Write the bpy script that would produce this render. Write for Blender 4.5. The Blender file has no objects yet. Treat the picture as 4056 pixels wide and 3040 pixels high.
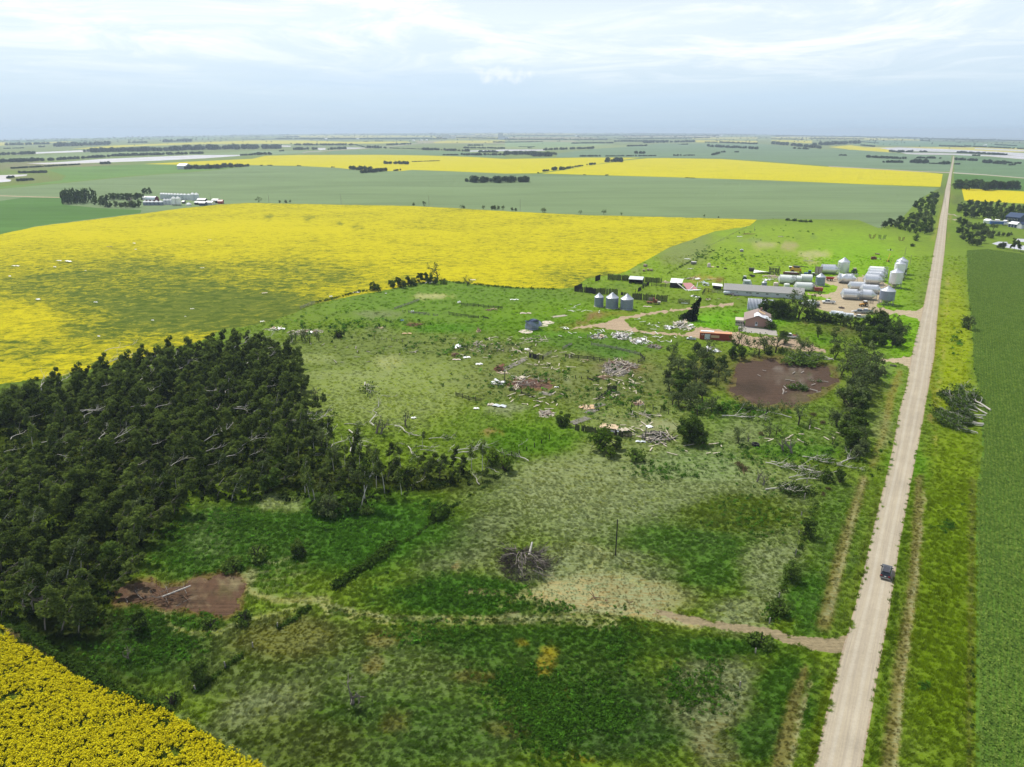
import bpy, math, random
import numpy as np
from mathutils import Vector, Matrix
from mathutils.geometry import delaunay_2d_cdt
random.seed(7); RNG = np.random.default_rng(7)
SC = bpy.context.scene; COL = SC.collection
R = math.radians
# ------------------------------------------------------------------ camera
CAM_H = 78.0; PITCH = R(19.65); FPX = 2812.0
cam = bpy.data.cameras.new('camera'); camo = bpy.data.objects.new('camera', cam); COL.objects.link(camo)
camo.location = (0, 0, CAM_H); camo.rotation_euler = (math.pi/2 - PITCH, 0, 0)
cam.sensor_width = 36; cam.lens = FPX/4056*36; cam.clip_start = 0.5; cam.clip_end = 120000
SC.camera = camo
# ------------------------------------------------------------------ world and sun
SUN_EL = R(56); SUN_AZ = math.atan2(-0.62, 0.78)          # azimuth measured from +Y towards +X
w = bpy.data.worlds.new('World'); SC.world = w; w.use_nodes = True
nt = w.node_tree; nt.nodes.clear(); N = nt.nodes.new; Lk = nt.links.new
out = N('ShaderNodeOutputWorld'); bg = N('ShaderNodeBackground'); bg.inputs['Strength'].default_value = 0.10
sky = N('ShaderNodeTexSky'); sky.sky_type = 'NISHITA'; sky.sun_disc = False
sky.sun_elevation = SUN_EL; sky.sun_rotation = SUN_AZ; sky.air_density = 1.0; sky.dust_density = 1.0
tc = N('ShaderNodeTexCoord'); sep = N('ShaderNodeSeparateXYZ'); Lk(tc.outputs['Generated'], sep.inputs[0])
def wm(op, a, b=None, c=None, clamp=False):
    n = N('ShaderNodeMath'); n.operation = op; n.use_clamp = clamp
    for i, v in enumerate((a, b, c)):
        if v is None: continue
        if isinstance(v, (int, float)): n.inputs[i].default_value = v
        else: Lk(v, n.inputs[i])
    return n.outputs[0]
zc = wm('MAXIMUM', sep.outputs['Z'], 0.0)
inv = wm('DIVIDE', 1.0, wm('ADD', zc, 0.035))
cx = wm('MULTIPLY', sep.outputs['X'], inv); cy = wm('MULTIPLY', sep.outputs['Y'], inv)
cmb = N('ShaderNodeCombineXYZ'); Lk(cx, cmb.inputs[0]); Lk(cy, cmb.inputs[1])
def wnoise(scale, detail, rough, dist=0.0, off=(0, 0, 0), stretch=(1, 1, 1)):
    mp = N('ShaderNodeMapping'); mp.inputs['Location'].default_value = off; mp.inputs['Scale'].default_value = stretch
    Lk(cmb.outputs[0], mp.inputs[0])
    n = N('ShaderNodeTexNoise'); n.inputs['Scale'].default_value = scale; n.inputs['Detail'].default_value = detail
    n.inputs['Roughness'].default_value = rough; n.inputs['Distortion'].default_value = dist
    Lk(mp.outputs[0], n.inputs['Vector']); return n.outputs['Fac']
n1 = wnoise(0.6, 9, 0.66, 0.9, (3.1, 1.7, 0), (1.0, 0.8, 1))
n2 = wnoise(0.16, 4, 0.5, 0.2, (9.0, 4.0, 2), (0.8, 1, 1))
ramp = N('ShaderNodeValToRGB'); cr = ramp.color_ramp; Lk(zc, ramp.inputs[0])
# cloud deck colour by height above the horizon (linear radiance / 0.10)
stops = [(0.0, (5.2, 7.1, 9.3)), (0.035, (5.9, 7.8, 9.9)), (0.08, (7.8, 9.2, 10.5)), (0.13, (9.4, 10.4, 11.1)), (0.35, (4.4, 5.0, 6.0)), (1.0, (2.2, 2.8, 3.9))]
while len(cr.elements) < len(stops): cr.elements.new(0.5)
for e, (p, c) in zip(cr.elements, stops): e.position = p; e.color = (*c, 1)
def wmix(fac, a, b):
    m = N('ShaderNodeMix'); m.data_type = 'RGBA'
    if isinstance(fac, (int, float)): m.inputs[0].default_value = fac
    else: Lk(fac, m.inputs[0])
    for i, v in ((6, a), (7, b)):
        if isinstance(v, tuple): m.inputs[i].default_value = (*v, 1)
        else: Lk(v, m.inputs[i])
    return m.outputs[2]
def mrange(v, a, b, c=0.0, d=1.0):
    n = N('ShaderNodeMapRange'); n.interpolation_type = 'SMOOTHSTEP'; Lk(v, n.inputs[0])
    for i, q in enumerate((a, b, c, d)): n.inputs[i+1].default_value = q
    return n.outputs[0]
base = wmix(0.78, sky.outputs[0], ramp.outputs[0])
hi = mrange(zc, 0.035, 0.13)
w1 = wm('MULTIPLY', mrange(n1, 0.40, 0.72), wm('ADD', wm('MULTIPLY', hi, 0.9), 0.03))
c1 = wmix(w1, base, (12.2, 12.1, 11.9))
w2 = wm('MULTIPLY', mrange(n2, 0.46, 0.66), wm('MULTIPLY', mrange(zc, 0.01, 0.07), 0.42))
c2 = wmix(w2, c1, (5.9, 7.6, 9.6))
# one small cumulus low above the horizon
az0, el0 = math.atan2(1985-2028, 2979.6), (516-310)/2979.6
ax = wm('ADD', wm('DIVIDE', sep.outputs['X'], sep.outputs['Y']), -math.tan(az0))
ez = wm('ADD', sep.outputs['Z'], -math.sin(el0)*0.97)
nz = N('ShaderNodeTexNoise'); nz.inputs['Scale'].default_value = 110; nz.inputs['Detail'].default_value = 7; Lk(tc.outputs['Generated'], nz.inputs['Vector'])
r2 = wm('ADD', wm('POWER', wm('ABSOLUTE', wm('DIVIDE', ax, 0.055)), 2.0), wm('POWER', wm('ABSOLUTE', wm('DIVIDE', ez, 0.0125)), 2.0))
cu = wm('MULTIPLY', mrange(wm('ADD', wm('SUBTRACT', 1.0, r2), wm('MULTIPLY', wm('SUBTRACT', nz.outputs['Fac'], 0.5), 3.2)), 0.0, 1.4), 0.42)
cu = wm('MULTIPLY', cu, mrange(sep.outputs['Y'], 0.5, 0.8))
c3 = wmix(cu, c2, (10.6, 10.8, 11.2))
Lk(c3, bg.inputs['Color']); Lk(bg.outputs[0], out.inputs['Surface'])
sun = bpy.data.lights.new('sun', 'SUN'); sun.energy = 5.0; sun.angle = R(0.6); sun.color = (1.0, 0.95, 0.86)
suno = bpy.data.objects.new('sun', sun); COL.objects.link(suno)
SDIR = Vector((math.sin(SUN_AZ)*math.cos(SUN_EL), math.cos(SUN_AZ)*math.cos(SUN_EL), math.sin(SUN_EL)))
suno.rotation_euler = SDIR.to_track_quat('Z', 'Y').to_euler(); suno.location = (0, 0, 300)
SC.view_settings.view_transform = 'Standard'; SC.view_settings.look = 'None'
SC.view_settings.exposure = 0.06; SC.view_settings.gamma = 1.0; SC.view_settings.use_curve_mapping = False
SC.cycles.max_bounces = 5; SC.cycles.diffuse_bounces = 2; SC.cycles.transparent_max_bounces = 4; SC.cycles.volume_bounces = 0

# ------------------------------------------------------------------ mapping between the photograph and the ground
ZM = dict(W=(0, 0, 1/1.83363), A=(0, 480, 2.212), B=(1000, 480, 2.212), C=(2000, 480, 2.212), D=(3056, 480, 2.212), E=(2200, 980, 3.16),
          F=(2800, 900, 2.4578), G=(1900, 1200, 2.7629), H=(2500, 1300, 1.8433), I=(0, 1200, 1.7015), J=(0, 1900, 1.4546), K=(1000, 1500, 1.7015),
          L=(1300, 2100, 1.7015), M=(2600, 1900, 1.4547), N=(2850, 1020, 5.5275), O=(3200, 980, 5.181), Q=(2740, 1180, 4.8087), R=(3150, 1180, 5.395),
          S=(3700, 750, 6.1404), T=(220, 740, 3.2529), U=(3400, 900, 10.0545), V=(3600, 1100, 2.3684), X=(1100, 1000, 2.0109), Y=(0, 900, 1.7015),
          Z=(2500, 1700, 2.4578), AA=(3400, 560, 3.372), P=(0, 0, 1.0))
def c(z, x, y):
    x0, y0, s = ZM[z]; return (x0 + x/s, y0 + y/s)
def cl(z, pts): return [c(z, *p) for p in pts]
CP, SP = math.cos(PITCH), math.sin(PITCH)
def relief(x, y):
    x = np.asarray(x, float); y = np.asarray(y, float)
    d = np.hypot(x, y)
    s = lambda a, b: np.clip((d-a)/(b-a), 0, 1)
    amp = 1.5*s(300, 700)*(1-s(1400, 2600))
    und = (np.sin(x/150+0.7)*np.cos(y/190+1.1) + 0.5*np.sin(x/67+y/95) + 0.35*np.sin(y/52-x/80))*amp*0.6
    ta = np.clip(np.abs(x)/np.maximum(y, 1)/0.72, 0, 1.4)
    return und - 250*ta**2*(np.minimum(d, 26000)/25000)**2*(y > 0)
def rayflat(px, py, z=0.0):
    px = np.asarray(px, float); py = np.asarray(py, float)
    b = (1520-py)/FPX
    dx = (px-2028)/FPX; dy = b*SP+CP; dz = b*CP-SP
    t = (z-CAM_H)/np.minimum(dz, -0.0029)
    return dx*t, dy*t
def G2(px, py):
    """photograph pixel -> ground point"""
    px = np.asarray(px, float); py = np.asarray(py, float)
    b = (1520-py)/FPX; dx = (px-2028)/FPX; dy = b*SP+CP; dz = b*CP-SP
    ts = np.concatenate([[60.0], 70*1.02**np.arange(300)])
    best = np.full(px.shape, np.nan); prev = np.ones(px.shape); pt = np.full(px.shape, 60.0)
    for t in ts:
        g = CAM_H+dz*t-relief(dx*t, dy*t)
        hit = np.isnan(best) & (g <= 0) & (t > 60)
        tt = pt+(t-pt)*prev/np.maximum(prev-g, 1e-9)
        best = np.where(hit, tt, best); prev = g; pt = np.full(px.shape, t)
    best = np.where(np.isnan(best) | (best > 24000), 24000, best)
    x = dx*best; y = dy*best
    return x, y, relief(x, y)
def g(px, py, dz=0.0):
    x, y, z = G2(np.array([px]), np.array([py])); return Vector((float(x[0]), float(y[0]), float(z[0])+dz))
def gz(z, x, y, dz=0.0): return g(*c(z, x, y), dz)
def hz(x, y): return float(relief(x, y))
def flatpix(x, y):
    x = np.asarray(x, float); y = np.asarray(y, float)
    dep = y*CP+CAM_H*SP; u = y*SP-CAM_H*CP
    return 2028+FPX*x/dep, 1520-FPX*u/dep
def mpp(p):
    """metres per photograph pixel at a ground point"""
    return (p.y*CP+(CAM_H-p.z)*SP)/FPX
HAZE_D = 0.95e-4
ALB = 0.66     # displayed colour -> albedo under this light
def srgb(*c):
    return tuple(ALB*((v/255)/12.92 if v/255 <= 0.04045 else ((v/255+0.055)/1.055)**2.4) for v in c)
# ------------------------------------------------------------------ materials
MATS = {}
def newmat(name):
    m = bpy.data.materials.new(name); m.use_nodes = True; MATS[name] = m
    return m, m.node_tree, m.node_tree.nodes['Principled BSDF']
class NT:
    def __init__(s, nt): s.nt = nt
    def n(s, t, **k):
        n = s.nt.nodes.new(t)
        for a, b in k.items(): setattr(n, a, b)
        return n
    def l(s, a, b): s.nt.links.new(a, b)
    def put(s, sock, v):
        if isinstance(v, (int, float)): sock.default_value = v
        elif isinstance(v, tuple): sock.default_value = (*v, 1) if len(v) == 3 and len(sock.default_value) == 4 else v
        else: s.l(v, sock)
    def math(s, op, a, b=0.0, c=0.0, clamp=False):
        n = s.n('ShaderNodeMath', operation=op, use_clamp=clamp)
        for i, v in enumerate((a, b, c)): s.put(n.inputs[i], v)
        return n.outputs[0]
    def mix(s, f, a, b, blend='MIX'):
        n = s.n('ShaderNodeMix', data_type='RGBA', blend_type=blend); s.put(n.inputs[0], f); s.put(n.inputs[6], a); s.put(n.inputs[7], b); return n.outputs[2]
    def mr(s, v, a, b, c=0.0, d=1.0):
        n = s.n('ShaderNodeMapRange', interpolation_type='SMOOTHSTEP'); s.l(v, n.inputs[0])
        for i, q in enumerate((a, b, c, d)): n.inputs[i+1].default_value = q
        return n.outputs[0]
    def pos(s): return s.n('ShaderNodeNewGeometry').outputs['Position']
    def map(s, v, scale=(1, 1, 1), rot=(0, 0, 0), loc=(0, 0, 0)):
        n = s.n('ShaderNodeMapping'); s.l(v, n.inputs[0]); n.inputs['Scale'].default_value = scale; n.inputs['Rotation'].default_value = rot; n.inputs['Location'].default_value = loc
        return n.outputs[0]
    def noise(s, v, scale, detail=4, rough=0.55, dist=0.0):
        n = s.n('ShaderNodeTexNoise'); s.l(v, n.inputs['Vector'])
        for k, q in (('Scale', scale), ('Detail', detail), ('Roughness', rough), ('Distortion', dist)): n.inputs[k].default_value = q
        return n.outputs['Fac']
    def bump(s, h, strength, dist=1.0):
        n = s.n('ShaderNodeBump'); s.l(h, n.inputs['Height']); n.inputs['Strength'].default_value = strength; n.inputs['Distance'].default_value = dist
        return n.outputs[0]
    def attr(s, name, typ='GEOMETRY'):
        n = s.n('ShaderNodeAttribute', attribute_name=name, attribute_type=typ); return n
def simple(name, rgb, rough=0.7, metal=0.0, var=0.25, scale=1.5, dirt=None, spec=0.3, dirtamt=0.4):
    m, nt, b = newmat(name); t = NT(nt)
    p = t.n('ShaderNodeTexCoord').outputs['Object']
    n = t.noise(p, scale, 5, 0.65)
    v = t.math('ADD', t.math('MULTIPLY', n, 2*var), 1-var)
    col = t.mix(1.0, rgb, v, 'MULTIPLY')
    if dirt:
        n2 = t.noise(p, scale*2.7, 6, 0.7, 0.5); col = t.mix(t.mr(n2, 0.62-dirtamt*0.3, 0.72, 0, min(1, dirtamt*1.6)), col, dirt)
    t.put(b.inputs['Base Color'], col)
    b.inputs['Roughness'].default_value = rough; b.inputs['Metallic'].default_value = metal; b.inputs['Specular IOR Level'].default_value = spec
    return m
# ------------------------------------------------------------------ objects
def tag(o, label=None, cat=None, group=None, kind=None):
    if label: o['label'] = label
    if cat: o['category'] = cat
    if group: o['group'] = group
    if kind: o['kind'] = kind
    return o
class MB:
    def __init__(s): s.v = []; s.f = []
    def add(s, vs, fs):
        k = len(s.v); s.v.extend(tuple(map(float, q)) for q in vs); s.f.extend(tuple(i+k for i in f) for f in fs); return s
    def box(s, c, size, rz=0.0, M=None):
        hx, hy, hz_ = size[0]/2, size[1]/2, size[2]/2
        vs = [Vector((a*hx, b*hy, d*hz_)) for d in (-1, 1) for a, b in ((-1, -1), (1, -1), (1, 1), (-1, 1))]
        m = M if M is not None else Matrix.Rotation(rz, 3, 'Z')
        vs = [m @ q + Vector(c) for q in vs]
        return s.add(vs, [(3, 2, 1, 0), (4, 5, 6, 7), (0, 1, 5, 4), (1, 2, 6, 5), (2, 3, 7, 6), (3, 0, 4, 7)])
    def beam(s, a, b, wd, ht=None):
        a = Vector(a); b = Vector(b); d = b-a; L = d.length
        if L < 1e-6: return s
        q = d.to_track_quat('X', 'Z').to_matrix()
        return s.box((a+b)/2, (L, wd, ht or wd), M=q)
    def tube(s, pts, rad, n=6, cap=True):
        pts = [Vector(p) for p in pts]; k = len(s.v); rings = []
        for i, p in enumerate(pts):
            d = (pts[min(i+1, len(pts)-1)]-pts[max(i-1, 0)]).normalized() if len(pts) > 1 else Vector((0, 0, 1))
            up = Vector((0, 0, 1)) if abs(d.z) < 0.9 else Vector((1, 0, 0))
            e1 = d.cross(up).normalized(); e2 = d.cross(e1)
            r = rad[i] if isinstance(rad, (list, tuple)) else rad
            for j in range(n):
                a = 2*math.pi*j/n; s.v.append(tuple(p+(e1*math.cos(a)+e2*math.sin(a))*r))
        for i in range(len(pts)-1):
            for j in range(n):
                a = k+i*n+j; b = k+i*n+(j+1) % n; s.f.append((a, b, b+n, a+n))
        if cap:
            s.f.append(tuple(k+j for j in range(n))[::-1]); s.f.append(tuple(k+(len(pts)-1)*n+j for j in range(n)))
        return s
    def lathe(s, prof, n=28, cap0=False, cap1=False):
        """profile of (radius, z) about the z axis"""
        k = len(s.v)
        for r, z in prof:
            for j in range(n):
                a = 2*math.pi*j/n; s.v.append((r*math.cos(a), r*math.sin(a), z))
        for i in range(len(prof)-1):
            for j in range(n):
                a = k+i*n+j; b = k+i*n+(j+1) % n; s.f.append((a, b, b+n, a+n))
        if cap0: s.f.append(tuple(k+j for j in range(n))[::-1])
        if cap1: s.f.append(tuple(k+(len(prof)-1)*n+j for j in range(n)))
        return s
    def prism(s, prof, y0, y1):
        """profile in x,z extruded along y"""
        n = len(prof); vs = [(x, y0, z) for x, z in prof]+[(x, y1, z) for x, z in prof]
        fs = [(i, (i+1) % n, n+(i+1) % n, n+i) for i in range(n)]+[tuple(range(n))[::-1], tuple(range(n, 2*n))]
        return s.add(vs, fs)
    def xf(s, M):
        s.v = [tuple(M @ Vector(q)) for q in s.v]; return s
    def mesh(s, name):
        me = bpy.data.meshes.new(name); me.from_pydata(s.v, [], s.f); me.update(); return me
def obj(name, mb, mat, parent=None, smooth=False, loc=None):
    me = mb if isinstance(mb, bpy.types.Mesh) else mb.mesh(name)
    if mat is not None and len(me.materials) == 0: me.materials.append(MATS[mat] if isinstance(mat, str) else mat)
    if smooth: me.shade_smooth()
    o = bpy.data.objects.new(name, me); COL.objects.link(o)
    if parent: o.parent = parent
    if loc is not None: o.location = loc
    return o
def thing(name, label, cat, loc, rz=0.0, group=None, rot=None, scale=None):
    o = bpy.data.objects.new(name, None); COL.objects.link(o); o.empty_display_size = 0.3
    o.location = loc; o.rotation_euler = rot if rot else (0, 0, rz)
    if scale: o.scale = (scale,)*3 if isinstance(scale, (int, float)) else scale
    return tag(o, label, cat, group)
def heading(a, b):
    """ground heading between two photograph points"""
    p, q = g(*a), g(*b); return math.atan2(q.y-p.y, q.x-p.x)
# ------------------------------------------------------------------ ground materials
def ground_mat(name, pale, streak_rot=0.5, fine=1.0, contrast=0.30, bumpy=0.5, dark=(0.02, 0.045, 0.01)):
    m, nt, b = newmat(name); t = NT(nt); p = t.pos()
    a = t.attr('col'); base = a.outputs['Color']; al = a.outputs['Alpha']
    big = t.noise(p, 0.035, 5, 0.6, 0.3)
    mid = t.noise(t.map(p, (1, 0.7, 1), (0, 0, 0.4)), 0.28*fine, 5, 0.62, 0.6)
    fin = t.noise(p, 1.7*fine, 4, 0.7)
    st = t.noise(t.map(p, (0.5, 1.9, 1), (0, 0, streak_rot)), 0.6*fine, 5, 0.7, 1.4)
    v = t.math('ADD', t.math('ADD', t.math('MULTIPLY', t.math('SUBTRACT', big, 0.5), 1.3*contrast), t.math('MULTIPLY', t.math('SUBTRACT', mid, 0.5), 2.0*contrast)),
               t.math('MULTIPLY', t.math('SUBTRACT', fin, 0.5), 1.7*contrast))
    col = t.mix(1.0, base, t.math('MAXIMUM', t.math('ADD', 1.0, v), 0.25), 'MULTIPLY')
    # dark tufts
    col = t.mix(t.math('MULTIPLY', t.mr(mid, 0.50, 0.33), 0.45*contrast), col, dark)
    # pale flattened straw, streaked by the wind
    pl = t.math('MULTIPLY', al, t.math('ADD', t.mr(st, 0.36, 0.60, 0.1, 1.0), 0.0))
    pc = t.mix(t.mr(fin, 0.3, 0.7), pale, tuple(q*0.72 for q in pale))
    col = t.mix(t.math('MULTIPLY', pl, 0.95, clamp=True), col, pc)
    t.put(b.inputs['Base Color'], col); b.inputs['Roughness'].default_value = 0.95; b.inputs['Specular IOR Level'].default_value = 0.1
    h = t.math('ADD', t.math('MULTIPLY', mid, 0.6), t.math('ADD', t.math('MULTIPLY', fin, 0.25), t.math('MULTIPLY', st, 0.3)))
    t.l(t.bump(h, bumpy, 1.0), b.inputs['Normal'])
    return m
ground_mat('grass_mat', srgb(165, 178, 130), bumpy=0.5)
def soil_mat(name, wet):
    m, nt, b = newmat(name); t = NT(nt); p = t.pos(); a = t.attr('col')
    f = t.noise(t.map(p, (1, 1, 1)), 1.2, 6, 0.7, 0.4); r = t.noise(t.map(p, (0.12, 2.2, 1), (0, 0, wet)), 0.8, 4, 0.6, 0.3)
    v = t.math('ADD', t.math('MULTIPLY', f, 1.3), t.math('ADD', t.math('MULTIPLY', r, 1.1), -0.2))
    t.put(b.inputs['Base Color'], t.mix(1.0, a.outputs['Color'], v, 'MULTIPLY')); b.inputs['Roughness'].default_value = 0.95
    b.inputs['Specular IOR Level'].default_value = 0.1
    t.l(t.bump(t.math('ADD', f, r), 0.6, 0.3), b.inputs['Normal']); return m
soil_mat('soil_mat', 0.1); soil_mat('dirt_mat', 0.9)
def gravel_mat():
    m, nt, b = newmat('gravel_mat'); t = NT(nt); p = t.pos(); a = t.attr('uvr').outputs['Vector']
    s = t.n('ShaderNodeSeparateXYZ'); t.l(a, s.inputs[0])
    # across (x, 0..1) and along (y, metres) the road
    cb = t.n('ShaderNodeCombineXYZ'); t.l(t.math('MULTIPLY', s.outputs[0], 26.0), cb.inputs[0]); t.l(t.math('MULTIPLY', s.outputs[1], 0.11), cb.inputs[1])
    lanes = t.noise(cb.outputs[0], 0.8, 5, 0.6, 0.7)
    trk = t.math('ABSOLUTE', t.math('SUBTRACT', t.math('ABSOLUTE', t.math('SUBTRACT', s.outputs[0], 0.5)), 0.17))
    track = t.mr(trk, 0.085, 0.02)
    f = t.noise(p, 2.4, 6, 0.75); big = t.noise(p, 0.16, 5, 0.65)
    col = t.mix(t.mr(lanes, 0.35, 0.65), srgb(196, 184, 160), srgb(182, 171, 152))
    col = t.mix(t.math('MULTIPLY', track, t.mr(lanes, 0.3, 0.6, 0.25, 0.7)), col, srgb(206, 197, 178))
    edge = t.mr(t.math('ABSOLUTE', t.math('SUBTRACT', s.outputs[0], 0.5)), 0.42, 0.5)
    col = t.mix(t.math('MULTIPLY', edge, t.mr(f, 0.4, 0.6)), col, srgb(168, 142, 112))
    col = t.mix(1.0, col, t.math('ADD', t.math('MULTIPLY', f, 0.5), t.math('ADD', t.math('MULTIPLY', big, 0.5), 0.48)), 'MULTIPLY')
    t.put(b.inputs['Base Color'], col); b.inputs['Roughness'].default_value = 0.9; b.inputs['Specular IOR Level'].default_value = 0.15
    t.l(t.bump(f, 0.25, 0.15), b.inputs['Normal'])
gravel_mat()
def canola_mat():
    m, nt, b = newmat('canola_mat'); t = NT(nt); p = t.pos(); a = t.attr('col'); al = a.outputs['Alpha']
    big = t.noise(t.map(p, (0.7, 1.0, 1), (0, 0, -0.15)), 0.02, 5, 0.62, 0.8)
    st = t.noise(t.map(p, (0.8, 1.1, 1), (0, 0, 0.3)), 0.22, 6, 0.72, 0.9)
    fin = t.noise(p, 1.1, 4, 0.7)
    d = t.math('ADD', t.math('ADD', al, t.math('MULTIPLY', t.math('SUBTRACT', big, 0.5), 0.9)), t.math('ADD', t.math('MULTIPLY', t.math('SUBTRACT', st, 0.5), 2.2), t.math('MULTIPLY', t.math('SUBTRACT', fin, 0.5), 0.9)))
    fac = t.mr(d, 0.15, 1.0)
    grn = t.mix(t.mr(st, 0.4, 0.65), srgb(84, 104, 22), srgb(126, 136, 46))
    col = t.mix(fac, grn, a.outputs['Color'])
    col = t.mix(1.0, col, t.math('ADD', t.math('MULTIPLY', fin, 0.5), 0.75), 'MULTIPLY')
    t.put(b.inputs['Base Color'], col); b.inputs['Roughness'].default_value = 0.95; b.inputs['Specular IOR Level'].default_value = 0.05
    t.l(t.bump(t.math('ADD', st, t.math('MULTIPLY', fin, 0.3)), 0.55, 1.0), b.inputs['Normal'])
canola_mat()
def crop_mat():
    m, nt, b = newmat('crop_mat'); t = NT(nt); p = t.pos(); a = t.attr('col')
    big = t.noise(t.map(p, (0.35, 1.4, 1), (0, 0, -0.1)), 0.008, 6, 0.6, 0.8)
    st = t.noise(t.map(p, (0.15, 1.5, 1), (0, 0, 0.1)), 0.06, 5, 0.62, 0.5)
    fin = t.noise(p, 0.8, 3, 0.7)
    v = t.math('ADD', t.math('MULTIPLY', big, 0.75), t.math('ADD', t.math('MULTIPLY', st, 0.42), t.math('MULTIPLY', fin, 0.35)))
    t.put(b.inputs['Base Color'], t.mix(1.0, a.outputs['Color'], t.math('ADD', v, 0.24), 'MULTIPLY')); b.inputs['Roughness'].default_value = 0.95
    b.inputs['Specular IOR Level'].default_value = 0.05
    t.l(t.bump(t.math('ADD', t.math('MULTIPLY', big, 4.0), st), 0.35, 2.0), b.inputs['Normal'])
crop_mat()
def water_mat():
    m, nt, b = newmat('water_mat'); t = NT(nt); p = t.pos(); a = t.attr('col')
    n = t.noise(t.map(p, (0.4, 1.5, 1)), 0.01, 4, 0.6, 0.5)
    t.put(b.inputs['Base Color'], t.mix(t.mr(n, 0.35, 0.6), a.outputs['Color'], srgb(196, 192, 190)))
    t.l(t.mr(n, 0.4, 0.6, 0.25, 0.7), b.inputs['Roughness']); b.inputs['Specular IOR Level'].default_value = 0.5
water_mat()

# ------------------------------------------------------------------ regions of the ground, traced from the photograph: (name, material, colour, alpha, polygon, object key)
LEFT, RIGHT = -1600, 5700
REG = []
def reg(name, mat, rgb, alpha, poly, key=None, label=None): REG.append(dict(name=name, mat=mat, rgb=srgb(*rgb), a=alpha, poly=poly, key=key or name+str(len(REG))))
YEL = (212, 200, 8)
rq_ = np.random.default_rng(12)
for v0, v1, n_ in ((530, 536, 16), (536, 545, 16), (545, 558, 14), (558, 576, 12), (576, 604, 9)):
    x_ = -900+rq_.uniform(0, 300)
    while x_ < 4800:
        w_ = rq_.uniform(.6, 1.5)*5600/n_; sg = 26*((x_+w_/2-2028)/2028)**2*math.exp(-(v0-524)/60); t_ = rq_.uniform(.3, .8)*(v1-v0); sl = rq_.uniform(-2, 2)
        if rq_.uniform() < .75:
            col = [(130, 156, 108), (150, 164, 110), (108, 136, 92), (120, 134, 104), (166, 160, 122), (206, 198, 96), (96, 118, 88)][int(rq_.integers(0, 7))]
            REG.append(dict(name='canola_field' if col[0] > 200 else 'crop_field', mat='crop_mat', rgb=srgb(*col), a=0, key='far%d' % len(REG), poly=[(x_, v0+sg), (x_+w_*.96, v0+sg+sl*.2), (x_+w_*.96+40, v0+sg+t_+sl*.2), (x_+20, v0+sg+t_)]))
        x_ += w_
# the middle fields (pale green cereal) and the greens behind them
reg('crop_field', 'crop_mat', (128, 150, 104), 0, [(LEFT, 960)]+cl('A', [(0, 929+90), (300, 929), (640, 885), (1000, 840), (1260, 810), (1600, 765), (1900, 735)])+cl('B', [(0, 718), (800, 735), (1400, 745)])
    + cl('C', [(0, 790), (700, 825), (1700, 850)])+[(3000, 871), (3060, 868), (3400, 872), (3480, 905), (3560, 880), (3640, 790), (3722, 745)]
    + cl('D', [(900, 560), (0, 522)])+cl('C', [(1500, 495), (300, 465), (0, 462)])+cl('B', [(1700, 440), (1400, 430), (1200, 440), (950, 435), (750, 412), (400, 395), (0, 388)])
    + cl('A', [(1960, 425), (1600, 455), (1100, 490), (600, 540), (0, 595)])+[(LEFT, 830)])
reg('crop_field', 'crop_mat', (112, 148, 74), 0, [(LEFT, 825)]+cl('A', [(0, 590), (600, 535), (1100, 485), (1600, 450), (1960, 420), (2180, 390), (1600, 388), (1260, 380), (900, 392), (560, 410), (420, 430), (580, 480), (540, 520), (200, 560), (0, 575)])+[(LEFT, 815)])
reg('crop_field', 'crop_mat', (92, 132, 62), 0, [(LEFT, 955)]+cl('A', [(0, 1010), (300, 925), (640, 880), (1000, 835), (1230, 808), (1240, 780), (900, 765), (560, 735), (545, 672), (200, 672), (0, 700)])+[(LEFT, 830)])
reg('crop_field', 'crop_mat', (122, 146, 112), 0, cl('C', [(450, 318), (450, 285), (780, 245), (1050, 228), (1360, 198), (2212, 200)])+cl('D', [(0, 210), (430, 248), (700, 252), (1030, 275), (1180, 292), (1500, 298), (1575, 300), (1568, 440), (1480, 443), (1000, 418), (500, 395), (0, 358)])+cl('C', [(2212, 345), (1900, 330), (1400, 322), (1180, 318)]))
reg('crop_field', 'crop_mat', (112, 140, 100), 0, cl('D', [(1605, 300), (1900, 315), (2212, 340)])+[(RIGHT, 700), (RIGHT, 800)]+cl('D', [(2212, 500), (1900, 470), (1600, 452)]))
reg('crop_field', 'crop_mat', (92, 130, 62), 0, cl('D', [(1600, 460), (1900, 480), (2212, 508)])+[(RIGHT, 810), (RIGHT, 860)]+cl('D', [(2212, 612), (1960, 600), (1700, 580), (1600, 570)]))
reg('crop_field', 'crop_mat', (120, 146, 104), 0, cl('B', [(640, 288), (700, 262), (1100, 252), (1500, 258), (1830, 268), (2212, 310), (2212, 318), (1600, 300), (1100, 292)]))
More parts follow.
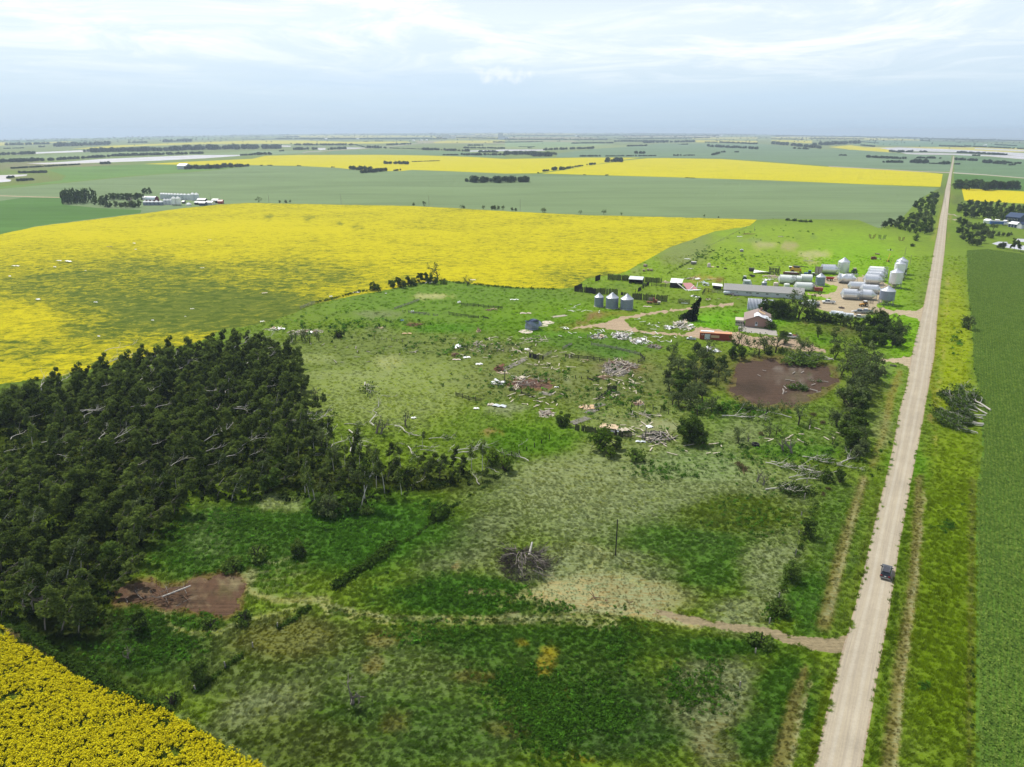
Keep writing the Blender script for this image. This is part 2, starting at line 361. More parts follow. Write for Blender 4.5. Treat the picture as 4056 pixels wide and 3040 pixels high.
# canola
reg('canola_field', 'canola_mat', YEL, 0.80, [(LEFT, 965)]+cl('A', [(0, 995), (300, 929), (640, 885), (1000, 840), (1260, 810), (1600, 765), (1900, 735)])+cl('B', [(0, 718), (800, 735), (1400, 745)])
    + cl('C', [(0, 790), (700, 825), (1700, 850)])+[(3000, 871)]+cl('W', [(1620, 488), (1600, 492), (1545, 500), (1490, 520)])+cl('E', [(1430, 0), (1200, 130), (1000, 240), (830, 330), (700, 350), (500, 375), (380, 400), (240, 500), (120, 515), (0, 520)])
    + cl('W', [(1120, 622), (1040, 616), (960, 606), (900, 612), (830, 628), (760, 640), (680, 658), (600, 690), (540, 704), (480, 712), (440, 735), (340, 765), (240, 790), (120, 815), (0, 830)])+[(LEFT, 1640)], key='main')
reg('canola_field', 'canola_mat', (214, 204, 10), 1.0, cl('A', [(1260, 377), (1700, 355), (2212, 332)])+cl('B', [(110, 305), (400, 298), (1100, 297), (1500, 302), (1904, 315)])+cl('C', [(0, 333), (700, 321), (1180, 322), (1040, 340), (860, 370), (690, 400), (590, 412), (420, 438), (280, 458), (0, 461)])
    + cl('B', [(1700, 439), (1400, 429), (1300, 439), (1200, 439), (950, 434), (750, 411), (400, 394), (0, 387)])+cl('A', [(2180, 386), (1600, 384)]))
reg('canola_field', 'canola_mat', (214, 204, 10), 0.98, cl('C', [(320, 460), (450, 440), (620, 412), (720, 395), (900, 368), (1060, 345), (1250, 327), (1400, 325), (1900, 334)])+cl('D', [(0, 365), (500, 402), (1000, 428), (1250, 440), (1500, 465), (1480, 578), (900, 558), (0, 521)])+cl('C', [(1500, 494)]))
reg('canola_field', 'canola_mat', (220, 206, 6), 1.05, cl('D', [(1665, 590), (2212, 618)])+[(RIGHT, 830), (RIGHT, 900)]+cl('D', [(2212, 724), (1690, 697)]))
reg('canola_field', 'canola_mat', (214, 190, 10), 1.2, cl('J', [(-900, 600), (0, 850), (60, 900), (100, 950), (200, 1000), (300, 1045), (420, 1140), (520, 1190), (700, 1260), (860, 1310), (1020, 1380), (1180, 1480), (1330, 1560), (1500, 1658), (1900, 1900), (1900, 2300), (-900, 2300)]), key='near')
REG[-1]['a'] = -0.3
for z, al, col, poly in [('A', .9, (214, 206, 70), [(620, 245), (1000, 215), (1500, 195), (2212, 170), (2212, 200), (1700, 205), (1200, 222), (900, 240)]),
        ('A', .9, (206, 200, 90), [(-900, 215), (0, 200), (300, 190), (600, 178), (640, 182), (300, 200), (0, 217), (-900, 240)]),
        ('B', .9, (216, 208, 76), [(0, 170), (450, 170), (800, 182), (1350, 180), (1400, 188), (1100, 198), (600, 200), (0, 200)]),
        ('B', .9, (206, 200, 110), [(280, 128), (900, 122), (1600, 130), (1600, 138), (900, 148), (280, 140)]),
        ('B', .9, (210, 202, 90), [(1580, 185), (1700, 172), (2212, 170), (2212, 190), (1600, 195)]),
        ('C', .9, (206, 200, 110), [(1620, 148), (2212, 140), (2212, 155), (1650, 158)]),
        ('C', .9, (210, 200, 90), [(1650, 168), (2212, 175), (2212, 188), (1680, 187)]),
        ('D', .9, (206, 200, 110), [(0, 140), (700, 142), (1300, 162), (1300, 172), (800, 165), (0, 155)]),
        ('D', .9, (214, 204, 70), [(0, 166), (360, 172), (350, 196), (0, 178)]),
        ('D', .9, (220, 208, 50), [(500, 228), (690, 212), (860, 235), (1050, 252), (1030, 272), (700, 252)])]:
    reg('canola_field', 'canola_mat', col, al, cl(z, poly))
for z, col, poly in [('A', (140, 160, 110), [(900, 262), (1780, 285), (2212, 262), (2212, 292), (1780, 295), (900, 305), (0, 345), (0, 330)]),
        ('B', (140, 162, 120), [(0, 262), (440, 262), (620, 262), (600, 275), (200, 292), (0, 300)]), ('C', (142, 166, 118), [(0, 175), (560, 185), (960, 205), (340, 235), (0, 225)]),
        ('D', (120, 150, 118), [(780, 175), (1300, 175), (2212, 205), (2212, 238), (1500, 225), (950, 215)])]:
    reg('crop_field', 'crop_mat', col, 0, cl(z, poly))
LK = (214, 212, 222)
for z, poly in [('A', [(230, 372), (500, 362), (700, 348), (900, 333), (1300, 316), (1700, 299), (2100, 297), (2130, 303), (1800, 327), (1400, 347), (1000, 361), (700, 371), (400, 379)]),
        ('A', [(-900, 520), (0, 475), (240, 468), (230, 480), (130, 490), (50, 505), (100, 515), (90, 530), (0, 538), (-900, 600)]),
        ('A', [(100, 285), (400, 270), (800, 253), (1000, 257), (780, 270), (400, 283), (120, 296)]),
        ('B', [(170, 212), (340, 217), (330, 227), (180, 223)]), ('B', [(550, 238), (640, 236), (640, 252), (590, 256)]), ('B', [(790, 232), (1000, 235), (960, 243), (800, 244)]),
        ('B', [(1900, 260), (2212, 250), (2560, 250), (2560, 262), (2212, 264), (1900, 270)]),
        ('D', [(950, 238), (1110, 231), (1500, 246), (1850, 262), (2212, 282), (2900, 320), (2900, 375), (2212, 337), (1900, 310), (1590, 297), (1300, 295), (1180, 289), (1080, 262)]),
        ('D', [(1780, 238), (2212, 254), (2900, 280), (2900, 292), (2212, 268), (1780, 247)]),
        ('S', [(1400, 1325), (1560, 1275), (1780, 1285), (1790, 1330), (2250, 1380), (3200, 1500), (3200, 1650), (2250, 1495), (2130, 1480), (1750, 1420)]),
        ('S', [(1985, 1240), (2030, 1205), (2250, 1215), (2900, 1260), (2900, 1340), (2250, 1292), (2100, 1280)])]:
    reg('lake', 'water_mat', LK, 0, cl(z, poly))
reg('island', 'grass_mat', (130, 140, 110), 0, cl('D', [(1040, 272), (1060, 258), (1200, 263), (1500, 270), (1800, 279), (2150, 302), (1900, 299), (1500, 283), (1250, 281)]))
# right-hand field in rows
reg('bean_field', 'crop_mat', (98, 134, 48), 0, [c('V', 545, -130), c('V', 545, 0), c('V', 600, 560), c('V', 610, 850), c('V', 680, 1100), c('V', 690, 1658), c('M', 1840, 100), c('M', 1845, 700), c('M', 1840, 1250), c('M', 1838, 1658), (3870, 3400), (3900, 5200), (RIGHT+1500, 5200), (RIGHT+1500, 1130), c('S', 2186, 1590), c('S', 1300, 1470), c('S', 800, 1500)], key='bean')
# garden and other bare soil
reg('garden_soil', 'soil_mat', (92, 74, 61), 0, cl('H', [(800, 258), (900, 235), (1150, 240), (1330, 270), (1480, 300), (1500, 380), (1400, 470), (1200, 560), (1000, 562), (840, 545), (720, 460), (760, 380)]))
reg('burnt_soil', 'soil_mat', (102, 79, 61), 0, cl('J', [(660, 640), (860, 575), (930, 620), (1060, 610), (1150, 570), (1350, 540), (1400, 600), (1380, 740), (1300, 790), (1080, 750), (940, 740), (800, 700), (660, 720)]))
reg('barn_soil', 'soil_mat', (124, 94, 80), 0, cl('G', [(290, 880), (380, 855), (600, 850), (760, 880), (810, 910), (740, 945), (560, 945), (380, 925)]))
# gravel farm drives and yards
DIRT = (192, 176, 146)
reg('farm_drive', 'dirt_mat', DIRT, 0, cl('F', [(2072, 910), (2050, 885), (1900, 855), (1760, 850), (1700, 842), (1560, 850), (1450, 870), (1300, 850), (1200, 830), (1100, 800), (940, 770), (930, 740), (1090, 715), (1220, 700), (1150, 690), (1060, 672), (980, 655), (985, 645), (1060, 650), (1180, 655), (1240, 630), (1275, 590), (1250, 570), (1180, 552), (1140, 545), (1130, 520), (1140, 490), (1250, 480), (1420, 500), (1520, 475), (1570, 468), (1700, 520), (1760, 560), (1830, 600), (1850, 640), (1830, 700), (1790, 720), (1680, 730), (1640, 760), (1680, 790), (1790, 808), (1900, 815), (2000, 812), (2085, 800), (2135, 765), (2140, 905)]))
reg('farm_drive', 'dirt_mat', (190, 168, 140), 0, cl('E', [(2240, 690), (1900, 730), (1650, 760), (1300, 800), (1000, 850), (760, 890), (640, 930), (560, 950), (300, 990), (200, 1030), (420, 1005), (600, 1010), (720, 1035), (1000, 1065), (1300, 1095), (1650, 1120), (1810, 1150), (2200, 1190), (2350, 1230), (2600, 1280), (2600, 1180), (2350, 1080), (2150, 1050), (1900, 1010), (1700, 1000), (1750, 1040), (1650, 1085), (1350, 1065), (1050, 1045), (960, 1010), (900, 960), (870, 905), (1000, 880), (1300, 825), (1700, 775), (2000, 745), (2240, 725)]))
reg('farm_drive', 'dirt_mat', (184, 162, 136), 0, cl('H', [(740, 60), (880, 70), (1040, 60), (1200, 85), (1330, 130), (1430, 165), (1425, 182), (1300, 170), (1150, 150), (1000, 120), (900, 105), (760, 120)]))
reg('farm_drive', 'dirt_mat', DIRT, 0, cl('H', [(1820, 225), (1950, 215), (2040, 205), (2062, 180), (2085, 180), (2060, 300), (2030, 295), (1960, 258), (1840, 240)]))
reg('field_drive', 'dirt_mat', (158, 144, 112), 0, cl('M', [(1110, 890), (1050, 912), (900, 912), (760, 890), (620, 850), (430, 830), (200, 790), (0, 745), (-20, 770), (180, 830), (420, 870), (640, 900), (760, 950), (900, 985), (1040, 1005), (1075, 1010), (1090, 960)]))
reg('garage_pad', 'concrete_mat', (186, 180, 172), 0, cl('F', [(305, 965), (370, 960), (560, 990), (680, 1010), (690, 1060), (560, 1045), (420, 1030), (305, 1010)]))
# the side roads far off, then the main road on top
def ribbon(pts, wpx):
    up, dn = [], []
    for (x, y), ww in zip(pts, wpx): up.append((x, y-ww/2)); dn.append((x, y+ww/2))
    return up+dn[::-1]
reg('side_road', 'dirt_mat', (176, 168, 150), 0, ribbon(cl('D', [(500, 398), (1000, 425), (1300, 443), (1562, 453)]), [3, 3, 3, 4]))
reg('side_road', 'dirt_mat', (190, 184, 168), 0, ribbon(cl('D', [(1590, 454), (1900, 474), (2212, 500)])+[(4700, 745)], [4, 3, 3, 3]))
reg('side_road', 'dirt_mat', (176, 168, 150), 0, ribbon(cl('B', [(440, 280), (480, 270), (600, 265), (1200, 225), (1420, 200), (1600, 178), (1700, 172)]), [3, 3, 2, 2, 2, 1.6, 1.4]))
reg('side_road', 'dirt_mat', (190, 172, 140), 0, ribbon([(LEFT, 772)]+cl('A', [(0, 655), (300, 665), (540, 670)]), [3, 3, 3, 2.5]))
reg('farm_drive', 'dirt_mat', (176, 166, 148), 0, cl('S', [(330, 610), (480, 620), (660, 645), (640, 660), (450, 635), (330, 622)]))
reg('farm_drive', 'dirt_mat', (184, 172, 152), 0, cl('S', [(325, 700), (420, 705), (580, 735), (570, 745), (430, 730), (325, 728)]))
RL = [(3120, 3500), (3222, 3040), (3308, 2677), (3363, 2484), (3411, 2306), (3452, 2120), (3507, 1900), (3533, 1788), (3563, 1625), (3588, 1528), (3608, 1420), (3626, 1340), (3645, 1268), (3666, 1180), (3687, 1063), (3698, 1000), (3720, 873), (3743, 756), (3761.5, 679), (3772, 640), (3776, 618)]
RR = [(3330, 3500), (3415, 3040), (3483, 2649), (3528, 2395), (3562, 2175), (3610, 1900), (3639, 1761), (3672, 1571), (3700, 1408), (3714, 1250), (3724, 1137), (3741, 1000), (3752, 873), (3763, 756), (3772, 679), (3778, 640), (3780, 618)]
reg('gravel_road', 'gravel_mat', (190, 172, 146), 0, RL+RR[::-1], key='road')
m, nt, b = newmat('concrete_mat'); t = NT(nt); b.inputs['Roughness'].default_value = 0.9
t.put(b.inputs['Base Color'], t.mix(1.0, t.attr('col').outputs['Color'], t.math('ADD', t.math('MULTIPLY', t.noise(t.pos(), 0.9, 5, 0.7), 0.5), 0.7), 'MULTIPLY'))

# ------------------------------------------------------------------ grass colour painted per vertex (albedo of the plants; softly blended brush strokes)
STROKES = []
def blob(z, x, y, rx, ry, rgb=None, a=None, s=1.0, rot=0.0):
    X, Y = c(z, x, y); q = ZM[z][2]; STROKES.append(('b', X, Y, rx/q, ry/q, srgb(*rgb) if rgb else None, a, s, rot))
def line(z, pts, wd, rgb=None, a=None, s=1.0):
    q = ZM[z][2]; STROKES.append(('l', np.array(cl(z, pts)), wd/q if not isinstance(wd, (list, tuple)) else [k/q for k in wd], 0, 0, srgb(*rgb) if rgb else None, a, s, 0))
LUSH = (66, 112, 14); LUSH2 = (58, 98, 16); BRIGHT = (118, 152, 26); OLIVE = (96, 108, 34); BROWN = (108, 88, 52); PALE = (150, 160, 110); STRAW = (178, 168, 128); DARKG = (34, 66, 20)
# broad zones, then detail
blob('W', 1500, 560, 500, 70, (120, 152, 44), 0.1)
blob('W', 1700, 540, 300, 60, (128, 160, 40), 0.1)
blob('W', 1480, 520, 60, 60, (112, 134, 62), 0.45)
blob('W', 1850, 600, 120, 90, (124, 166, 22), 0.0)
blob('W', 1000, 660, 300, 60, (96, 132, 30), 0.12)
blob('W', 1250, 680, 200, 30, (104, 140, 28), 0.0)
blob('W', 1150, 720, 150, 40, (96, 134, 22), 0.0)
blob('W', 850, 760, 300, 50, (98, 118, 48), 0.35)
blob('W', 900, 850, 300, 70, (122, 142, 64), 0.55)
blob('W', 1250, 830, 250, 90, (98, 112, 54), 0.35)
blob('W', 1300, 740, 160, 25, (84, 120, 34), 0.1)
blob('W', 1600, 690, 120, 25, (108, 156, 22), 0.0)
blob('W', 1950, 720, 70, 60, (116, 160, 20), 0.0)
blob('W', 1900, 840, 60, 80, (104, 138, 34), 0.3)
blob('W', 1650, 930, 250, 60, (92, 124, 38), 0.3)
blob('W', 1350, 930, 170, 70, (112, 132, 62), 0.5)
blob('W', 1100, 920, 150, 60, (100, 130, 36), 0.15)
blob('W', 1400, 1080, 380, 110, (110, 128, 76), 0.75)
blob('W', 1250, 1050, 160, 60, (116, 130, 78), 0.8)
blob('W', 1000, 1180, 130, 60, (88, 104, 58), 0.6, rot=-0.5)
blob('W', 1480, 1200, 190, 90, (66, 108, 26), 0.12, 0.9)
blob('W', 1150, 950, 110, 40, (84, 122, 22), 0.0)
blob('W', 1600, 1110, 140, 40, (88, 112, 30), 0.1)
blob('W', 1680, 1240, 80, 80, (108, 126, 76), 0.75)
blob('W', 1600, 1330, 70, 40, (112, 126, 76), 0.7)
blob('W', 1250, 1230, 200, 50, (104, 118, 66), 0.8)
blob('W', 1300, 1290, 190, 45, (146, 138, 104), 0.95)
blob('W', 1020, 1290, 220, 50, (62, 106, 16), 0.05, 0.95)
blob('W', 750, 1150, 260, 90, (66, 110, 12), 0.05)
blob('W', 500, 1190, 200, 90, (66, 104, 16), 0.08)
blob('W', 450, 1150, 60, 60, (72, 108, 30), 0.3)
blob('W', 600, 1090, 60, 20, (112, 136, 70), 0.6)
blob('W', 300, 1400, 320, 90, (58, 90, 16), 0.05)
blob('W', 150, 1380, 200, 60, (54, 80, 16), 0.05)
blob('W', 650, 1450, 250, 110, (82, 104, 36), 0.3)
blob('W', 620, 1380, 130, 50, (94, 100, 42), 0.3)
blob('W', 900, 1440, 200, 80, (84, 110, 40), 0.38)
blob('W', 1180, 1390, 280, 50, (58, 98, 12), 0.05, 0.9)
blob('W', 1200, 1460, 220, 60, (66, 100, 18), 0.1)
blob('W', 900, 1580, 350, 90, (70, 104, 22), 0.2)
blob('W', 560, 1540, 120, 50, (98, 112, 64), 0.6, rot=-0.3)
blob('W', 620, 1610, 200, 60, (80, 100, 26), 0.2)
blob('W', 1350, 1560, 200, 90, (58, 94, 22), 0.15)
blob('W', 1540, 1500, 100, 110, (94, 106, 66), 0.65)
blob('W', 1560, 1600, 70, 60, (98, 96, 60), 0.6)
blob('W', 1700, 1500, 70, 110, (66, 104, 16), 0.05)
blob('W', 1640, 1600, 80, 60, (62, 98, 18), 0.1)
blob('W', 1550, 1400, 120, 30, (60, 98, 14), 0.05)
blob('W', 1750, 1300, 60, 90, (70, 112, 20), 0.1)
blob('W', 1800, 1150, 60, 110, (84, 118, 30), 0.2)
blob('L', 1250, 560, 60, 14, (150, 140, 108), .8, .7); blob('W', 2060, 760, 40, 180, (134, 154, 34), 0.0)
blob('W', 2060, 1050, 60, 150, (112, 138, 30), 0.0)
blob('W', 2040, 1350, 80, 300, (104, 132, 30), 0.0)
blob('W', 1960, 1000, 40, 50, (96, 140, 22), 0.0)
blob('L', 1480, 880, 60, 110, (150, 140, 40), None, 0.7, 0.5)
blob('L', 1280, 770, 40, 30, (140, 130, 50), None, 0.6)
blob('L', 1590, 1110, 60, 35, (160, 140, 30), None, 0.7)
blob('L', 1680, 1530, 80, 35, (160, 144, 34), None, 0.6, 0.6)
blob('L', 360, 740, 130, 70, (110, 94, 52), None, 0.6); blob('L', 310, 900, 80, 70, (112, 92, 50), None, 0.6)
blob('L', 980, 1000, 150, 40, (108, 96, 60), None, 0.5); blob('L', 430, 1290, 120, 80, (96, 88, 50), None, 0.6); blob('L', 860, 270, 40, 30, (140, 116, 80), None, 0.7)
blob('L', 1190, 1350, 130, 60, (98, 88, 52), None, 0.5)
blob('F', 580, 180, 120, 30, (176, 178, 120), 0.9, 0.9); blob('F', 790, 185, 90, 25, (172, 160, 122), 0.9, 0.8); blob('F', 1040, 265, 160, 28, (190, 190, 140), 1.0, 0.95)
blob('F', 1000, 340, 90, 18, (170, 176, 110), 0.8, 0.8)
blob('F', 400, 120, 300, 20, (116, 140, 84), 0.4, 0.7)
blob('F', 980, 110, 120, 18, (96, 126, 84), 0.2, 0.7)
blob('X', 1230, 350, 160, 18, (190, 190, 140), 0.9, 0.85); blob('X', 800, 490, 200, 30, (106, 120, 84), 0.5, 0.8); blob('X', 800, 620, 120, 20, (110, 122, 92), 0.5, 0.7)
blob('X', 900, 880, 140, 50, (150, 160, 100), 0.85, 0.9); blob('X', 300, 840, 150, 40, (128, 146, 74), 0.7, 0.9); blob('X', 600, 980, 500, 30, (128, 144, 84), 0.7, 0.7)
blob('X', 1100, 575, 80, 18, (112, 82, 56), 0.2, 0.7); blob('X', 1700, 760, 300, 40, (96, 104, 58), 0.4, 0.8); blob('X', 1300, 600, 350, 40, (82, 128, 10), 0, 0.8)
blob('G', 1250, 140, 90, 22, (140, 104, 80), 0.3, 0.8); blob('G', 1100, 215, 80, 18, (120, 96, 64), 0.3, 0.7); blob('G', 1150, 250, 300, 25, (118, 130, 50), 0.2, 0.7)
blob('G', 980, 300, 250, 30, (110, 128, 40), 0.2, 0.7); blob('G', 800, 340, 400, 30, (88, 132, 20), 0, 0.8); blob('G', 1500, 560, 250, 45, (72, 116, 22), 0.1, 0.8)
blob('G', 1550, 720, 320, 80, (96, 82, 56), 0.4, 0.8); blob('G', 980, 700, 200, 60, (102, 120, 40), 0.3, 0.7); blob('G', 600, 830, 300, 60, (96, 98, 60), 0.5, 0.6)
blob('G', 300, 1150, 250, 60, (128, 140, 110), 0.8, 0.8); blob('G', 980, 830, 60, 40, (150, 160, 130), 0.9, 0.8); blob('G', 550, 1330, 350, 60, (104, 140, 24), 0.1, 0.7)
blob('G', 1000, 1420, 300, 60, (98, 136, 26), 0.15, 0.7); blob('G', 1650, 1300, 300, 80, (122, 132, 88), 0.6, 0.8); blob('G', 100, 1420, 120, 20, (140, 112, 80), 0.3, 0.7)
blob('G', 1800, 700, 150, 40, (124, 124, 60), 0.3, 0.6); blob('E', 1900, 540, 100, 40, (122, 130, 60), 0.2, 0.5)
blob('E', 1850, 380, 160, 25, (168, 140, 100), 0.2, 0.8); blob('E', 2040, 400, 60, 35, (118, 84, 62), 0.1, 0.9); blob('E', 500, 850, 130, 40, (130, 100, 74), 0.3, 0.8)
blob('E', 760, 840, 300, 30, (124, 124, 52), 0.2, 0.6); blob('E', 1000, 300, 80, 60, (122, 142, 84), 0.5, 0.7); blob('E', 1500, 130, 250, 80, (118, 134, 74), 0.4, 0.6)
blob('E', 1200, 1150, 300, 40, (112, 132, 40), 0.2, 0.7); blob('E', 600, 1260, 400, 50, (72, 110, 28), 0.2, 0.7); blob('E', 1900, 920, 200, 70, (112, 168, 18), 0, 0.9)
blob('E', 400, 540, 250, 20, (106, 132, 40), 0.2, 0.5); blob('E', 800, 480, 300, 30, (78, 112, 36), 0.2, 0.7); blob('E', 1150, 920, 200, 80, (108, 140, 28), 0.1, 0.8)
blob('H', 600, 330, 250, 150, (92, 96, 44), 0.2, 0.8); blob('H', 1100, 120, 200, 50, (112, 108, 70), 0.2, 0.8); blob('H', 1000, 210, 300, 20, (104, 108, 48), 0.2, 0.8)
blob('H', 1400, 90, 120, 50, (96, 138, 22), 0, 0.9); blob('H', 1700, 500, 200, 150, (92, 106, 40), 0.2, 0.7); blob('H', 1100, 640, 300, 60, (96, 122, 34), 0.2, 0.8)
blob('H', 800, 780, 200, 100, (112, 130, 84), 0.6, 0.8); blob('H', 1250, 900, 350, 60, (84, 128, 26), 0.1, 0.8); blob('H', 1830, 760, 60, 150, (128, 140, 90), 0.5, 0.7)
blob('H', 200, 720, 200, 60, (146, 150, 122), 0.8, 0.8); blob('H', 500, 1000, 350, 120, (104, 134, 80), 0.7, 0.7)
blob('R', 900, 700, 250, 60, (128, 110, 84), 0.3, 0.8); blob('R', 500, 800, 350, 60, (104, 144, 22), 0, 0.8); blob('R', 300, 560, 300, 30, (96, 92, 62), 0.2, 0.7)
blob('H', 1550, 30, 200, 60, (70, 74, 40), 0.1, 0.6)
line('M', [(-1100, 640), (-600, 690), (-300, 750), (0, 770), (300, 830)], [26, 26, 40, 40, 30], (140, 128, 96), 0.7, 0.8)
line('L', [(0, 500), (300, 570), (600, 600), (1000, 590), (1400, 590), (1800, 600)], 18, (126, 134, 84), 0.9, 0.8)
line('L', [(0, 530), (400, 600), (700, 600), (1100, 625), (1400, 620)], 12, (128, 130, 90), 0.9, 0.7)
for k_ in range(5):
    line('L', [(-60+k_*10, 500+k_*16), (350, 575+k_*14), (800, 590+k_*12), (1500, 592+k_*10), (1950, 600+k_*14)], 9, (168, 170, 116) if k_ % 2 == 0 else (44, 72, 14), 0.9 if k_ % 2 == 0 else 0.0, 0.8)
for dd in (0, 40): line('L', [(1700+dd, 290), (1780+dd*1.6, 230), (1810+dd*1.4, 170), (1750+dd, 110), (1650+dd, 80)], 14, (150, 158, 106), 0.9, 0.8)
line('L', [(1830, 280), (1960, 300), (2060, 350), (2150, 380)], 11, (158, 166, 112), 0.9, 0.8); line('L', [(1900, 240), (2050, 260), (2200, 370)], 8, (60, 92, 20), 0, 0.6)
for k in range(6): line('L', [(1150+60*k, 500-18*k+10), (1250+60*k, 460-16*k), (1330+50*k, 400-14*k)], 9, (154, 160, 104), 0.8, 0.75)
for k in range(5): line('J', [(1430+10*k, 660-45*k), (1500, 690-50*k), (1600, 700-48*k-30), (1760, 660-60*k)], 9, (124, 142, 80), 0.7, 0.75)
line('J', [(1891, 690), (1600, 700), (1450, 660), (1400, 600)], 30, (156, 154, 108), 0.7, 0.7)
line('J', [(960, 840), (1080, 885), (1250, 880), (1400, 820), (1700, 740), (1891, 690)], 18, (146, 154, 84), 0.8, 0.75)
line('J', [(950, 800), (1000, 860), (1150, 905), (1300, 895)], 10, (122, 138, 66), 0.8, 0.6)
blob('J', 960, 760, 90, 20, (140, 136, 96), 0.8, 0.7); blob('J', 1400, 560, 80, 40, (140, 140, 100), 0.8, 0.7)
blob('J', 1560, 140, 100, 40, (128, 146, 86), 0.8, 0.8)
# margin by the near canola
line('J', [(-100, 840), (60, 880), (200, 960), (400, 1090), (560, 1170), (720, 1250)], [30, 34, 34, 24, 16, 8], (122, 104, 84), 0.3, 0.85)
line('J', [(0, 740), (200, 850), (400, 980), (600, 1080), (850, 1220), (1300, 1490), (1700, 1700)], 26, (70, 92, 24), 0.1, 0.8)
line('J', [(60, 800), (300, 950), (520, 1090), (800, 1240), (1000, 1350)], 8, (40, 58, 16), 0.0, 0.7)
line('J', [(1040, 1360), (1200, 1440), (1400, 1580), (1600, 1700)], 26, (104, 122, 72), 0.6, 0.7)
# ditches and mown hay strips beside the road
HAY = (132, 112, 66)
line('M', [(705, 1658), (800, 1250), (860, 1090)], [95, 75, 40], (112, 105, 68), 0.2, 0.8); line('M', [(965, 830), (1070, 400), (1130, 200), (1195, 0)], [90, 70, 60, 46], (112, 105, 68), 0.2, 0.8)
line('M', [(770, 1658), (845, 1300), (890, 1150)], [26, 22, 14], (156, 146, 112), 0.9, 0.7); line('M', [(990, 800), (1040, 600), (1100, 380), (1145, 180), (1195, 0)], [28, 24, 22, 18, 14], (156, 148, 114), 0.9, 0.7)
line('M', [(1330, 1900), (1330, 1658), (1400, 1100), (1480, 600), (1500, 300), (1510, 0)], [90, 85, 75, 62, 54, 44], (112, 104, 72), 0.2, 0.8)
line('M', [(1370, 1900), (1385, 1500), (1440, 1000), (1490, 600), (1520, 350), (1545, 60)], [32, 30, 24, 20, 16, 12], (158, 148, 114), 0.9, 0.75)
line('M', [(1240, 1658), (1310, 1150), (1390, 600), (1430, 300), (1465, 0)], 34, (82, 112, 22), 0, 0.8)
line('M', [(880, 1658), (930, 1400), (1010, 1130)], 40, (92, 112, 30), 0, 0.8); line('M', [(1110, 800), (1160, 560), (1225, 300), (1290, 50)], 30, (92, 112, 38), 0.1, 0.8)
line('M', [(1800, 1658), (1800, 1250), (1810, 900), (1810, 500), (1820, 0)], 34, (104, 108, 54), 0.3, 0.55)
line('H', [(1870, 640), (1900, 480), (1960, 330)], [60, 60, 40], (128, 116, 56), 0.3, 0.7); line('H', [(1760, 1000), (1830, 800), (1870, 640)], 50, (120, 112, 60), 0.4, 0.6)
line('V', [(250, 1300), (210, 900), (260, 640), (290, 300)], 36, (124, 128, 30), 0, 0.6); line('V', [(240, 1658), (250, 1350), (340, 500), (370, 0)], 14, (164, 160, 84), 0.6, 0.6)
blob('V', 210, 1330, 40, 60, (130, 104, 74), 0.3, 0.7)
line('AA', [(1180, 640), (1100, 1000), (1000, 1300)], 34, (142, 148, 70), 0.3, 0.7); line('AA', [(1250, 640), (1230, 900), (1210, 1300)], 30, (140, 138, 74), 0.3, 0.7)
blob('AA', 1330, 760, 90, 90, (84, 100, 50), 0.1, 0.8); blob('AA', 1100, 640, 90, 60, (90, 108, 62), 0.1, 0.8); blob('AA', 1650, 1160, 500, 60, (98, 128, 26), 0.1, 0.8)
blob('A', 250, 510, 330, 45, (112, 124, 78), 0.2, 0.9); blob('A', 500, 380, 600, 20, (128, 126, 104), 0.3, 0.8); blob('A', 100, 400, 300, 30, (120, 118, 96), 0.3, 0.7)
blob('A', 600, 750, 350, 14, (128, 126, 84), 0.4, 0.8); blob('A', 1500, 750, 300, 30, (112, 126, 72), 0.2, 0.8)
line('F', [(340, 835), (200, 825), (60, 800)], 8, (84, 60, 44), 0, 0.8)
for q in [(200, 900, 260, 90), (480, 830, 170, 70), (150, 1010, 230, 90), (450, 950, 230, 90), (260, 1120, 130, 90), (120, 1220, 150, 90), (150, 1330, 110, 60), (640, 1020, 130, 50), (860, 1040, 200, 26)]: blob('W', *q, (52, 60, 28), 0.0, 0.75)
blob('L', 1640, 420, 250, 85, (182, 170, 136), 1.0, .85); line('L', [(1500, 330), (1700, 480), (2100, 560), (2500, 640)], 60, (176, 164, 130), 1.0, .8); line('L', [(1750, 560), (2200, 620)], 9, (50, 76, 18), 0, .8)
# canola density (alpha) strokes: flattened, greener places
CSTROKE = []
def cb(z, x, y, rx, ry, a, s=1.0, rot=0.0, rgb=None):
    X, Y = c(z, x, y); q = ZM[z][2]; CSTROKE.append(('b', X, Y, rx/q, ry/q, srgb(*rgb) if rgb else None, a, s, rot))
def cln(z, pts, wd, a, s=1.0):
    q = ZM[z][2]; CSTROKE.append(('l', np.array(cl(z, pts)), wd/q, 0, 0, None, a, s, 0))
cb('Y', 1100, 20, 1500, 60, 1.0, 0.8); cb('Y', 1000, 60, 900, 50, 0.9, .7)
cb('Y', 900, 560, 2100, 380, 0.50, 0.95); cb('Y', 1100, 440, 900, 200, 0.30, 0.9); cb('Y', 1500, 560, 700, 130, 0.02, 0.95); cb('Y', 700, 420, 500, 140, 0.3, 0.8); cb('Y', 1900, 300, 600, 120, 0.5, 0.7)
cb('Y', 200, 420, 200, 60, 0.35, 0.8); cb('Y', 150, 640, 260, 120, 0.75, 0.9); cb('Y', 1200, 660, 500, 60, 0.05, 0.9); cb('Y', 1900, 540, 300, 60, 0.0, 0.9)
cb('Y', 1250, 600, 200, 60, 0.0, 0.9); cb('Y', 200, 830, 300, 60, 0.45, 0.8); cb('Y', 700, 700, 300, 60, 0.2, 0.8)
cb('X', 700, 200, 500, 60, 0.45, 0.7); cb('E', 300, 300, 500, 200, 0.62, 0.8); cb('E', 700, 330, 250, 30, 0.35, 0.7)
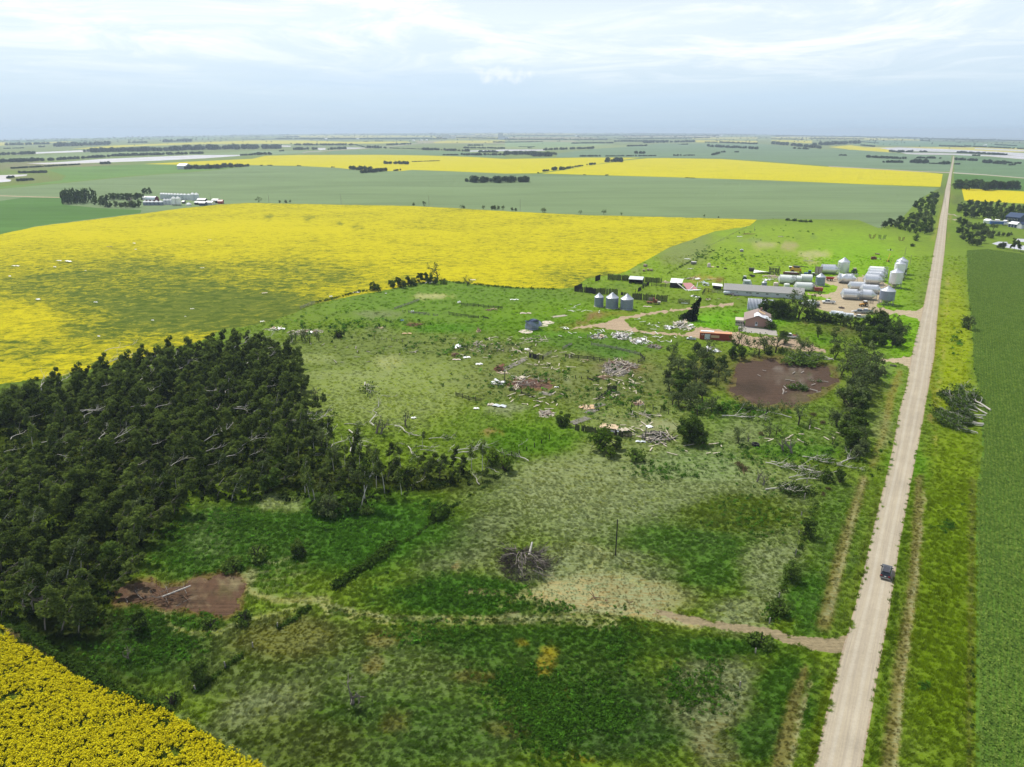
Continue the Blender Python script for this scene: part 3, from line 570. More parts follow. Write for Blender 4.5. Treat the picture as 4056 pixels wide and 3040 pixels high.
cln('B', [(0, 820), (420, 845), (680, 880), (940, 935), (1100, 1000)], 10, 0.25, 0.8)
cb('D', 1100, 520, 260, 18, 0.3, 0.8); cb('B', 700, 345, 500, 8, .6, .6)
def sat(c_):
    c_ = c_*np.array([1.12, 1.02, 0.84]); l_ = c_.mean(1, keepdims=True); return np.maximum(l_+(c_-l_)*1.18, .004)
_k = len(STROKES)
for y_ in range(6): line('H', [(960+8*y_, 290+22*y_), (1150, 298+23*y_), (1330-6*y_, 320+22*y_)], 5, (132, 122, 112) if y_ % 2 == 0 else (66, 84, 40), 0, 0.75)
blob('H', 1150, 350, 170, 40, (112, 98, 84), 0, 0.7); blob('H', 880, 440, 130, 60, (72, 60, 48), 0, 0.8); blob('H', 1250, 490, 120, 40, (104, 98, 66), 0, 0.6); line('H', [(880, 250), (960, 300)], 5, (140, 126, 110), 0, 0.8)
line('H', [(820, 500), (950, 545), (1150, 540), (1280, 480)], 8, (120, 100, 84), 0, 0.6)
for y_ in range(7): line('J', [(700+10*y_, 610+20*y_), (1000, 590+24*y_), (1330, 560+26*y_)], 7, (134, 116, 88) if y_ % 2 == 0 else (70, 60, 44), 0, 0.6)
blob('J', 1280, 650, 60, 30, (100, 108, 60), 0, 0.35); blob('J', 1060, 700, 90, 30, (66, 54, 44), 0, 0.8); blob('J', 1330, 590, 70, 40, (146, 136, 100), 0, 0.8)
SSTROKE = STROKES[_k:]; del STROKES[_k:]
def wob(x, y, f, sd):
    r = np.random.default_rng(sd); o = 0
    for k in range(4):
        a = r.uniform(0, 6.28, 3); o = o+np.sin(x*f*math.cos(a[0])*1.9**k+y*f*1.9**k*math.sin(a[0])*1.6+a[1]+1.3*np.sin(y*f*1.3*1.9**k+a[2]))/1.45**k
    return o
def paint(px, py, rgb, al, strokes):
    sc_w = np.clip((py-700)/1400, 0.12, 1.0)
    P = np.stack([px, py], 1); px, py = px+15*sc_w*wob(px, py, 0.022/1.0, 3), py+9*sc_w*wob(px, py, 0.022, 8)
    for kind, a0, a1, rx, ry, rc, ra, s, rot in strokes:
        if kind == 'b':
            dx = px-a0; dy = py-a1
            if rot: ca, sa = math.cos(rot), math.sin(rot); dx, dy = dx*ca+dy*sa, -dx*sa+dy*ca
            d = np.hypot(dx/rx, dy/ry); w_ = np.clip((1.35-d)/0.8, 0, 1)
        else:
            w_ = np.zeros(len(P)); pts = a0
            for i in range(len(pts)-1):
                A_, B_ = pts[i], pts[i+1]; d_ = B_-A_; L2 = max((d_**2).sum(), 1e-6)
                t_ = np.clip(((P-A_) @ d_)/L2, 0, 1); dist = np.hypot(*(P-(A_+t_[:, None]*d_)).T)
                ww = (a1[i]*(1-t_)+a1[i+1]*t_) if isinstance(a1, list) else a1
                w_ = np.maximum(w_, np.clip((ww*0.75-dist)/(ww*0.45), 0, 1))
        w_ = w_*w_*(3-2*w_)*s
        if rc is not None: rgb[:] = rgb*(1-w_[:, None])+np.array(rc)*w_[:, None]
        if ra is not None: al[:] = al*(1-w_)+ra*w_
# ------------------------------------------------------------------ build: one constrained triangulation shared by all regions
def densify(poly, n=24):
    o = []
    for i, (x0, y0) in enumerate(poly):
        x1, y1 = poly[(i+1) % len(poly)]; L = math.hypot(x1-x0, y1-y0); k = max(1, int(L/(n if max(y0, y1) > 700 else 60)))
        if L > 1500: k = 12
        for j in range(k): o.append((x0+(x1-x0)*j/k, y0+(y1-y0)*j/k))
    return o
BASE = [(-4200, 525.5), (8200, 525.5), (8200, 6500), (-4200, 6500)]
verts2, edges2, polys2 = [], [], []
def addpoly(fp):
    k = len(verts2); sa = sum(a[0]*b[1]-b[0]*a[1] for a, b in zip(fp, fp[1:]+fp[:1]))
    if sa < 0: fp = fp[::-1]
    verts2.extend(fp); edges2.extend((k+i, k+(i+1) % len(fp)) for i in range(len(fp))); polys2.append(np.array(fp))
addpoly(BASE)
for r_ in REG:
    p = densify(r_['poly'], 9 if r_['name'].endswith('soil') or r_['name'].endswith('drive') else 90 if r_['key'] == 'road' else 24); q = np.array(p)
    x, y, z = G2(q[:, 0], q[:, 1]); u, v = flatpix(x, y)
    jit = 4.0 if r_['name'] in ('garden_soil', 'burnt_soil', 'barn_soil', 'farm_drive', 'field_drive') else 0.8 if r_['key'] in ('road', 'main', 'near', 'bean') else 0.0
    if r_['name'].endswith('soil'):
        STROKES.append(('l', np.array(r_['poly']+r_['poly'][:1]), 30 if r_['key'][0] != 'b' or r_['name'] == 'burnt_soil' else 12, 0, 0, tuple(np.array(r_['rgb'])*1.15), 0.1, 0.75, 0)); aw = 11 if r_['name'] != 'barn_soil' else 5
        u = u+aw*wob(u, v, 0.05, 4); v = v+aw*0.5*wob(u, v, 0.05, 6)
    if jit:
        rr = np.random.default_rng(len(p)); u = u+rr.normal(0, jit, len(u)); v = v+rr.normal(0, jit*0.6, len(v))
    v = np.maximum(v, 526.0)
    addpoly([(float(a), float(b_)) for a, b_ in zip(u, v)])
v_ = 527.0; rg = np.random.default_rng(3)
while v_ < 6400:
    st = min(max((v_-516)*0.055, 1.6), 17.0) if v_ < 3150 else 60+(v_-3150)*0.06
    us = 17.0 if v_ > 880 else (30.0 if v_ > 640 else 70.0)
    if v_ > 3150: us = 90
    row = list(np.arange(-40, 4100, us)) if v_ < 3150 else list(np.arange(-3000, 7000, 160))
    if v_ < 3150: row += list(np.arange(-4100, -60, 160))+list(np.arange(4130, 8100, 160))
    row = np.array(row); n = len(row)
    verts2.extend(zip((row+rg.uniform(-.35, .35, n)*us).tolist(), (v_+rg.uniform(-.3, .3, n)*st).tolist())); v_ += st
ov, oe, of, _, _, ofc = delaunay_2d_cdt([Vector(p) for p in verts2], edges2, [], 0, 1e-4, False)
UV = np.array([(p.x, p.y) for p in ov]); TRI = np.array([list(f) for f in of])
CEN = UV[TRI].mean(1); PRI = np.zeros(len(TRI), int)
def inside(P, poly):
    x, y = P[:, 0], P[:, 1]; r = np.zeros(len(P), bool)
    for (x0, y0), (x1, y1) in zip(poly, np.roll(poly, -1, 0)):
        if y0 == y1: continue
        r ^= ((y0 > y) != (y1 > y)) & (x < (x1-x0)*(y-y0)/(y1-y0)+x0)
    return r
for i_, pl_ in enumerate(polys2[1:]):
    k_ = np.nonzero((CEN[:, 0] > pl_[:, 0].min()) & (CEN[:, 0] < pl_[:, 0].max()) & (CEN[:, 1] > pl_[:, 1].min()) & (CEN[:, 1] < pl_[:, 1].max()))[0]
    PRI[k_[inside(CEN[k_], pl_)]] = i_+1
px_, py_ = UV[:, 0], UV[:, 1]
WX, WY = rayflat(px_, py_); WZ = relief(WX, WY)
RC = np.tile(np.array(srgb(104, 132, 48)), (len(UV), 1)); RA = np.full(len(UV), 0.12)
# general land far away is duller
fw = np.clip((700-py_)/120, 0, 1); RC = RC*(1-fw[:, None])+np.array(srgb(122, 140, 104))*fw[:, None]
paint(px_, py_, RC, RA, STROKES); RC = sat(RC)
for ri in range(-1, len(REG)):
    sel = PRI == ri+1
    tr = TRI[sel]
    if len(tr) == 0: continue
    used, invx = np.unique(tr, return_inverse=True); tr2 = invx.reshape(tr.shape)
    a_ = UV[tr]; area = (a_[:, 1, 0]-a_[:, 0, 0])*(a_[:, 2, 1]-a_[:, 0, 1])-(a_[:, 1, 1]-a_[:, 0, 1])*(a_[:, 2, 0]-a_[:, 0, 0])
    tr2 = np.where((area > 0)[:, None], tr2[:, ::-1], tr2)     # pixel y runs down
    V3 = np.stack([WX[used], WY[used], WZ[used]], 1)
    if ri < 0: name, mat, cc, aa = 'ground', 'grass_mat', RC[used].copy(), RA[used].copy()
    else:
        r_ = REG[ri]; name, mat = r_['name'], r_['mat']; cc = np.tile(np.array(r_['rgb']), (len(used), 1)); aa = np.full(len(used), float(r_['a']))
        if r_['name'].endswith('soil'): paint(px_[used], py_[used], cc, aa, SSTROKE)
        if r_['name'] == 'canola_field' and r_['key'] == 'main': paint(px_[used], py_[used], cc, aa, CSTROKE)
    vv = V3.tolist(); ff = tr2.tolist()
    if ri < 0:
        k = len(vv); S_ = 26000.0      # the land behind and beside the camera, a little lower, closes the sheet
        vv += [(-S_, -S_, -260.0), (S_, -S_, -260.0), (S_, S_, -262.0), (-S_, S_, -262.0)]; ff.append([k, k+1, k+2, k+3])
        vv += [(-1500.0, -1500.0, -0.5), (1500.0, -1500.0, -0.5), (1500.0, 60.0, -0.5), (-1500.0, 60.0, -0.5)]; ff.append([k+4, k+5, k+6, k+7])
        cc = np.vstack([cc, np.tile(srgb(90, 120, 40), (8, 1))]); aa = np.concatenate([aa, np.full(8, .1)])
    me = bpy.data.meshes.new(name); me.from_pydata(vv, [], ff); me.update()
    at = me.color_attributes.new('col', 'FLOAT_COLOR', 'POINT'); at.data.foreach_set('color', np.concatenate([cc, aa[:, None]], 1).astype(np.float32).ravel())
    if name == 'gravel_road':
        rl = np.array(sorted(RL, key=lambda q: q[1])); rr_ = np.array(sorted(RR, key=lambda q: q[1]))
        lx = np.interp(py_[used], rl[:, 1], rl[:, 0]); rx_ = np.interp(py_[used], rr_[:, 1], rr_[:, 0])
        ac = (px_[used]-lx)/(rx_-lx); va = me.attributes.new('uvr', 'FLOAT_VECTOR', 'POINT')
        va.data.foreach_set('vector', np.stack([ac, WY[used], ac*0], 1).astype(np.float32).ravel())
    me.materials.append(MATS[mat])
    o = bpy.data.objects.new(name, me); COL.objects.link(o); tag(o, kind='structure')
print('ground', len(UV), len(TRI))
# ------------------------------------------------------------------ vegetation materials
def leaf_mat(name, rgb, rgb2, trans=0.25, inst=False, attrcol=False):
    m, nt, b = newmat(name); t = NT(nt); nt.nodes.remove(b)
    o = nt.nodes['Material Output']
    info = t.n('ShaderNodeObjectInfo').outputs['Random']
    n = t.noise(t.n('ShaderNodeTexCoord').outputs['Object'], 0.9, 4, 0.7)
    if attrcol:
        a = t.attr('col', 'INSTANCER').outputs['Color']; r = t.attr('rnd', 'INSTANCER').outputs['Fac']
        col = t.mix(1.0, a, t.math('ADD', t.math('MULTIPLY', r, 0.9), t.math('ADD', t.math('MULTIPLY', n, 0.7), 0.34)), 'MULTIPLY')
    else:
        f = t.math('ADD', t.math('MULTIPLY', t.math('SUBTRACT', n, 0.5), 3.4), info, clamp=True)
        col = t.mix(f, rgb, rgb2)
    d = t.n('ShaderNodeBsdfDiffuse'); t.put(d.inputs[0], col)
    if attrcol:      # grass is lit as a soft layer: blades share the up-facing side of the sward
        vm = t.n('ShaderNodeVectorMath', operation='SCALE'); t.l(t.n('ShaderNodeNewGeometry').outputs['Normal'], vm.inputs[0]); vm.inputs['Scale'].default_value = 0.45
        va = t.n('ShaderNodeVectorMath', operation='ADD'); t.l(vm.outputs[0], va.inputs[0]); va.inputs[1].default_value = (0, 0, 0.9)
        vn = t.n('ShaderNodeVectorMath', operation='NORMALIZE'); t.l(va.outputs[0], vn.inputs[0]); t.l(vn.outputs[0], d.inputs['Normal'])
    d_ = d; tr = t.n('ShaderNodeBsdfTranslucent'); t.put(tr.inputs[0], t.mix(0.4, col, (0.10, 0.14, 0.01)) if not attrcol else col)
    ms = t.n('ShaderNodeMixShader'); ms.inputs[0].default_value = trans; t.l(d.outputs[0], ms.inputs[1]); t.l(tr.outputs[0], ms.inputs[2]); t.l(ms.outputs[0], o.inputs[0])
    return m
leaf_mat('leaf_aspen', (0.044, 0.070, 0.017), (0.165, 0.228, 0.048), 0.35)
leaf_mat('leaf_dark', (0.032, 0.060, 0.012), (0.120, 0.195, 0.034), 0.3)
leaf_mat('leaf_bright', (0.06, 0.12, 0.012), (0.12, 0.19, 0.02), 0.3)
leaf_mat('leaf_grey', (0.064, 0.094, 0.034), (0.150, 0.195, 0.070), 0.3)
leaf_mat('leaf_dead', (0.085, 0.07, 0.035), (0.15, 0.12, 0.05), 0.2)
leaf_mat('leaf_spruce', (0.010, 0.020, 0.008), (0.025, 0.042, 0.014), 0.1)
leaf_mat('leaf_far', (0.025, 0.042, 0.020), (0.055, 0.080, 0.036), 0.2)
leaf_mat('tuft_mat', None, None, 0.5, attrcol=True)
leaf_mat('yellow_flower', (0.56, 0.49, 0.010), (0.74, 0.66, 0.018), 0.2)
leaf_mat('canola_stem', (0.04, 0.075, 0.012), (0.08, 0.12, 0.02), 0.3)
leaf_mat('bean_leaf', (0.125, 0.215, 0.038), (0.260, 0.370, 0.070), 0.4)
simple('bark_dark', (0.045, 0.036, 0.03), 0.95, var=0.4, scale=2)
simple('bark_white', (0.50, 0.47, 0.42), 0.85, var=0.25, scale=1.2, dirt=(0.06, 0.05, 0.045), dirtamt=0.35)
simple('bark_grey', (0.20, 0.175, 0.15), 0.9, var=0.35, scale=1.2, dirt=(0.05, 0.04, 0.035), dirtamt=0.5)
simple('bark_brown', (0.13, 0.075, 0.045), 0.9, var=0.35, scale=1.5)
# ------------------------------------------------------------------ vegetation meshes
def leaves_mesh(name, cen, size, mat, rng, up=0.35, aspect=1.0, wind=None):
    """one small bent quad per leaf clump"""
    n = len(cen); nr = rng.normal(size=(n, 3)); nr[:, 2] = np.abs(nr[:, 2])+up; nr /= np.linalg.norm(nr, axis=1)[:, None]
    t = rng.normal(size=(n, 3))
    if wind is not None: t = t*0.7+np.array(wind)
    t -= (t*nr).sum(1)[:, None]*nr; t /= np.linalg.norm(t, axis=1)[:, None]; bt = np.cross(nr, t)
    s = np.asarray(size)*rng.uniform(0.6, 1.35, n)
    s = s[:, None]; e1 = t*s*aspect; e2 = bt*s
    v = np.stack([cen-e1, cen-e2*0.8+nr*s*0.25, cen+e1, cen+e2*0.8+nr*s*0.25], 1).reshape(-1, 3)
    me = bpy.data.meshes.new(name); me.vertices.add(4*n); me.vertices.foreach_set('co', v.astype(np.float32).ravel())
    me.loops.add(4*n); me.loops.foreach_set('vertex_index', np.arange(4*n)); me.polygons.add(n)
    me.polygons.foreach_set('loop_start', np.arange(0, 4*n, 4)); me.polygons.foreach_set('loop_total', np.full(n, 4)); me.update(calc_edges=True)
    me.materials.append(MATS[mat]); return me
def lobes_points(lobes, n, rng, shell=0.55):
    w_ = np.array([l[3]*l[4]*l[5] for l in lobes])**0.7; k = rng.choice(len(lobes), n, p=w_/w_.sum())
    L = np.array(lobes)[k]; d = rng.normal(size=(n, 3)); d /= np.linalg.norm(d, axis=1)[:, None]
    return L[:, :3]+d*L[:, 3:6]*(rng.uniform(0, 1, n)**(1-shell)*1.0)[:, None]
def branchy(mb, p, d, L, r, depth, rng, spread=0.6, tips=None, seg=3, curl=0.15):
    p = Vector(p); d = Vector(d).normalized(); pts = [p]; q = p
    for i in range(seg):
        d = (d+Vector(rng.normal(size=3))*curl).normalized(); q = q+d*(L/seg); pts.append(q)
    mb.tube(pts, [r*(1-0.6*i/seg) for i in range(seg+1)], 5 if r > 0.06 else 3, cap=False)
    if tips is not None: tips.append((q, d))
    if depth > 0:
        for k in range(int(rng.integers(2, 4))):
            a = pts[int(rng.integers(1, seg+1))]; nd = (d+Vector(rng.normal(size=3))*spread).normalized()
            branchy(mb, a, nd, L*rng.uniform(0.45, 0.75), r*0.5, depth-1, rng, spread, tips, seg, curl)
TREES = {}
def aspen(i, h=9.0, lean=0.25, leafmat='leaf_aspen', bark='bark_grey', nleaf=1500, rad=1.75, low=0.3, size=0.2, kind='aspen', wind=(1.0, 0.35, 0.1)):
    rng = np.random.default_rng(100+i+len(kind)*31); h = h*rng.uniform(0.85, 1.15)
    f = lambda z: np.array([lean*h*(z/h)**2*1.0, lean*0.35*h*(z/h)**2])
    mb = MB(); zs = np.linspace(0, h*0.95, 6); mb.tube([(*f(z), z) for z in zs], [0.14*(1-0.85*z/h) for z in zs], 6, cap=False)
    lobes = []
    for k in range(10):
        z = h*(low+(0.98-low)*(k+rng.uniform(0, 1))/10); rr = rad*(1.15-0.55*abs((z/h)-0.62)/0.5)*rng.uniform(0.6, 1.05); a = rng.uniform(0, 6.28); q = f(z)
        o = rr*0.55; cx_, cy_ = q[0]+math.cos(a)*o+rr*lean*1.2, q[1]+math.sin(a)*o
        lobes.append((cx_, cy_, z, rr*0.75, rr*0.6, h*0.085)); mb.tube([(*f(z*0.86), z*0.86), (cx_, cy_, z)], [0.05, 0.015], 3, cap=False)
    cen = lobes_points(lobes, nleaf, rng, 0.5); cen[:, 2] = np.maximum(cen[:, 2], 0.3)
    tm = mb.mesh(kind+'_trunk'); tm.materials.append(MATS[bark])
    return tm, leaves_mesh(kind+'_crown', cen, size, leafmat, rng, 0.2, 1.5, wind)
def bushy(i, h=7.0, r=2.8, leafmat='leaf_dark', n=1900, size=0.22, low=0.12, bark='bark_dark'):
    rng = np.random.default_rng(300+i); mb = MB(); lobes = []; tips = []
    for k in range(4): branchy(mb, (0, 0, 0), (rng.normal()*0.4, rng.normal()*0.4, 1), h*0.6, 0.13, 1, rng, 0.5, tips)
    for k in range(15):
        a = rng.uniform(0, 6.28); q = rng.uniform(0, 1)**0.5; z = h*(low+0.8*rng.uniform(0, 1)*(1-0.35*q*q)); s = r*rng.uniform(0.28, 0.5)
        lobes.append((math.cos(a)*q*r*0.75, math.sin(a)*q*r*0.75, z, s, s, s*0.8))
    cen = lobes_points(lobes, n, rng, 0.75); cen[:, 2] = np.maximum(cen[:, 2], 0.1)
    tm = mb.mesh('tree_trunk'); tm.materials.append(MATS[bark]); return tm, leaves_mesh('tree_crown', cen, size, leafmat, rng, 0.3, 1.2)
def spruce(i, h=12.0, r=3.9):
    rng = np.random.default_rng(500+i); mb = MB(); mb.tube([(0, 0, 0), (0, 0, h)], [0.2, 0.03], 6); cen = []
    for k in range(26):
        z = h*(0.06+0.93*k/26); rr = r*(1-k/27)**0.9*rng.uniform(0.8, 1.1)
        for j in range(9):
            a = rng.uniform(0, 6.28); mb.tube([(0, 0, z), (math.cos(a)*rr, math.sin(a)*rr, z-rr*0.25)], [0.04, 0.01], 3, cap=False)
            m_ = int(6+rr*7)
            for q in range(m_):
                f_ = (q+rng.uniform())/m_; cen.append((math.cos(a)*rr*f_+rng.normal()*0.12, math.sin(a)*rr*f_+rng.normal()*0.12, z-rr*0.25*f_+rng.normal()*0.1))
    tm = mb.mesh('spruce_trunk'); tm.materials.append(MATS['bark_dark']); return tm, leaves_mesh('spruce_crown', np.array(cen), 0.30, 'leaf_spruce', rng, 0.1, 1.6)
def broken(i, h=5.5, nleaf=220, leafmat='leaf_grey', bark='bark_dark', depth=2, spread=0.55):
    rng = np.random.default_rng(700+i); mb = MB(); tips = []; d = (rng.normal()*0.15+0.1, rng.normal()*0.12, 1)
    mb.tube([(0, 0, 0), (d[0]*h*0.25, d[1]*h*0.25, h*0.3)], [0.24, 0.18], 7, cap=False)
    for k in range(4): branchy(mb, (d[0]*h*0.25, d[1]*h*0.25, h*(0.18+0.04*k)), (rng.normal()*0.5+0.1, rng.normal()*0.5, 1), h*0.5, 0.12, depth, rng, spread, tips)
    T = np.array([tuple(q) for q, _ in tips]); k = rng.choice(len(T), nleaf); cen = T[k]+rng.normal(size=(nleaf, 3))*0.35
    tm = mb.mesh('broken_trunk'); tm.materials.append(MATS[bark]); return tm, leaves_mesh('leaf_tufts', cen, 0.2, leafmat, rng, 0.3, 1.3)
def fallen(i, L=8.0, nleaf=160, leafmat='leaf_dark', bark='bark_white', r=0.16, nb=9):
    """trunk lying along +x"""
    rng = np.random.default_rng(900+i); mb = MB(); tips = []
    pts = [(L*k/6, rng.normal()*0.25, 0.35+0.25*math.sin(k)*rng.uniform(0, 1)+0.06*k) for k in range(7)]
    mb.tube(pts, [r*(1-0.75*k/6) for k in range(7)], 7)
    for k in range(nb):
        b_ = Vector(pts[int(rng.integers(2, 7))]); branchy(mb, b_, (1.0, rng.normal()*0.6, 0.15+abs(rng.normal())*0.3), L*rng.uniform(0.18, 0.36), r*0.35, 1, rng, 0.4, tips)
    T = np.array([tuple(q) for q, _ in tips]); k = rng.choice(len(T), max(nleaf, 1)); cen = T[k]+rng.normal(size=(len(k), 3))*np.array([0.5, 0.5, 0.3]); cen[:, 2] = np.abs(cen[:, 2])*0.6
    tm = mb.mesh('fallen_trunk'); tm.materials.append(MATS[bark]); return tm, leaves_mesh('leaf_tufts', cen, 0.2, leafmat, rng, 0.5, 1.4, (1, 0, 0)) if nleaf else None
TREES['aspen'] = [aspen(i, lean=0.15+0.05*i, rad=1.4+0.12*(i*5 % 9), nleaf=1100+80*i) for i in range(9)]
TREES['aspen_lean'] = [aspen(20+i, 8.5, 0.7) for i in range(5)]
TREES['aspen_sparse'] = [aspen(40+i, 9.5, 0.12, nleaf=330, low=0.55, bark='bark_white', rad=1.3) for i in range(4)]
TREES['aspen_grey'] = [aspen(60+i, 7.5, 0.2, 'leaf_grey', nleaf=600, bark='bark_white') for i in range(3)]
TREES['bushy'] = [bushy(i) for i in range(6)]
TREES['bushy_grey'] = [bushy(20+i, 6, 2.6, 'leaf_grey', 1200) for i in range(3)]
TREES['bushy_bright'] = [bushy(40+i, 3.2, 1.5, 'leaf_bright', 500, 0.18) for i in range(3)]
TREES['orchard'] = [bushy(60+i, 4.2, 1.7, 'leaf_aspen', 520, 0.2, 0.4) for i in range(3)]
TREES['spruce'] = [spruce(i) for i in range(2)]
TREES['spire'] = [aspen(80+i, 11.0, 0.0, 'leaf_dark', nleaf=900, rad=1.1, low=0.05, size=0.3, wind=(0, 0, 1)) for i in range(4)]
TREES['broken'] = [broken(i) for i in range(6)]
TREES['broken_bare'] = [broken(20+i, 3.4, 18, bark='bark_grey', depth=1) for i in range(4)]
TREES['broken_big'] = [broken(40+i, 9.0, 300, 'leaf_dark', depth=2) for i in range(3)]
TREES['broken_leafy'] = [broken(60+i, 7.0, 900, 'leaf_grey', depth=2) for i in range(3)]
TREES['fallen'] = [fallen(i, 8.5, 140) for i in range(4)]
TREES['fallen_bare'] = [fallen(20+i, 8.0, 0, r=0.12, nb=5) for i in range(4)]
TREES['fallen_leafy'] = [fallen(40+i, 7.5, 900, 'leaf_dark', nb=14) for i in range(4)]
TREES['fallen_brown'] = [fallen(60+i, 6.5, 500, 'leaf_dead', 'bark_brown', nb=12) for i in range(3)]
TREES['shrub'] = [bushy(80+i, 1.5, 1.2, 'leaf_dark', 260, 0.16, 0.05) for i in range(3)]
TREES['shrub_dead'] = [bushy(90+i, 1.6, 1.3, 'leaf_dead', 260, 0.16, 0.05, 'bark_brown') for i in range(2)]
KCAT = dict(aspen=('aspen', 'aspen_tree'), aspen_lean=('aspen', 'aspen_tree'), aspen_sparse=('aspen', 'aspen_tree'), aspen_grey=('aspen', 'aspen_tree'), spruce=('spruce', 'spruce_tree'), spire=('poplar', 'poplar_tree'), broken=('broken tree', 'broken_tree'), broken_bare=('dead tree', 'dead_tree'), broken_big=('broken tree', 'broken_tree'), broken_leafy=('broken tree', 'broken_tree'), bushy_grey=('willow', 'willow_tree'), orchard=('fruit tree', 'fruit_tree'))
def plant_tree(kind, p, s=1.0, rz=None, label=None, group=None, cat='tree', name=None, rot=None, rng=RNG, parts=('trunk', 'crown')):
    v = TREES[kind][int(rng.integers(0, len(TREES[kind])))]
    if cat == 'tree': cat, name = KCAT.get(str(kind), ('tree', 'tree'))
    t_ = thing(name or 'tree', label, cat, p, rz if rz is not None else float(rng.uniform(0, 6.28)), group, rot, s)
    obj(parts[0], v[0], None, t_)
    if v[1] is not None: obj(parts[1], v[1], None, t_)
    return t_
# ------------------------------------------------------------------ scattering of uncountable plants
PROTO = {}
def scatter(name, label, cat, pos, rot, scl, protos, col=None, kind='stuff'):
    n = len(pos); me = bpy.data.meshes.new(name); me.vertices.add(n); me.vertices.foreach_set('co', np.asarray(pos, np.float32).ravel()); me.update()
    def at(nm, typ, arr, key='value'):
        a = me.attributes.new(nm, typ, 'POINT'); a.data.foreach_set(key, np.asarray(arr, np.float32).ravel())
    at('rot', 'FLOAT_VECTOR', rot, 'vector'); at('scl', 'FLOAT', scl); at('rnd', 'FLOAT', RNG.uniform(0, 1, n))
    if col is not None: at('col', 'FLOAT_COLOR', np.concatenate([col, np.ones((n, 1))], 1), 'color')
    ai = me.attributes.new('idx', 'INT', 'POINT'); ai.data.foreach_set('value', RNG.integers(0, len(protos), n).astype(np.int32))
    key = tuple(m_.name for m_ in protos)
    if key not in PROTO:
        cc = bpy.data.collections.new('plants_'+str(len(PROTO)))
        for k, m_ in enumerate(protos): cc.objects.link(bpy.data.objects.new('plant%02d' % k, m_))
        PROTO[key] = cc
    ng = bpy.data.node_groups.new(name+'_scatter', 'GeometryNodeTree')
    ng.interface.new_socket('Geometry', in_out='INPUT', socket_type='NodeSocketGeometry'); ng.interface.new_socket('Geometry', in_out='OUTPUT', socket_type='NodeSocketGeometry')
    N_ = ng.nodes.new; gi = N_('NodeGroupInput'); go = N_('NodeGroupOutput'); ip = N_('GeometryNodeInstanceOnPoints'); ci = N_('GeometryNodeCollectionInfo')
    ci.inputs['Collection'].default_value = PROTO[key]; ci.inputs['Separate Children'].default_value = True; ci.inputs['Reset Children'].default_value = True
    def na(nm, typ):
        q = N_('GeometryNodeInputNamedAttribute'); q.data_type = typ; q.inputs['Name'].default_value = nm; return q.outputs[0]
    er = N_('FunctionNodeEulerToRotation'); ng.links.new(na('rot', 'FLOAT_VECTOR'), er.inputs[0])
    ng.links.new(gi.outputs[0], ip.inputs['Points']); ng.links.new(ci.outputs[0], ip.inputs['Instance']); ip.inputs['Pick Instance'].default_value = True
    ng.links.new(na('idx', 'INT'), ip.inputs['Instance Index']); ng.links.new(er.outputs[0], ip.inputs['Rotation']); ng.links.new(na('scl', 'FLOAT'), ip.inputs['Scale'])
    ng.links.new(ip.outputs[0], go.inputs[0])
    o = bpy.data.objects.new(name, me); COL.objects.link(o); md = o.modifiers.new('scatter', 'NODES'); md.node_group = ng
    tag(o, label, cat, kind=kind); return o
def flat_inside(px, py, keys):
    P = np.stack([px, py], 1); r = np.zeros(len(px), bool)
    for i_, r_ in enumerate(REG):
        if keys(r_): r |= inside(P, polys2[i_+1])
    return r
def tuft_mesh(i, n=24, h=0.46, w_=0.055, spread=0.5, lean=0.8, mat='tuft_mat'):
    rng = np.random.default_rng(40+i); v = []; f = []
    for k in range(n):
        a = rng.uniform(0, 6.28); b = rng.uniform(0, 6.28); r0 = rng.uniform(0, spread); x, y = math.cos(a)*r0, math.sin(a)*r0; hh = h*rng.uniform(0.6, 1.2)
        dx, dy = math.cos(b)*w_, math.sin(b)*w_; tx, ty = x+lean*hh+rng.normal()*0.12, y+rng.normal()*0.14
        k0 = len(v); v += [(x-dx, y-dy, 0), (x+dx, y+dy, 0), (tx, ty, hh)]; f.append((k0, k0+1, k0+2))
    me = bpy.data.meshes.new('tuft'); me.from_pydata(v, [], f); me.materials.append(MATS[mat]); return me
tufts = [tuft_mesh(i) for i in range(4)]
leafy = [leaves_mesh('weed', np.random.default_rng(i).normal(size=(16, 3))*np.array([.26, .26, .14])+np.array([0, 0, .25]), 0.13, 'tuft_mat', np.random.default_rng(i), 0.4, 1.2) for i in range(3)]
def sample_ground(d0, d1, per_m2, rng, half=0.80):
    n = int((d1**2-d0**2)*(half+14/(d0+d1)*2)/ per_m2); d = np.sqrt(rng.uniform(d0**2, d1**2, n)); x = (d*0.70+24)*rng.uniform(-1, 1, n); return x, d
rg = np.random.default_rng(21); xs, ys = [], []
sc_ = []
for d0, d1, per, s in ((46, 100, 0.24, 0.8), (100, 150, 0.34, 0.9), (150, 210, 0.8, 1.0), (210, 300, 2.6, 1.2), (300, 470, 9.0, 1.5)):
    x, y = sample_ground(d0, d1, per, rg); xs.append(x); ys.append(y); sc_.append(np.full(len(x), s))
x = np.concatenate(xs); y = np.concatenate(ys); s = np.concatenate(sc_)
u, v = flatpix(x, y); bad = (lambda j_: flat_inside(u+rg.normal(0, 7, len(u))*j_, v+rg.normal(0, 4, len(u))*j_, lambda r_: True))(np.clip((v-1150)/900, .08, 1))
lax = np.interp(v, [q[1] for q in sorted(RL, key=lambda q: q[1])], [q[0] for q in sorted(RL, key=lambda q: q[1])])
k = ~bad & (v < 3200); x, y, s, u, v = x[k], y[k], s[k], u[k], v[k]
cc = np.tile(np.array(srgb(104, 132, 48)), (len(x), 1)); aa = np.full(len(x), 0.12); paint(u, v, cc, aa, STROKES); cc = sat(cc)
n = len(x)
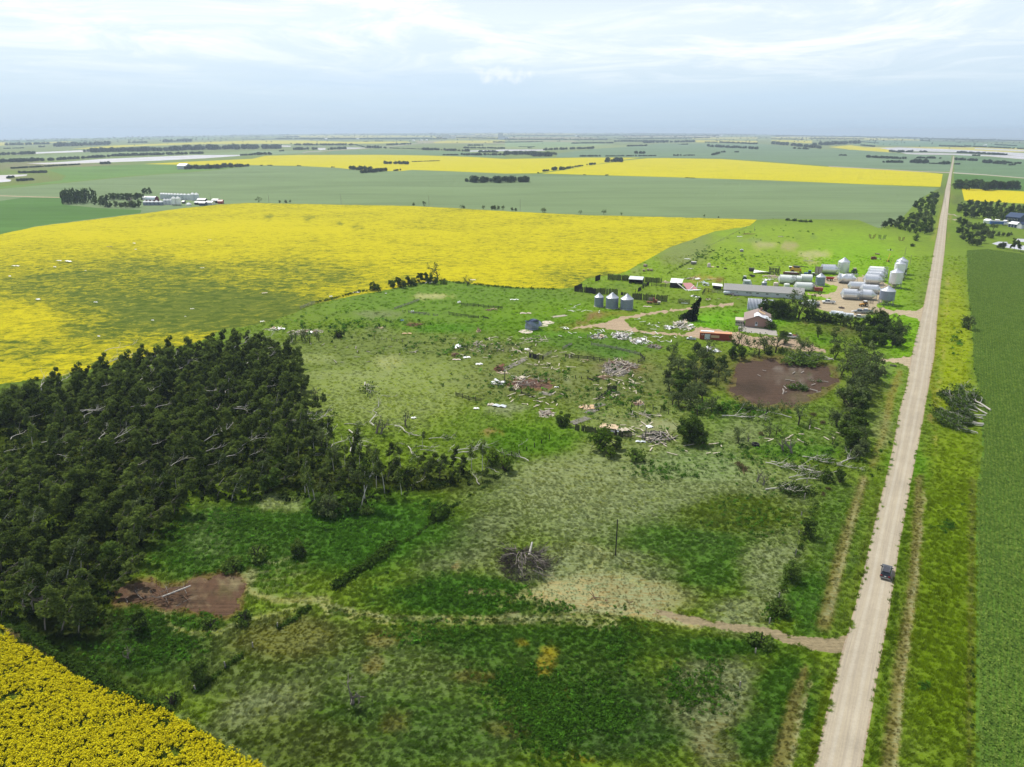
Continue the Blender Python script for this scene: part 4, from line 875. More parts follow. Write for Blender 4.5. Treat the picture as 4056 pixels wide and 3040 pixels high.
def vnoise(x, y, sc, seed=0):
    """cheap smooth noise"""
    r = np.random.default_rng(seed); out = np.zeros(len(x))
    for o in range(4):
        f = sc*2**o; a = r.uniform(0, 6.28, 6)
        for q in range(3): out += np.sin(x*f*math.cos(a[q])+y*f*math.sin(a[q])+a[q+3]*3+1.7*np.sin(y*f*0.6+a[q]))/(1.6**o)/3
    return out
xr, yr = x*.82+y*.57, -x*.57+y*.82; pn = vnoise(xr*.45, yr*1.5, 0.30, 5); dn = vnoise(xr*.5, yr*1.4, 0.34, 9)
mown = np.zeros(n); hay = (cc[:, 0] > cc[:, 1]*0.95)
pale = np.clip(aa*(0.8+0.42*pn), 0, 1)*(rg.uniform(0, 1, n) < 0.75)
cc = cc*(1-pale[:, None])+np.array(srgb(158, 172, 124))*pale[:, None]*0.95
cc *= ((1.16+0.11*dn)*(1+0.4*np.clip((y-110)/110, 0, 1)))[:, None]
z_ = relief(x, y)
wd = 0.4+0.9*np.sin(x/23+1.0)*np.cos(y/31)+0.4*pn+rg.normal(0, 0.35, n)
tilt = 0.15+0.95*np.clip(aa*1.1, 0, 1)+rg.normal(0, 0.15, n)
rot = np.stack([np.zeros(n), tilt*0.8, wd], 1)
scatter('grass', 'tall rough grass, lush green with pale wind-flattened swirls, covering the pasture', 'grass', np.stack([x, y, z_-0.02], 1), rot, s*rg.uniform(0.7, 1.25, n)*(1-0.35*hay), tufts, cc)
print('grass', n)
# dark weeds and low brush in patches
PATCH = [('L', 1300, 1050, 180, 110, 500), ('L', 1450, 1230, 200, 120, 500), ('L', 1700, 1200, 260, 160, 600), ('L', 1900, 1250, 120, 100, 300), ('L', 1500, 1380, 140, 120, 300), ('L', 1960, 760, 120, 160, 200),
         ('L', 700, 700, 200, 60, 260), ('L', 1000, 470, 250, 60, 400), ('L', 700, 400, 250, 60, 250), ('L', 1540, 530, 120, 30, 120), ('J', 1200, 320, 300, 120, 420), ('J', 1350, 230, 120, 40, 160), ('J', 1000, 480, 150, 50, 120), ('J', 850, 840, 200, 90, 260),
         ('J', 700, 1000, 220, 60, 200), ('J', 1000, 980, 120, 60, 160), ('J', 1200, 780, 60, 30, 60), ('K', 500, 1100, 300, 120, 300), ('K', 300, 1140, 60, 60, 60), ('K', 1180, 850, 60, 20, 40), ('K', 650, 1000, 100, 50, 70),
         ('M', 300, 1180, 110, 110, 220), ('M', 160, 1250, 80, 60, 120), ('M', 100, 1180, 60, 80, 120), ('M', 700, 760, 60, 40, 60), ('M', 1690, 270, 60, 20, 40), ('M', 1540, 1200, 20, 20, 16), ('G', 500, 900, 500, 120, 260), ('G', 1500, 1080, 300, 250, 260), ('X', 560, 600, 480, 60, 200), ('X', 1500, 760, 400, 60, 160), ('E', 1900, 100, 250, 60, 100),
         ('H', 1100, 920, 500, 100, 300), ('H', 700, 600, 300, 40, 220), ('Z', 1100, 900, 300, 250, 240), ('Z', 300, 420, 250, 60, 140), ('V', 440, 620, 50, 120, 30), ('F', 400, 300, 300, 60, 60), ('F', 700, 100, 400, 80, 50)]
px, py = [], []
for z, X, Y, rx, ry, m_ in PATCH:
    q = ZM[z][2]; X, Y = c(z, X, Y); m_ = int(m_*0.75); px.append(X+rg.normal(0, rx/q*0.75, m_)); py.append(Y+rg.normal(0, ry/q*0.75, m_))
px = np.concatenate(px); py = np.concatenate(py); k = ~flat_inside(px, py, lambda r_: True); px, py = px[k], py[k]
X, Y, Z_ = G2(px, py); n = len(X); cc = np.array(srgb(74, 116, 34))*rg.uniform(0.7, 1.5, (n, 1))*np.where(rg.uniform(0, 1, n) < 0.18, 1.4, 1)[:, None]
scatter('weeds', 'dark green leafy weeds growing in clumps through the pasture grass', 'weeds', np.stack([X, Y, Z_], 1), np.stack([np.zeros(n), np.zeros(n), rg.uniform(0, 6, n)], 1), rg.uniform(0.5, 1.5, n)*np.clip(Y/140, 0.8, 1.8), leafy, cc)
# fence rows grown over with shrubs
px, py, sz = [], [], []
for z, pts, m_, j, s0 in [('K', [(1750, 600), (1640, 680), (1530, 750), (1380, 850), (1320, 880), (1270, 930), (1200, 980), (1120, 1050), (1000, 1115)], 170, 3.2, .45), ('K', [(1290, 900), (1240, 950)], 120, 8, 1.3), ('K', [(960, 1110), (880, 1190), (800, 1240)], 110, 12, .8), ('K', [(800, 1250), (680, 1320), (560, 1410)], 90, 6, .9),
                  ('J', [(1780, 740), (1700, 800), (1600, 860)], 50, 6, .6), ('J', [(1400, 1010), (1300, 1090), (1190, 1180), (1130, 1225)], 70, 4, .5), ('M', [(1040, -200), (980, -60), (940, 60), (915, 180), (870, 260), (840, 360), (800, 450), (770, 560), (720, 640), (690, 760), (650, 830)], 100, 8, .6),
                  ('X', [(300, 400), (430, 375), (640, 320), (820, 290), (1300, 235), (1500, 250), (1700, 272), (1900, 288), (2212, 300)], 260, 3, .8), ('J', [(100, 870), (400, 1060), (700, 1250), (900, 1310)], 260, 10, .8), ('E', [(2000, 40), (1700, 180), (1550, 260), (1380, 350)], 60, 4, .8),
                  ('V', [(545, 0), (600, 560), (610, 850), (680, 1100), (700, 1500)], 30, 4, .6), ('M', [(1800, 60), (1815, 300), (1815, 700)], 12, 12, 0.5), ('M', [(1810, 1000), (1800, 1300), (1800, 1658)], 14, 14, 0.5)]:
    P_ = np.array(cl(z, pts)); q = ZM[z][2]; t_ = rg.uniform(0, len(pts)-1, m_); i_ = np.minimum(t_.astype(int), len(pts)-2); f_ = (t_-i_)[:, None]
    w_ = P_[i_]*(1-f_)+P_[i_+1]*f_+rg.normal(0, j/q, (m_, 2)); px.append(w_[:, 0]); py.append(w_[:, 1]); sz.append(np.full(m_, s0))
px = np.concatenate(px); py = np.concatenate(py); sz = np.concatenate(sz); X, Y, Z_ = G2(px, py); n = len(X)
cc = np.array(srgb(66, 92, 32))*rg.uniform(0.6, 1.6, (n, 1))
scatter('fence_row_brush', 'dark low brush grown along the old fence lines across the pasture', 'brush', np.stack([X, Y, Z_], 1), np.stack([np.zeros(n), np.zeros(n), rg.uniform(0, 6, n)], 1), sz*rg.uniform(1.0, 2.6, n), leafy, cc)
# near canola, plant by plant
def canola_plant(i):
    rng = np.random.default_rng(i); c1 = rng.normal(size=(7, 3))*np.array([.16, .16, .16])+np.array([0, 0, .45]); a = leaves_mesh('c', c1, 0.16, 'canola_stem', rng, .3)
    c2 = rng.normal(size=(14, 3))*np.array([.17, .17, .10])+np.array([0, 0, .92]); b_ = leaves_mesh('canola_plant', c2, 0.105, 'yellow_flower', rng, .5)
    v = [tuple(q.co) for q in a.vertices]+[tuple(q.co) for q in b_.vertices]; f = [tuple(p.vertices) for p in a.polygons]; k0 = len(a.vertices); nf = len(f)
    f += [tuple(q+k0 for q in p.vertices) for p in b_.polygons]; me = bpy.data.meshes.new('canola_plant'); me.from_pydata(v, [], f)
    me.materials.append(MATS['canola_stem']); me.materials.append(MATS['yellow_flower']); me.polygons.foreach_set('material_index', [0]*nf+[1]*(len(f)-nf)); return me
cp = [canola_plant(i) for i in range(4)]
P_ = [g(*q) for q in cl('J', [(-60, 600), (-60, 850), (-60, 1800), (1700, 1800)])]
x = rg.uniform(-92, -15, 95000); y = rg.uniform(44, 118, 95000); u, v = flatpix(x, y)
row = np.abs(((x*0.8+y*0.6)/0.62) % 1-0.5); k = flat_inside(u, v, lambda r_: r_['key'] == 'near') & (u > -250) & (v < 3250) & (vnoise(x*1.0, y*1.0, 2.2, 2)*.6+row*0.9 > -0.1); x, y = x[k], y[k]; n = len(x)
scatter('canola', 'bright yellow flowering canola plants filling the field corner nearest the camera', 'canola', np.stack([x, y, relief(x, y)-0.05], 1), np.stack([rg.normal(0, .12, n), rg.normal(0.1, .12, n), rg.uniform(0, 6, n)], 1), rg.uniform(0.55, 0.95, n), cp)
# rows of the right-hand field
dirv = np.array([g(3470, 2300).x-g(3318, 3000).x, g(3470, 2300).y-g(3318, 3000).y]); dirv /= np.linalg.norm(dirv); nv = np.array([dirv[1], -dirv[0]])
o0 = np.array([g(3860, 2900).x, g(3860, 2900).y]); A_ = []
for k in range(-6, 100):
    t_ = np.arange(-70, 560, 0.62); p_ = o0+nv*0.78*k+dirv*t_[:, None]+rg.normal(0, 0.07, (len(t_), 2)); A_.append(p_)
A_ = np.concatenate(A_); u, v = flatpix(A_[:, 0], A_[:, 1]); k = flat_inside(u, v, lambda r_: r_['key'] == 'bean') & (u < 4200) & (v < 3250); A_ = A_[k]; n = len(A_)
bean = [leaves_mesh('bean_plant', np.random.default_rng(60+i).normal(size=(12, 3))*np.array([.2, .16, .07])+np.array([0, 0, .32]), 0.13, 'bean_leaf', np.random.default_rng(i), 0.8, 1.1) for i in range(3)]
scatter('crop_rows', 'dark green crop plants in straight rows on the field right of the gravel road', 'crop', np.stack([A_[:, 0], A_[:, 1], relief(A_[:, 0], A_[:, 1])], 1), np.stack([np.zeros(n), np.zeros(n), rg.normal(math.atan2(dirv[1], dirv[0]), .3, n)], 1), rg.uniform(0.8, 1.25, n), bean)
print('crop', n)
# ------------------------------------------------------------------ the wind-bent aspen grove
rt = np.random.default_rng(77)
GROVE = cl('W', [(-90, 905), (0, 880), (120, 850), (240, 815), (330, 795), (430, 775), (520, 765), (600, 775), (650, 800), (660, 850), (635, 900), (700, 960), (860, 1000), (1000, 1010), (1085, 1030), (1040, 1050), (940, 1062), (840, 1075), (770, 1110), (660, 1090), (560, 1082), (400, 1090), (345, 1140), (330, 1190), (270, 1250), (235, 1290), (225, 1370), (150, 1395), (60, 1340), (-90, 1330)])
gx, gy, _ = G2(np.array([p[0] for p in GROVE]), np.array([p[1] for p in GROVE])); gp = np.stack([gx, gy], 1)
def dart(poly, r, n, rng, avoid=None):
    out = []; lo, hi_ = poly.min(0), poly.max(0); cell = {}
    for _ in range(n):
        p = rng.uniform(lo, hi_)
        if not inside(p[None], poly)[0]: continue
        k = (int(p[0]//r), int(p[1]//r))
        if any((q-p) @ (q-p) < r*r for a in (-1, 0, 1) for b in (-1, 0, 1) for q in cell.get((k[0]+a, k[1]+b), [])): continue
        cell.setdefault(k, []).append(p); out.append(p)
    return np.array(out)
pts = dart(gp, 2.9, 5200, rt)
u, v = flatpix(pts[:, 0], pts[:, 1])
wu, wv = u/1.83363, v/1.83363
gap = (np.hypot((wu-20)/90, (wv-975)/40) < 1) | (np.hypot((wu-600)/60, (wv-1085)/20) < 1)
pts = pts[~gap]; wu = wu[~gap]; wv = wv[~gap]
depth_from_edge = np.array([min(np.linalg.norm(np.cross(np.append(b-a, 0), np.append(p-a, 0)))/max(np.linalg.norm(b-a), 1e-6) if 0 < (p-a) @ (b-a) < (b-a) @ (b-a) else np.linalg.norm(p-a) for a, b in zip(gp, np.roll(gp, -1, 0))) for p in pts])
order = np.argsort(pts[:, 1]); print('grove trees', len(pts))
nfull = 0; rest = []
right = (wu > 640) & (wv < 1100)
sel = rt.permutation(len(pts)); sel = sorted(sel, key=lambda i: (pts[i, 1] > 200, depth_from_edge[i] > 9))
for i in sel:
    p = Vector((pts[i, 0], pts[i, 1], hz(*pts[i]))); sc_ = rt.uniform(0.55, 1.15)
    if right[i]:
        r_ = rt.uniform()
        if r_ < 0.35: plant_tree('aspen_sparse', p, sc_*0.9, rt.uniform(0, 6.28), 'thin aspen stripped of lower branches on the torn right edge of the grove', 'thinned aspens at the torn grove edge', rng=rt)
        elif r_ < 0.62: plant_tree('aspen', p, sc_*0.62, rt.uniform(-0.5, 0.5), 'short leafy aspen among fallen white trunks right of the grove', 'short aspens among the fallen trunks', rng=rt)
        elif r_ < 0.82: plant_tree('broken_leafy', p, sc_*0.7, None, 'snapped ragged aspen stub among the fallen white trunks', 'snapped aspens among the fallen trunks', rng=rt)
        continue
    if nfull >= 236: rest.append(i); continue
    nfull += 1
    k = rt.uniform(); kind = 'aspen' if k < 0.46 else 'aspen_lean' if k < 0.72 else 'aspen_sparse' if k < 0.86 else 'aspen_grey'
    if depth_from_edge[i] < 5 and kind == 'aspen' and wv[i] > 1050: kind = 'bushy' if rt.uniform() < 0.15 else 'aspen'
    where = ('at the foot of the lower grove by the near canola' if wv[i] > 1240 else 'in the lower grove beside the bright meadow' if wv[i] > 1090 else
             ('at the right end of the big grove' if wu[i] > 480 else 'in the middle of the big grove' if wu[i] > 250 else 'at the left frame side of the big grove')+(', upper rows' if wv[i] < 920 else ', front rows'))
    form = {'aspen': 'full-crowned dark aspen', 'aspen_lean': 'strongly leaning dark aspen', 'aspen_sparse': 'thin-crowned bare-stemmed aspen', 'aspen_grey': 'grey-green pale-barked aspen', 'bushy': 'broad bushy dark tree'}[kind]
    lab = form+' '+where; grp = form+'s '+where
    if wv[i] < 860: sc_ *= 0.85
    elif wv[i] < 1100: sc_ *= 0.92
    flat = wv[i] < 905 and wu[i] > 180 and rt.uniform() < .5
    if flat: lab, grp = 'storm-flattened aspen lying over in the upper part of the grove', 'storm-flattened aspens in the upper grove'
    rz0 = float(rt.normal(0.25, 0.3)); plant_tree(kind, p, sc_*0.92, rz0, lab, grp, rot=(0, R(rt.uniform(38, 72) if flat else max(0, rt.normal(9, 8))), rz0), rng=rt)
if rest:
    P = pts[rest]; n = len(P)
    scatter('aspen_thicket', 'mass of dark aspens filling the far inside of the big grove', 'trees', np.stack([P[:, 0], P[:, 1], relief(P[:, 0], P[:, 1])], 1), np.stack([np.zeros(n), np.zeros(n), rt.normal(.15, .3, n)], 1), rt.uniform(0.7, 1.05, n), [TREES['aspen'][i][1] for i in range(5)])
# undergrowth below the grove
P = dart(gp, 1.35, 9000, rt); n = len(P); cc = np.array(srgb(46, 64, 26))*rt.uniform(0.6, 1.3, (n, 1))
scatter('undergrowth', 'dark brushy undergrowth between the trunks of the grove', 'brush', np.stack([P[:, 0], P[:, 1], relief(P[:, 0], P[:, 1])], 1), np.stack([np.zeros(n), np.zeros(n), rt.uniform(0, 6, n)], 1), rt.uniform(1.2, 3.2, n), leafy, cc)
# white dead trees and snags standing in the grove
for z, x, y, k, s, lab in [('J', 240, 760, 'broken_bare', 2.2, 'bleached white dead tree at the foot of the lower grove'), ('I', 350, 1330, 'broken_bare', 1.9, 'bleached bare crown poking from the lower left grove'),
        ('I', 1620, 700, 'aspen_sparse', 1.0, 'tall white-stemmed aspen standing clear near the grove top right'), ('I', 1545, 700, 'aspen_sparse', 1.05, 'tall pale aspen stem left of its white-stemmed neighbour'),
        ('I', 230, 1010, 'aspen_sparse', 1.0, 'pale leaning bare stem inside the left grove'), ('J', 150, 745, 'broken_bare', 0.8, 'small white snag beside the bleached dead tree'), ('J', 740, 1040, 'broken_bare', 0.8, 'small bleached snag in dark scrub left of the black bush'),
        ('L', 165, 1170, 'broken_bare', 1.35, 'lone grey leafless tree in the front meadow'), ('H', 920, 1125, 'broken_bare', 1.0, 'left one of two bare forked saplings in the swirled meadow'), ('H', 965, 1150, 'broken_bare', 0.95, 'right one of two bare forked saplings in the swirled meadow'),
        ('K', 700, 500, 'aspen_sparse', 0.85, 'thin aspen with a round tuft on top right of the fallen trunks'), ('K', 125, 430, 'aspen_sparse', 0.95, 'thin aspen standing before the fallen white trunks, leftmost'), ('K', 325, 400, 'aspen_sparse', 1.05, 'thin tall aspen with wide crown behind the fallen trunks'),
        ('K', 505, 480, 'aspen_sparse', 0.95, 'thin aspen with spreading crown right of the tall one'), ('K', 1145, 470, 'aspen_sparse', 0.5, 'bare spindly trunk among the fallen trees'), ('K', 835, 370, 'broken_bare', 1.5, 'broken white stem above the dark thicket'), ('K', 865, 375, 'broken_bare', 1.4, 'broken dark stem above the dark thicket'),
        ('K', 1030, 320, 'broken_bare', 1.3, 'short snapped trunk standing in pale grass'), ('K', 415, 150, 'broken_bare', 1.4, 'pale snapped stem on the meadow right of the grove')]:
    p = gz(z, x, y); plant_tree(k, p, s, rt.uniform(-0.4, 0.4), lab, rng=rt)
# black-green bushes
for z, x, y, k, s, lab in [('J', 1150, 1160, 'bushy', 0.62, 'dark twisted tree with grey limbs in the front left meadow'), ('J', 990, 1300, 'shrub', 1.3, 'small dark shrub on the meadow edge by the near canola'), ('K', 520, 930, 'bushy_grey', 0.95, 'large rounded olive bush at the lower edge of the grove'), ('K', 660, 900, 'bushy', 0.72, 'dark right flank of the rounded olive bush cluster'), ('K', 450, 900, 'bushy', 0.7, 'dark left flank of the rounded olive bush cluster'),
        ('K', 765, 915, 'shrub', 1.5, 'small round dark bush right of the large olive bush'), ('K', 310, 1190, 'bushy', 0.5, 'slim dark bush on the bright meadow below the grove'), ('J', 1720, 440, 'bushy', 0.5, 'thin dark bush left of the overgrown fence row'), ('J', 1340, 520, 'shrub', 1.8, 'dark shrub above the bare soil patch'), ('J', 1480, 450, 'shrub', 2.0, 'wide dark shrub right above the bare soil patch'),
        ('J', 800, 880, 'bushy', 0.6, 'dark bush below the left tip of the bare soil'), ('J', 1410, 820, 'shrub', 1.4, 'small dark bush inside the curved wheel tracks'), ('J', 1210, 850, 'shrub', 1.2, 'small dark bush below the bare soil patch'),
        ('M', 875, 330, 'bushy', 0.62, 'rounded dark bush on the fence row beside the road'), ('M', 775, 575, 'bushy', 0.60, 'dark bush on the fence row nearer the field drive'), ('M', 700, 770, 'shrub', 1.6, 'low dark bush where the fence row meets the field drive'), ('M', 600, 950, 'shrub', 1.6, 'low dark bush at the corner below the field drive'),
        ('K', 1610, 580, 'bushy_bright', 1.5, 'bright green sapling beside the fallen trunks'), ('K', 1700, 620, 'bushy_bright', 1.4, 'bright green sapling at the top of the hedge row'), ('K', 190, 610, 'bushy_bright', 1.5, 'light green sapling inside the torn grove'), ('I', 1900, 610, 'bushy_bright', 1.5, 'bright green bush at the right rim of the grove'),
        ('G', 910, 1340, 'bushy', 0.72, 'dark green round bush beside the collapsed corral'), ('G', 1330, 1620, 'bushy_bright', 2.1, 'bright green bush below the black board fence'), ('G', 1290, 1530, 'bushy', 0.55, 'small dark bush against the black board fence'), ('G', 1500, 1600, 'bushy', 0.55, 'dark flattened bush right of the bright bush'), ('G', 1420, 1690, 'bushy_bright', 1.1, 'low yellow-green bush in front of the bright bush'),
        ('H', 420, 830, 'bushy', 1.15, 'tall dark tree at the end of the black board fence'), ('H', 480, 850, 'bushy', 0.9, 'dark bushy tree right beside the fence-end tree'), ('H', 460, 760, 'bushy', 0.9, 'dark tree behind the fence-end trees'), ('H', 40, 960, 'shrub', 2.2, 'uprooted dark bush left in the pale swirled grass'),
        ('X', 765, 300, 'bushy', 0.8, 'dark bush at the left end of the canola-edge thicket'), ('X', 800, 315, 'bushy', 0.55, 'low dark bush beside the left thicket bush'), ('X', 1325, 250, 'shrub', 2.2, 'small bush right of the canola-edge thicket'), ('X', 1510, 265, 'broken', 0.9, 'sparse small tree on the canola edge'), ('X', 480, 680, 'shrub', 2.2, 'low dark bush on the pasture left of the lone stump'),
        ('X', 1270, 215, 'broken', 1.5, 'bare forked tree rising above the canola-edge thicket')]:
    plant_tree(k, gz(z, x, y), s, None, lab, cat='bush' if 'bush' in lab or 'shrub' in lab else 'tree', name='bush' if 'bush' in lab or 'shrub' in lab else 'tree', rng=rt)
for i, (x, y, s) in enumerate([(920, 285, .75), (960, 275, .9), (1000, 285, .8), (1040, 270, .95), (1080, 265, .9), (1130, 240, 1.0), (1180, 235, .9), (1220, 250, .9), (1260, 255, .75), (900, 270, .6)]):
    plant_tree('bushy', gz('X', x, y), s*0.85, None, 'dark bush of the thicket on the lower edge of the big canola field', 'thicket bushes on the canola edge', 'bush', 'bush', rng=rt)
for i in range(7): plant_tree('broken', gz('X', 70+rt.uniform(0, 260), 720+rt.uniform(-40, 20)), rt.uniform(0.45, 0.8), None, 'shattered leafless tree in the wreckage right above the grove', 'shattered trees above the grove', rng=rt)
# ------------------------------------------------------------------ fallen trunks
def fall(z, a, b, kind='fallen_bare', lab=None, grp=None, s=None, cat='fallen tree'):
    p, q = gz(z, *a), gz(z, *b); L = (q-p).length
    plant_tree(kind, p, L/8.0 if s is None else s, math.atan2(q.y-p.y, q.x-p.x), lab, grp, cat, 'fallen_tree', rng=rt, parts=('trunk', 'foliage'))
GR = 'white aspen trunks flattened right of the grove'; LB = 'white aspen trunk lying flat among others right of the grove'
for a, b in [((80, 250), (240, 228)), ((90, 330), (320, 285)), ((180, 320), (440, 295)), ((200, 315), (470, 275)), ((100, 345), (300, 300)), ((10, 350), (250, 330)), ((340, 385), (500, 340)), ((430, 420), (560, 350)), ((520, 470), (680, 400)), ((0, 410), (120, 380)), ((0, 430), (90, 400)), ((650, 360), (740, 480)), ((660, 500), (690, 420)), ((380, 520), (470, 525)),
             ((490, 485), (600, 480)), ((680, 405), (760, 415)), ((960, 330), (1120, 410)), ((900, 318), (1000, 318)), ((1050, 465), (1095, 540)), ((1110, 465), (1250, 470)), ((1130, 485), (1260, 500)), ((1330, 545), (1500, 555)), ((1360, 500), (1560, 470)), ((1340, 535), (1560, 475)), ((1290, 410), (1340, 415)), ((1190, 410), (1330, 408)), ((1200, 575), (1290, 550)), ((980, 435), (1030, 450)), ((1360, 450), (1320, 500)),
             ((1660, 640), (1570, 600)), ((1530, 720), (1480, 650)), ((1860, 562), (1700, 515)), ((1790, 460), (1840, 430)), ((150, 700), (270, 660)), ((620, 310), (740, 320)), ((870, 120), (960, 128)), ((800, 330), (835, 215)), ((760, 35), (790, 110)), ((1070, 725), (1160, 680)), ((570, 610), (640, 590)), ((0, 780), (80, 760)), ((1000, 660), (1070, 620)), ((1690, 505), (1600, 480))]:
    fall('K', a, b, rt.choice(['fallen_bare', 'fallen_bare', 'fallen']), LB, GR)
rz_ = [((x_, y_), (x_+dx_, y_-dx_*s_)) for x_, y_, dx_, s_ in zip(rt.uniform(150, 1850, 46), rt.uniform(330, 1150, 46), rt.uniform(60, 170, 46), rt.uniform(-.1, .7, 46)) if y_ > 700-x_*.3]
for a, b in rz_+[((1000, 455), (1130, 415)), ((1180, 470), (1245, 415)), ((1040, 490), (1190, 470)), ((780, 380), (960, 345)), ((850, 440), (1010, 400)), ((1250, 460), (1400, 440)), ((930, 480), (1100, 440)), ((1320, 740), (1390, 715)), ((780, 980), (815, 910)), ((640, 875), (700, 855)), ((20, 1180), (110, 1160)), ((20, 1310), (130, 1312)), ((1500, 800), (1550, 755)), ((1460, 1055), (1600, 1015)), ((500, 1070), (600, 1095)), ((1340, 910), (1450, 870)), ((60, 720), (90, 695)), ((380, 650), (420, 560)), ((1700, 880), (1640, 900))]:
    p, q = gz('I', *a), gz('I', *b); L = (q-p).length*1.0
    plant_tree('fallen_bare', p+Vector((0, -6, 4.6)), L/8, math.atan2(q.y-p.y, q.x-p.x), 'pale snapped trunk caught in the crowns of the big grove', 'pale trunks caught in the grove crowns', 'fallen tree', 'fallen_tree', rng=rt, parts=('trunk', 'foliage'))
GR = 'white-limbed trees felled beside the road fence row'; LB = 'white-limbed felled tree lying in the meadow corner by the road'
for a, b in [((980, 990), (1180, 1045)), ((1130, 1000), (1390, 1080)), ((1020, 980), (1200, 1030)), ((1250, 945), (1450, 975)), ((1300, 965), (1480, 1000)), ((1150, 1100), (1300, 1075)), ((1200, 1115), (1380, 1105)), ((1330, 1060), (1400, 1085)), ((1520, 1000), (1640, 925)), ((1500, 1005), (1650, 1035))]:
    fall('H', a, b, 'fallen', LB, GR)
fall('H', (975, 1180), (1240, 1205), 'fallen_leafy', 'felled tree with white trunk and dark leafy crown in the meadow', None, 1.05)
fall('H', (820, 1070), (790, 940), 'fallen_brown', 'uprooted stump with split white wood and brown leaves', None, 0.62)
fall('H', (660, 650), (910, 670), 'fallen', 'long arched dark trunk lying below the garden plot'); fall('H', (1480, 240), (1340, 200), 'fallen', 'felled trunk pointing away above the garden plot')
fall('H', (1480, 245), (1180, 262), 'fallen_leafy', 'felled tree along the top edge of the garden plot'); fall('H', (1360, 465), (1080, 430), 'fallen_leafy', 'felled tree lying across the garden plot', None, .9); fall('H', (1440, 400), (1240, 385), 'fallen', 'small felled tree at the right side of the garden plot', None, .6)
fall('H', (990, 620), (830, 600), 'fallen_leafy', 'felled leafy tree in front of the garden plot'); fall('H', (1170, 660), (1000, 620), 'fallen', 'bare felled trunk in front of the garden plot')
GR = 'trees blown down into a heap right of the road'; LB = 'blown-down tree with tangled dark crown in the roadside heap'
for i, (a, b) in enumerate([((740, 1290), (420, 1180)), ((700, 1230), (380, 1130)), ((720, 1310), (360, 1300)), ((700, 1390), (330, 1330)), ((705, 1400), (330, 1375)), ((640, 1470), (360, 1400)), ((650, 1475), (470, 1440)), ((740, 1260), (480, 1110)), ((640, 1270), (400, 1210)), ((700, 1340), (420, 1290)), ((690, 1320), (500, 1340)), ((690, 1400), (470, 1380))]):
    fall('V', a, b, 'fallen_leafy', LB, GR)
fall('V', (590, 405), (395, 408), 'fallen_leafy', 'felled tree top lying left of the roadside sapling', None, 0.5)
plant_tree('broken_leafy', gz('V', 560, 490), 0.95, None, 'broken leafy sapling on the verge right of the road', rng=rt); plant_tree('shrub', gz('V', 530, 470), 1.8, None, 'low leafy bush below the broken verge sapling', cat='bush', name='bush', rng=rt)
# ------------------------------------------------------------------ farmyard trees
def many(z, lst, kind, lab, grp, s0=1.0, cat='tree', name='tree'):
    for q in lst: plant_tree(kind if isinstance(kind, str) else rt.choice(kind), gz(z, q[0], q[1]), (q[2] if len(q) > 2 else 1.0)*s0, None, lab, grp, cat, name, rng=rt)
many('F', [(560, 860, 1.0), (640, 880, 1.05), (700, 890, 1.1), (740, 890, .95), (800, 900, .9)], 'bushy', 'big dark tree between the quonset hut and the farm yard', 'dark trees right of the quonset hut', 1.22)
many('F', [(890, 900, 1.35)], 'broken_leafy', 'tall forked tree with ragged crown before the long shed end', None, 1.25)
many('F', [(840, 890, 1), (960, 915, .9), (1010, 900, .8), (1060, 920, .9), (1110, 925, .8), (1150, 935, .9), (1200, 930, .8), (1250, 945, .85), (1300, 950, .85), (1350, 970, .9), (1400, 985, .85)], ['bushy', 'bushy', 'broken_leafy'], 'dark tree of the row screening the yard vehicles', 'dark row of trees before the parked vehicles', 0.85)
many('F', [(1480, 1000), (1560, 980), (1640, 990), (1720, 1000), (1800, 1010), (1860, 1040), (1500, 1080), (1580, 1090), (1670, 1080), (1750, 1090), (1830, 1100), (1880, 1090), (1600, 1150), (1700, 1160), (1800, 1170), (1860, 1160), (1540, 1160), (1620, 920), (1700, 930)], ['bushy', 'bushy', 'bushy', 'broken_leafy'], 'dark tree of the dense clump beside the farm entrance', 'dense tree clump beside the farm entrance', 0.86)
many('R', [(490, 870)], 'orchard', 'left one of two small round garden trees', None); many('R', [(825, 905)], 'orchard', 'right one of two small round garden trees', None, 1.15)
many('R', [(845, 1300)], 'orchard', 'small garden tree at the end of the house drive', None, 1.2)
for x, y, k, s, lab in [(910, 1020, 'broken_big', 1.0, 'large twisted broken tree before the house'), (960, 1020, 'broken_big', .8, 'twisted bare tree right beside the large broken one'), (1275, 1120, 'broken_leafy', .95, 'broken dark tree before the concrete pad'), (1385, 1030, 'broken', 1.15, 'thick snapped black trunk before the concrete pad'), (1470, 960, 'broken', .8, 'thin bare tree right of the snapped black trunk'),
        (1595, 1050, 'broken', 1.2, 'tall bare trunk with tufted top before the pad'), (1755, 880, 'bushy', .85, 'leafy green tree hiding the parked pickup'), (2050, 1050, 'broken_leafy', .9, 'leaning tree on the house drive edge'), (1965, 1190, 'broken', 1.0, 'dark snapped tree above the garden plot'), (805, 1100, 'aspen', .55, 'small narrow tree left of the twisted broken tree'), (1740, 1040, 'shrub', 1.8, 'low bush behind the garden plot'), (1440, 1080, 'shrub', 1.5, 'low grey bush behind the garden plot'), (1440, 600, 'broken', .9, 'bare tree close to the brick wall of the house'), (1510, 590, 'shrub', 2.0, 'bush at the corner of the house')]:
    plant_tree(k, gz('Q', x, y), s, None, lab, rng=rt)
plant_tree('broken', gz('R', 285, 1245), 1.0, None, 'shaggy snapped trunk by the house drive', rng=rt); plant_tree('broken_leafy', gz('F', 1240, 1180), 0.6, None, 'small broken tree at the drive turn', rng=rt)
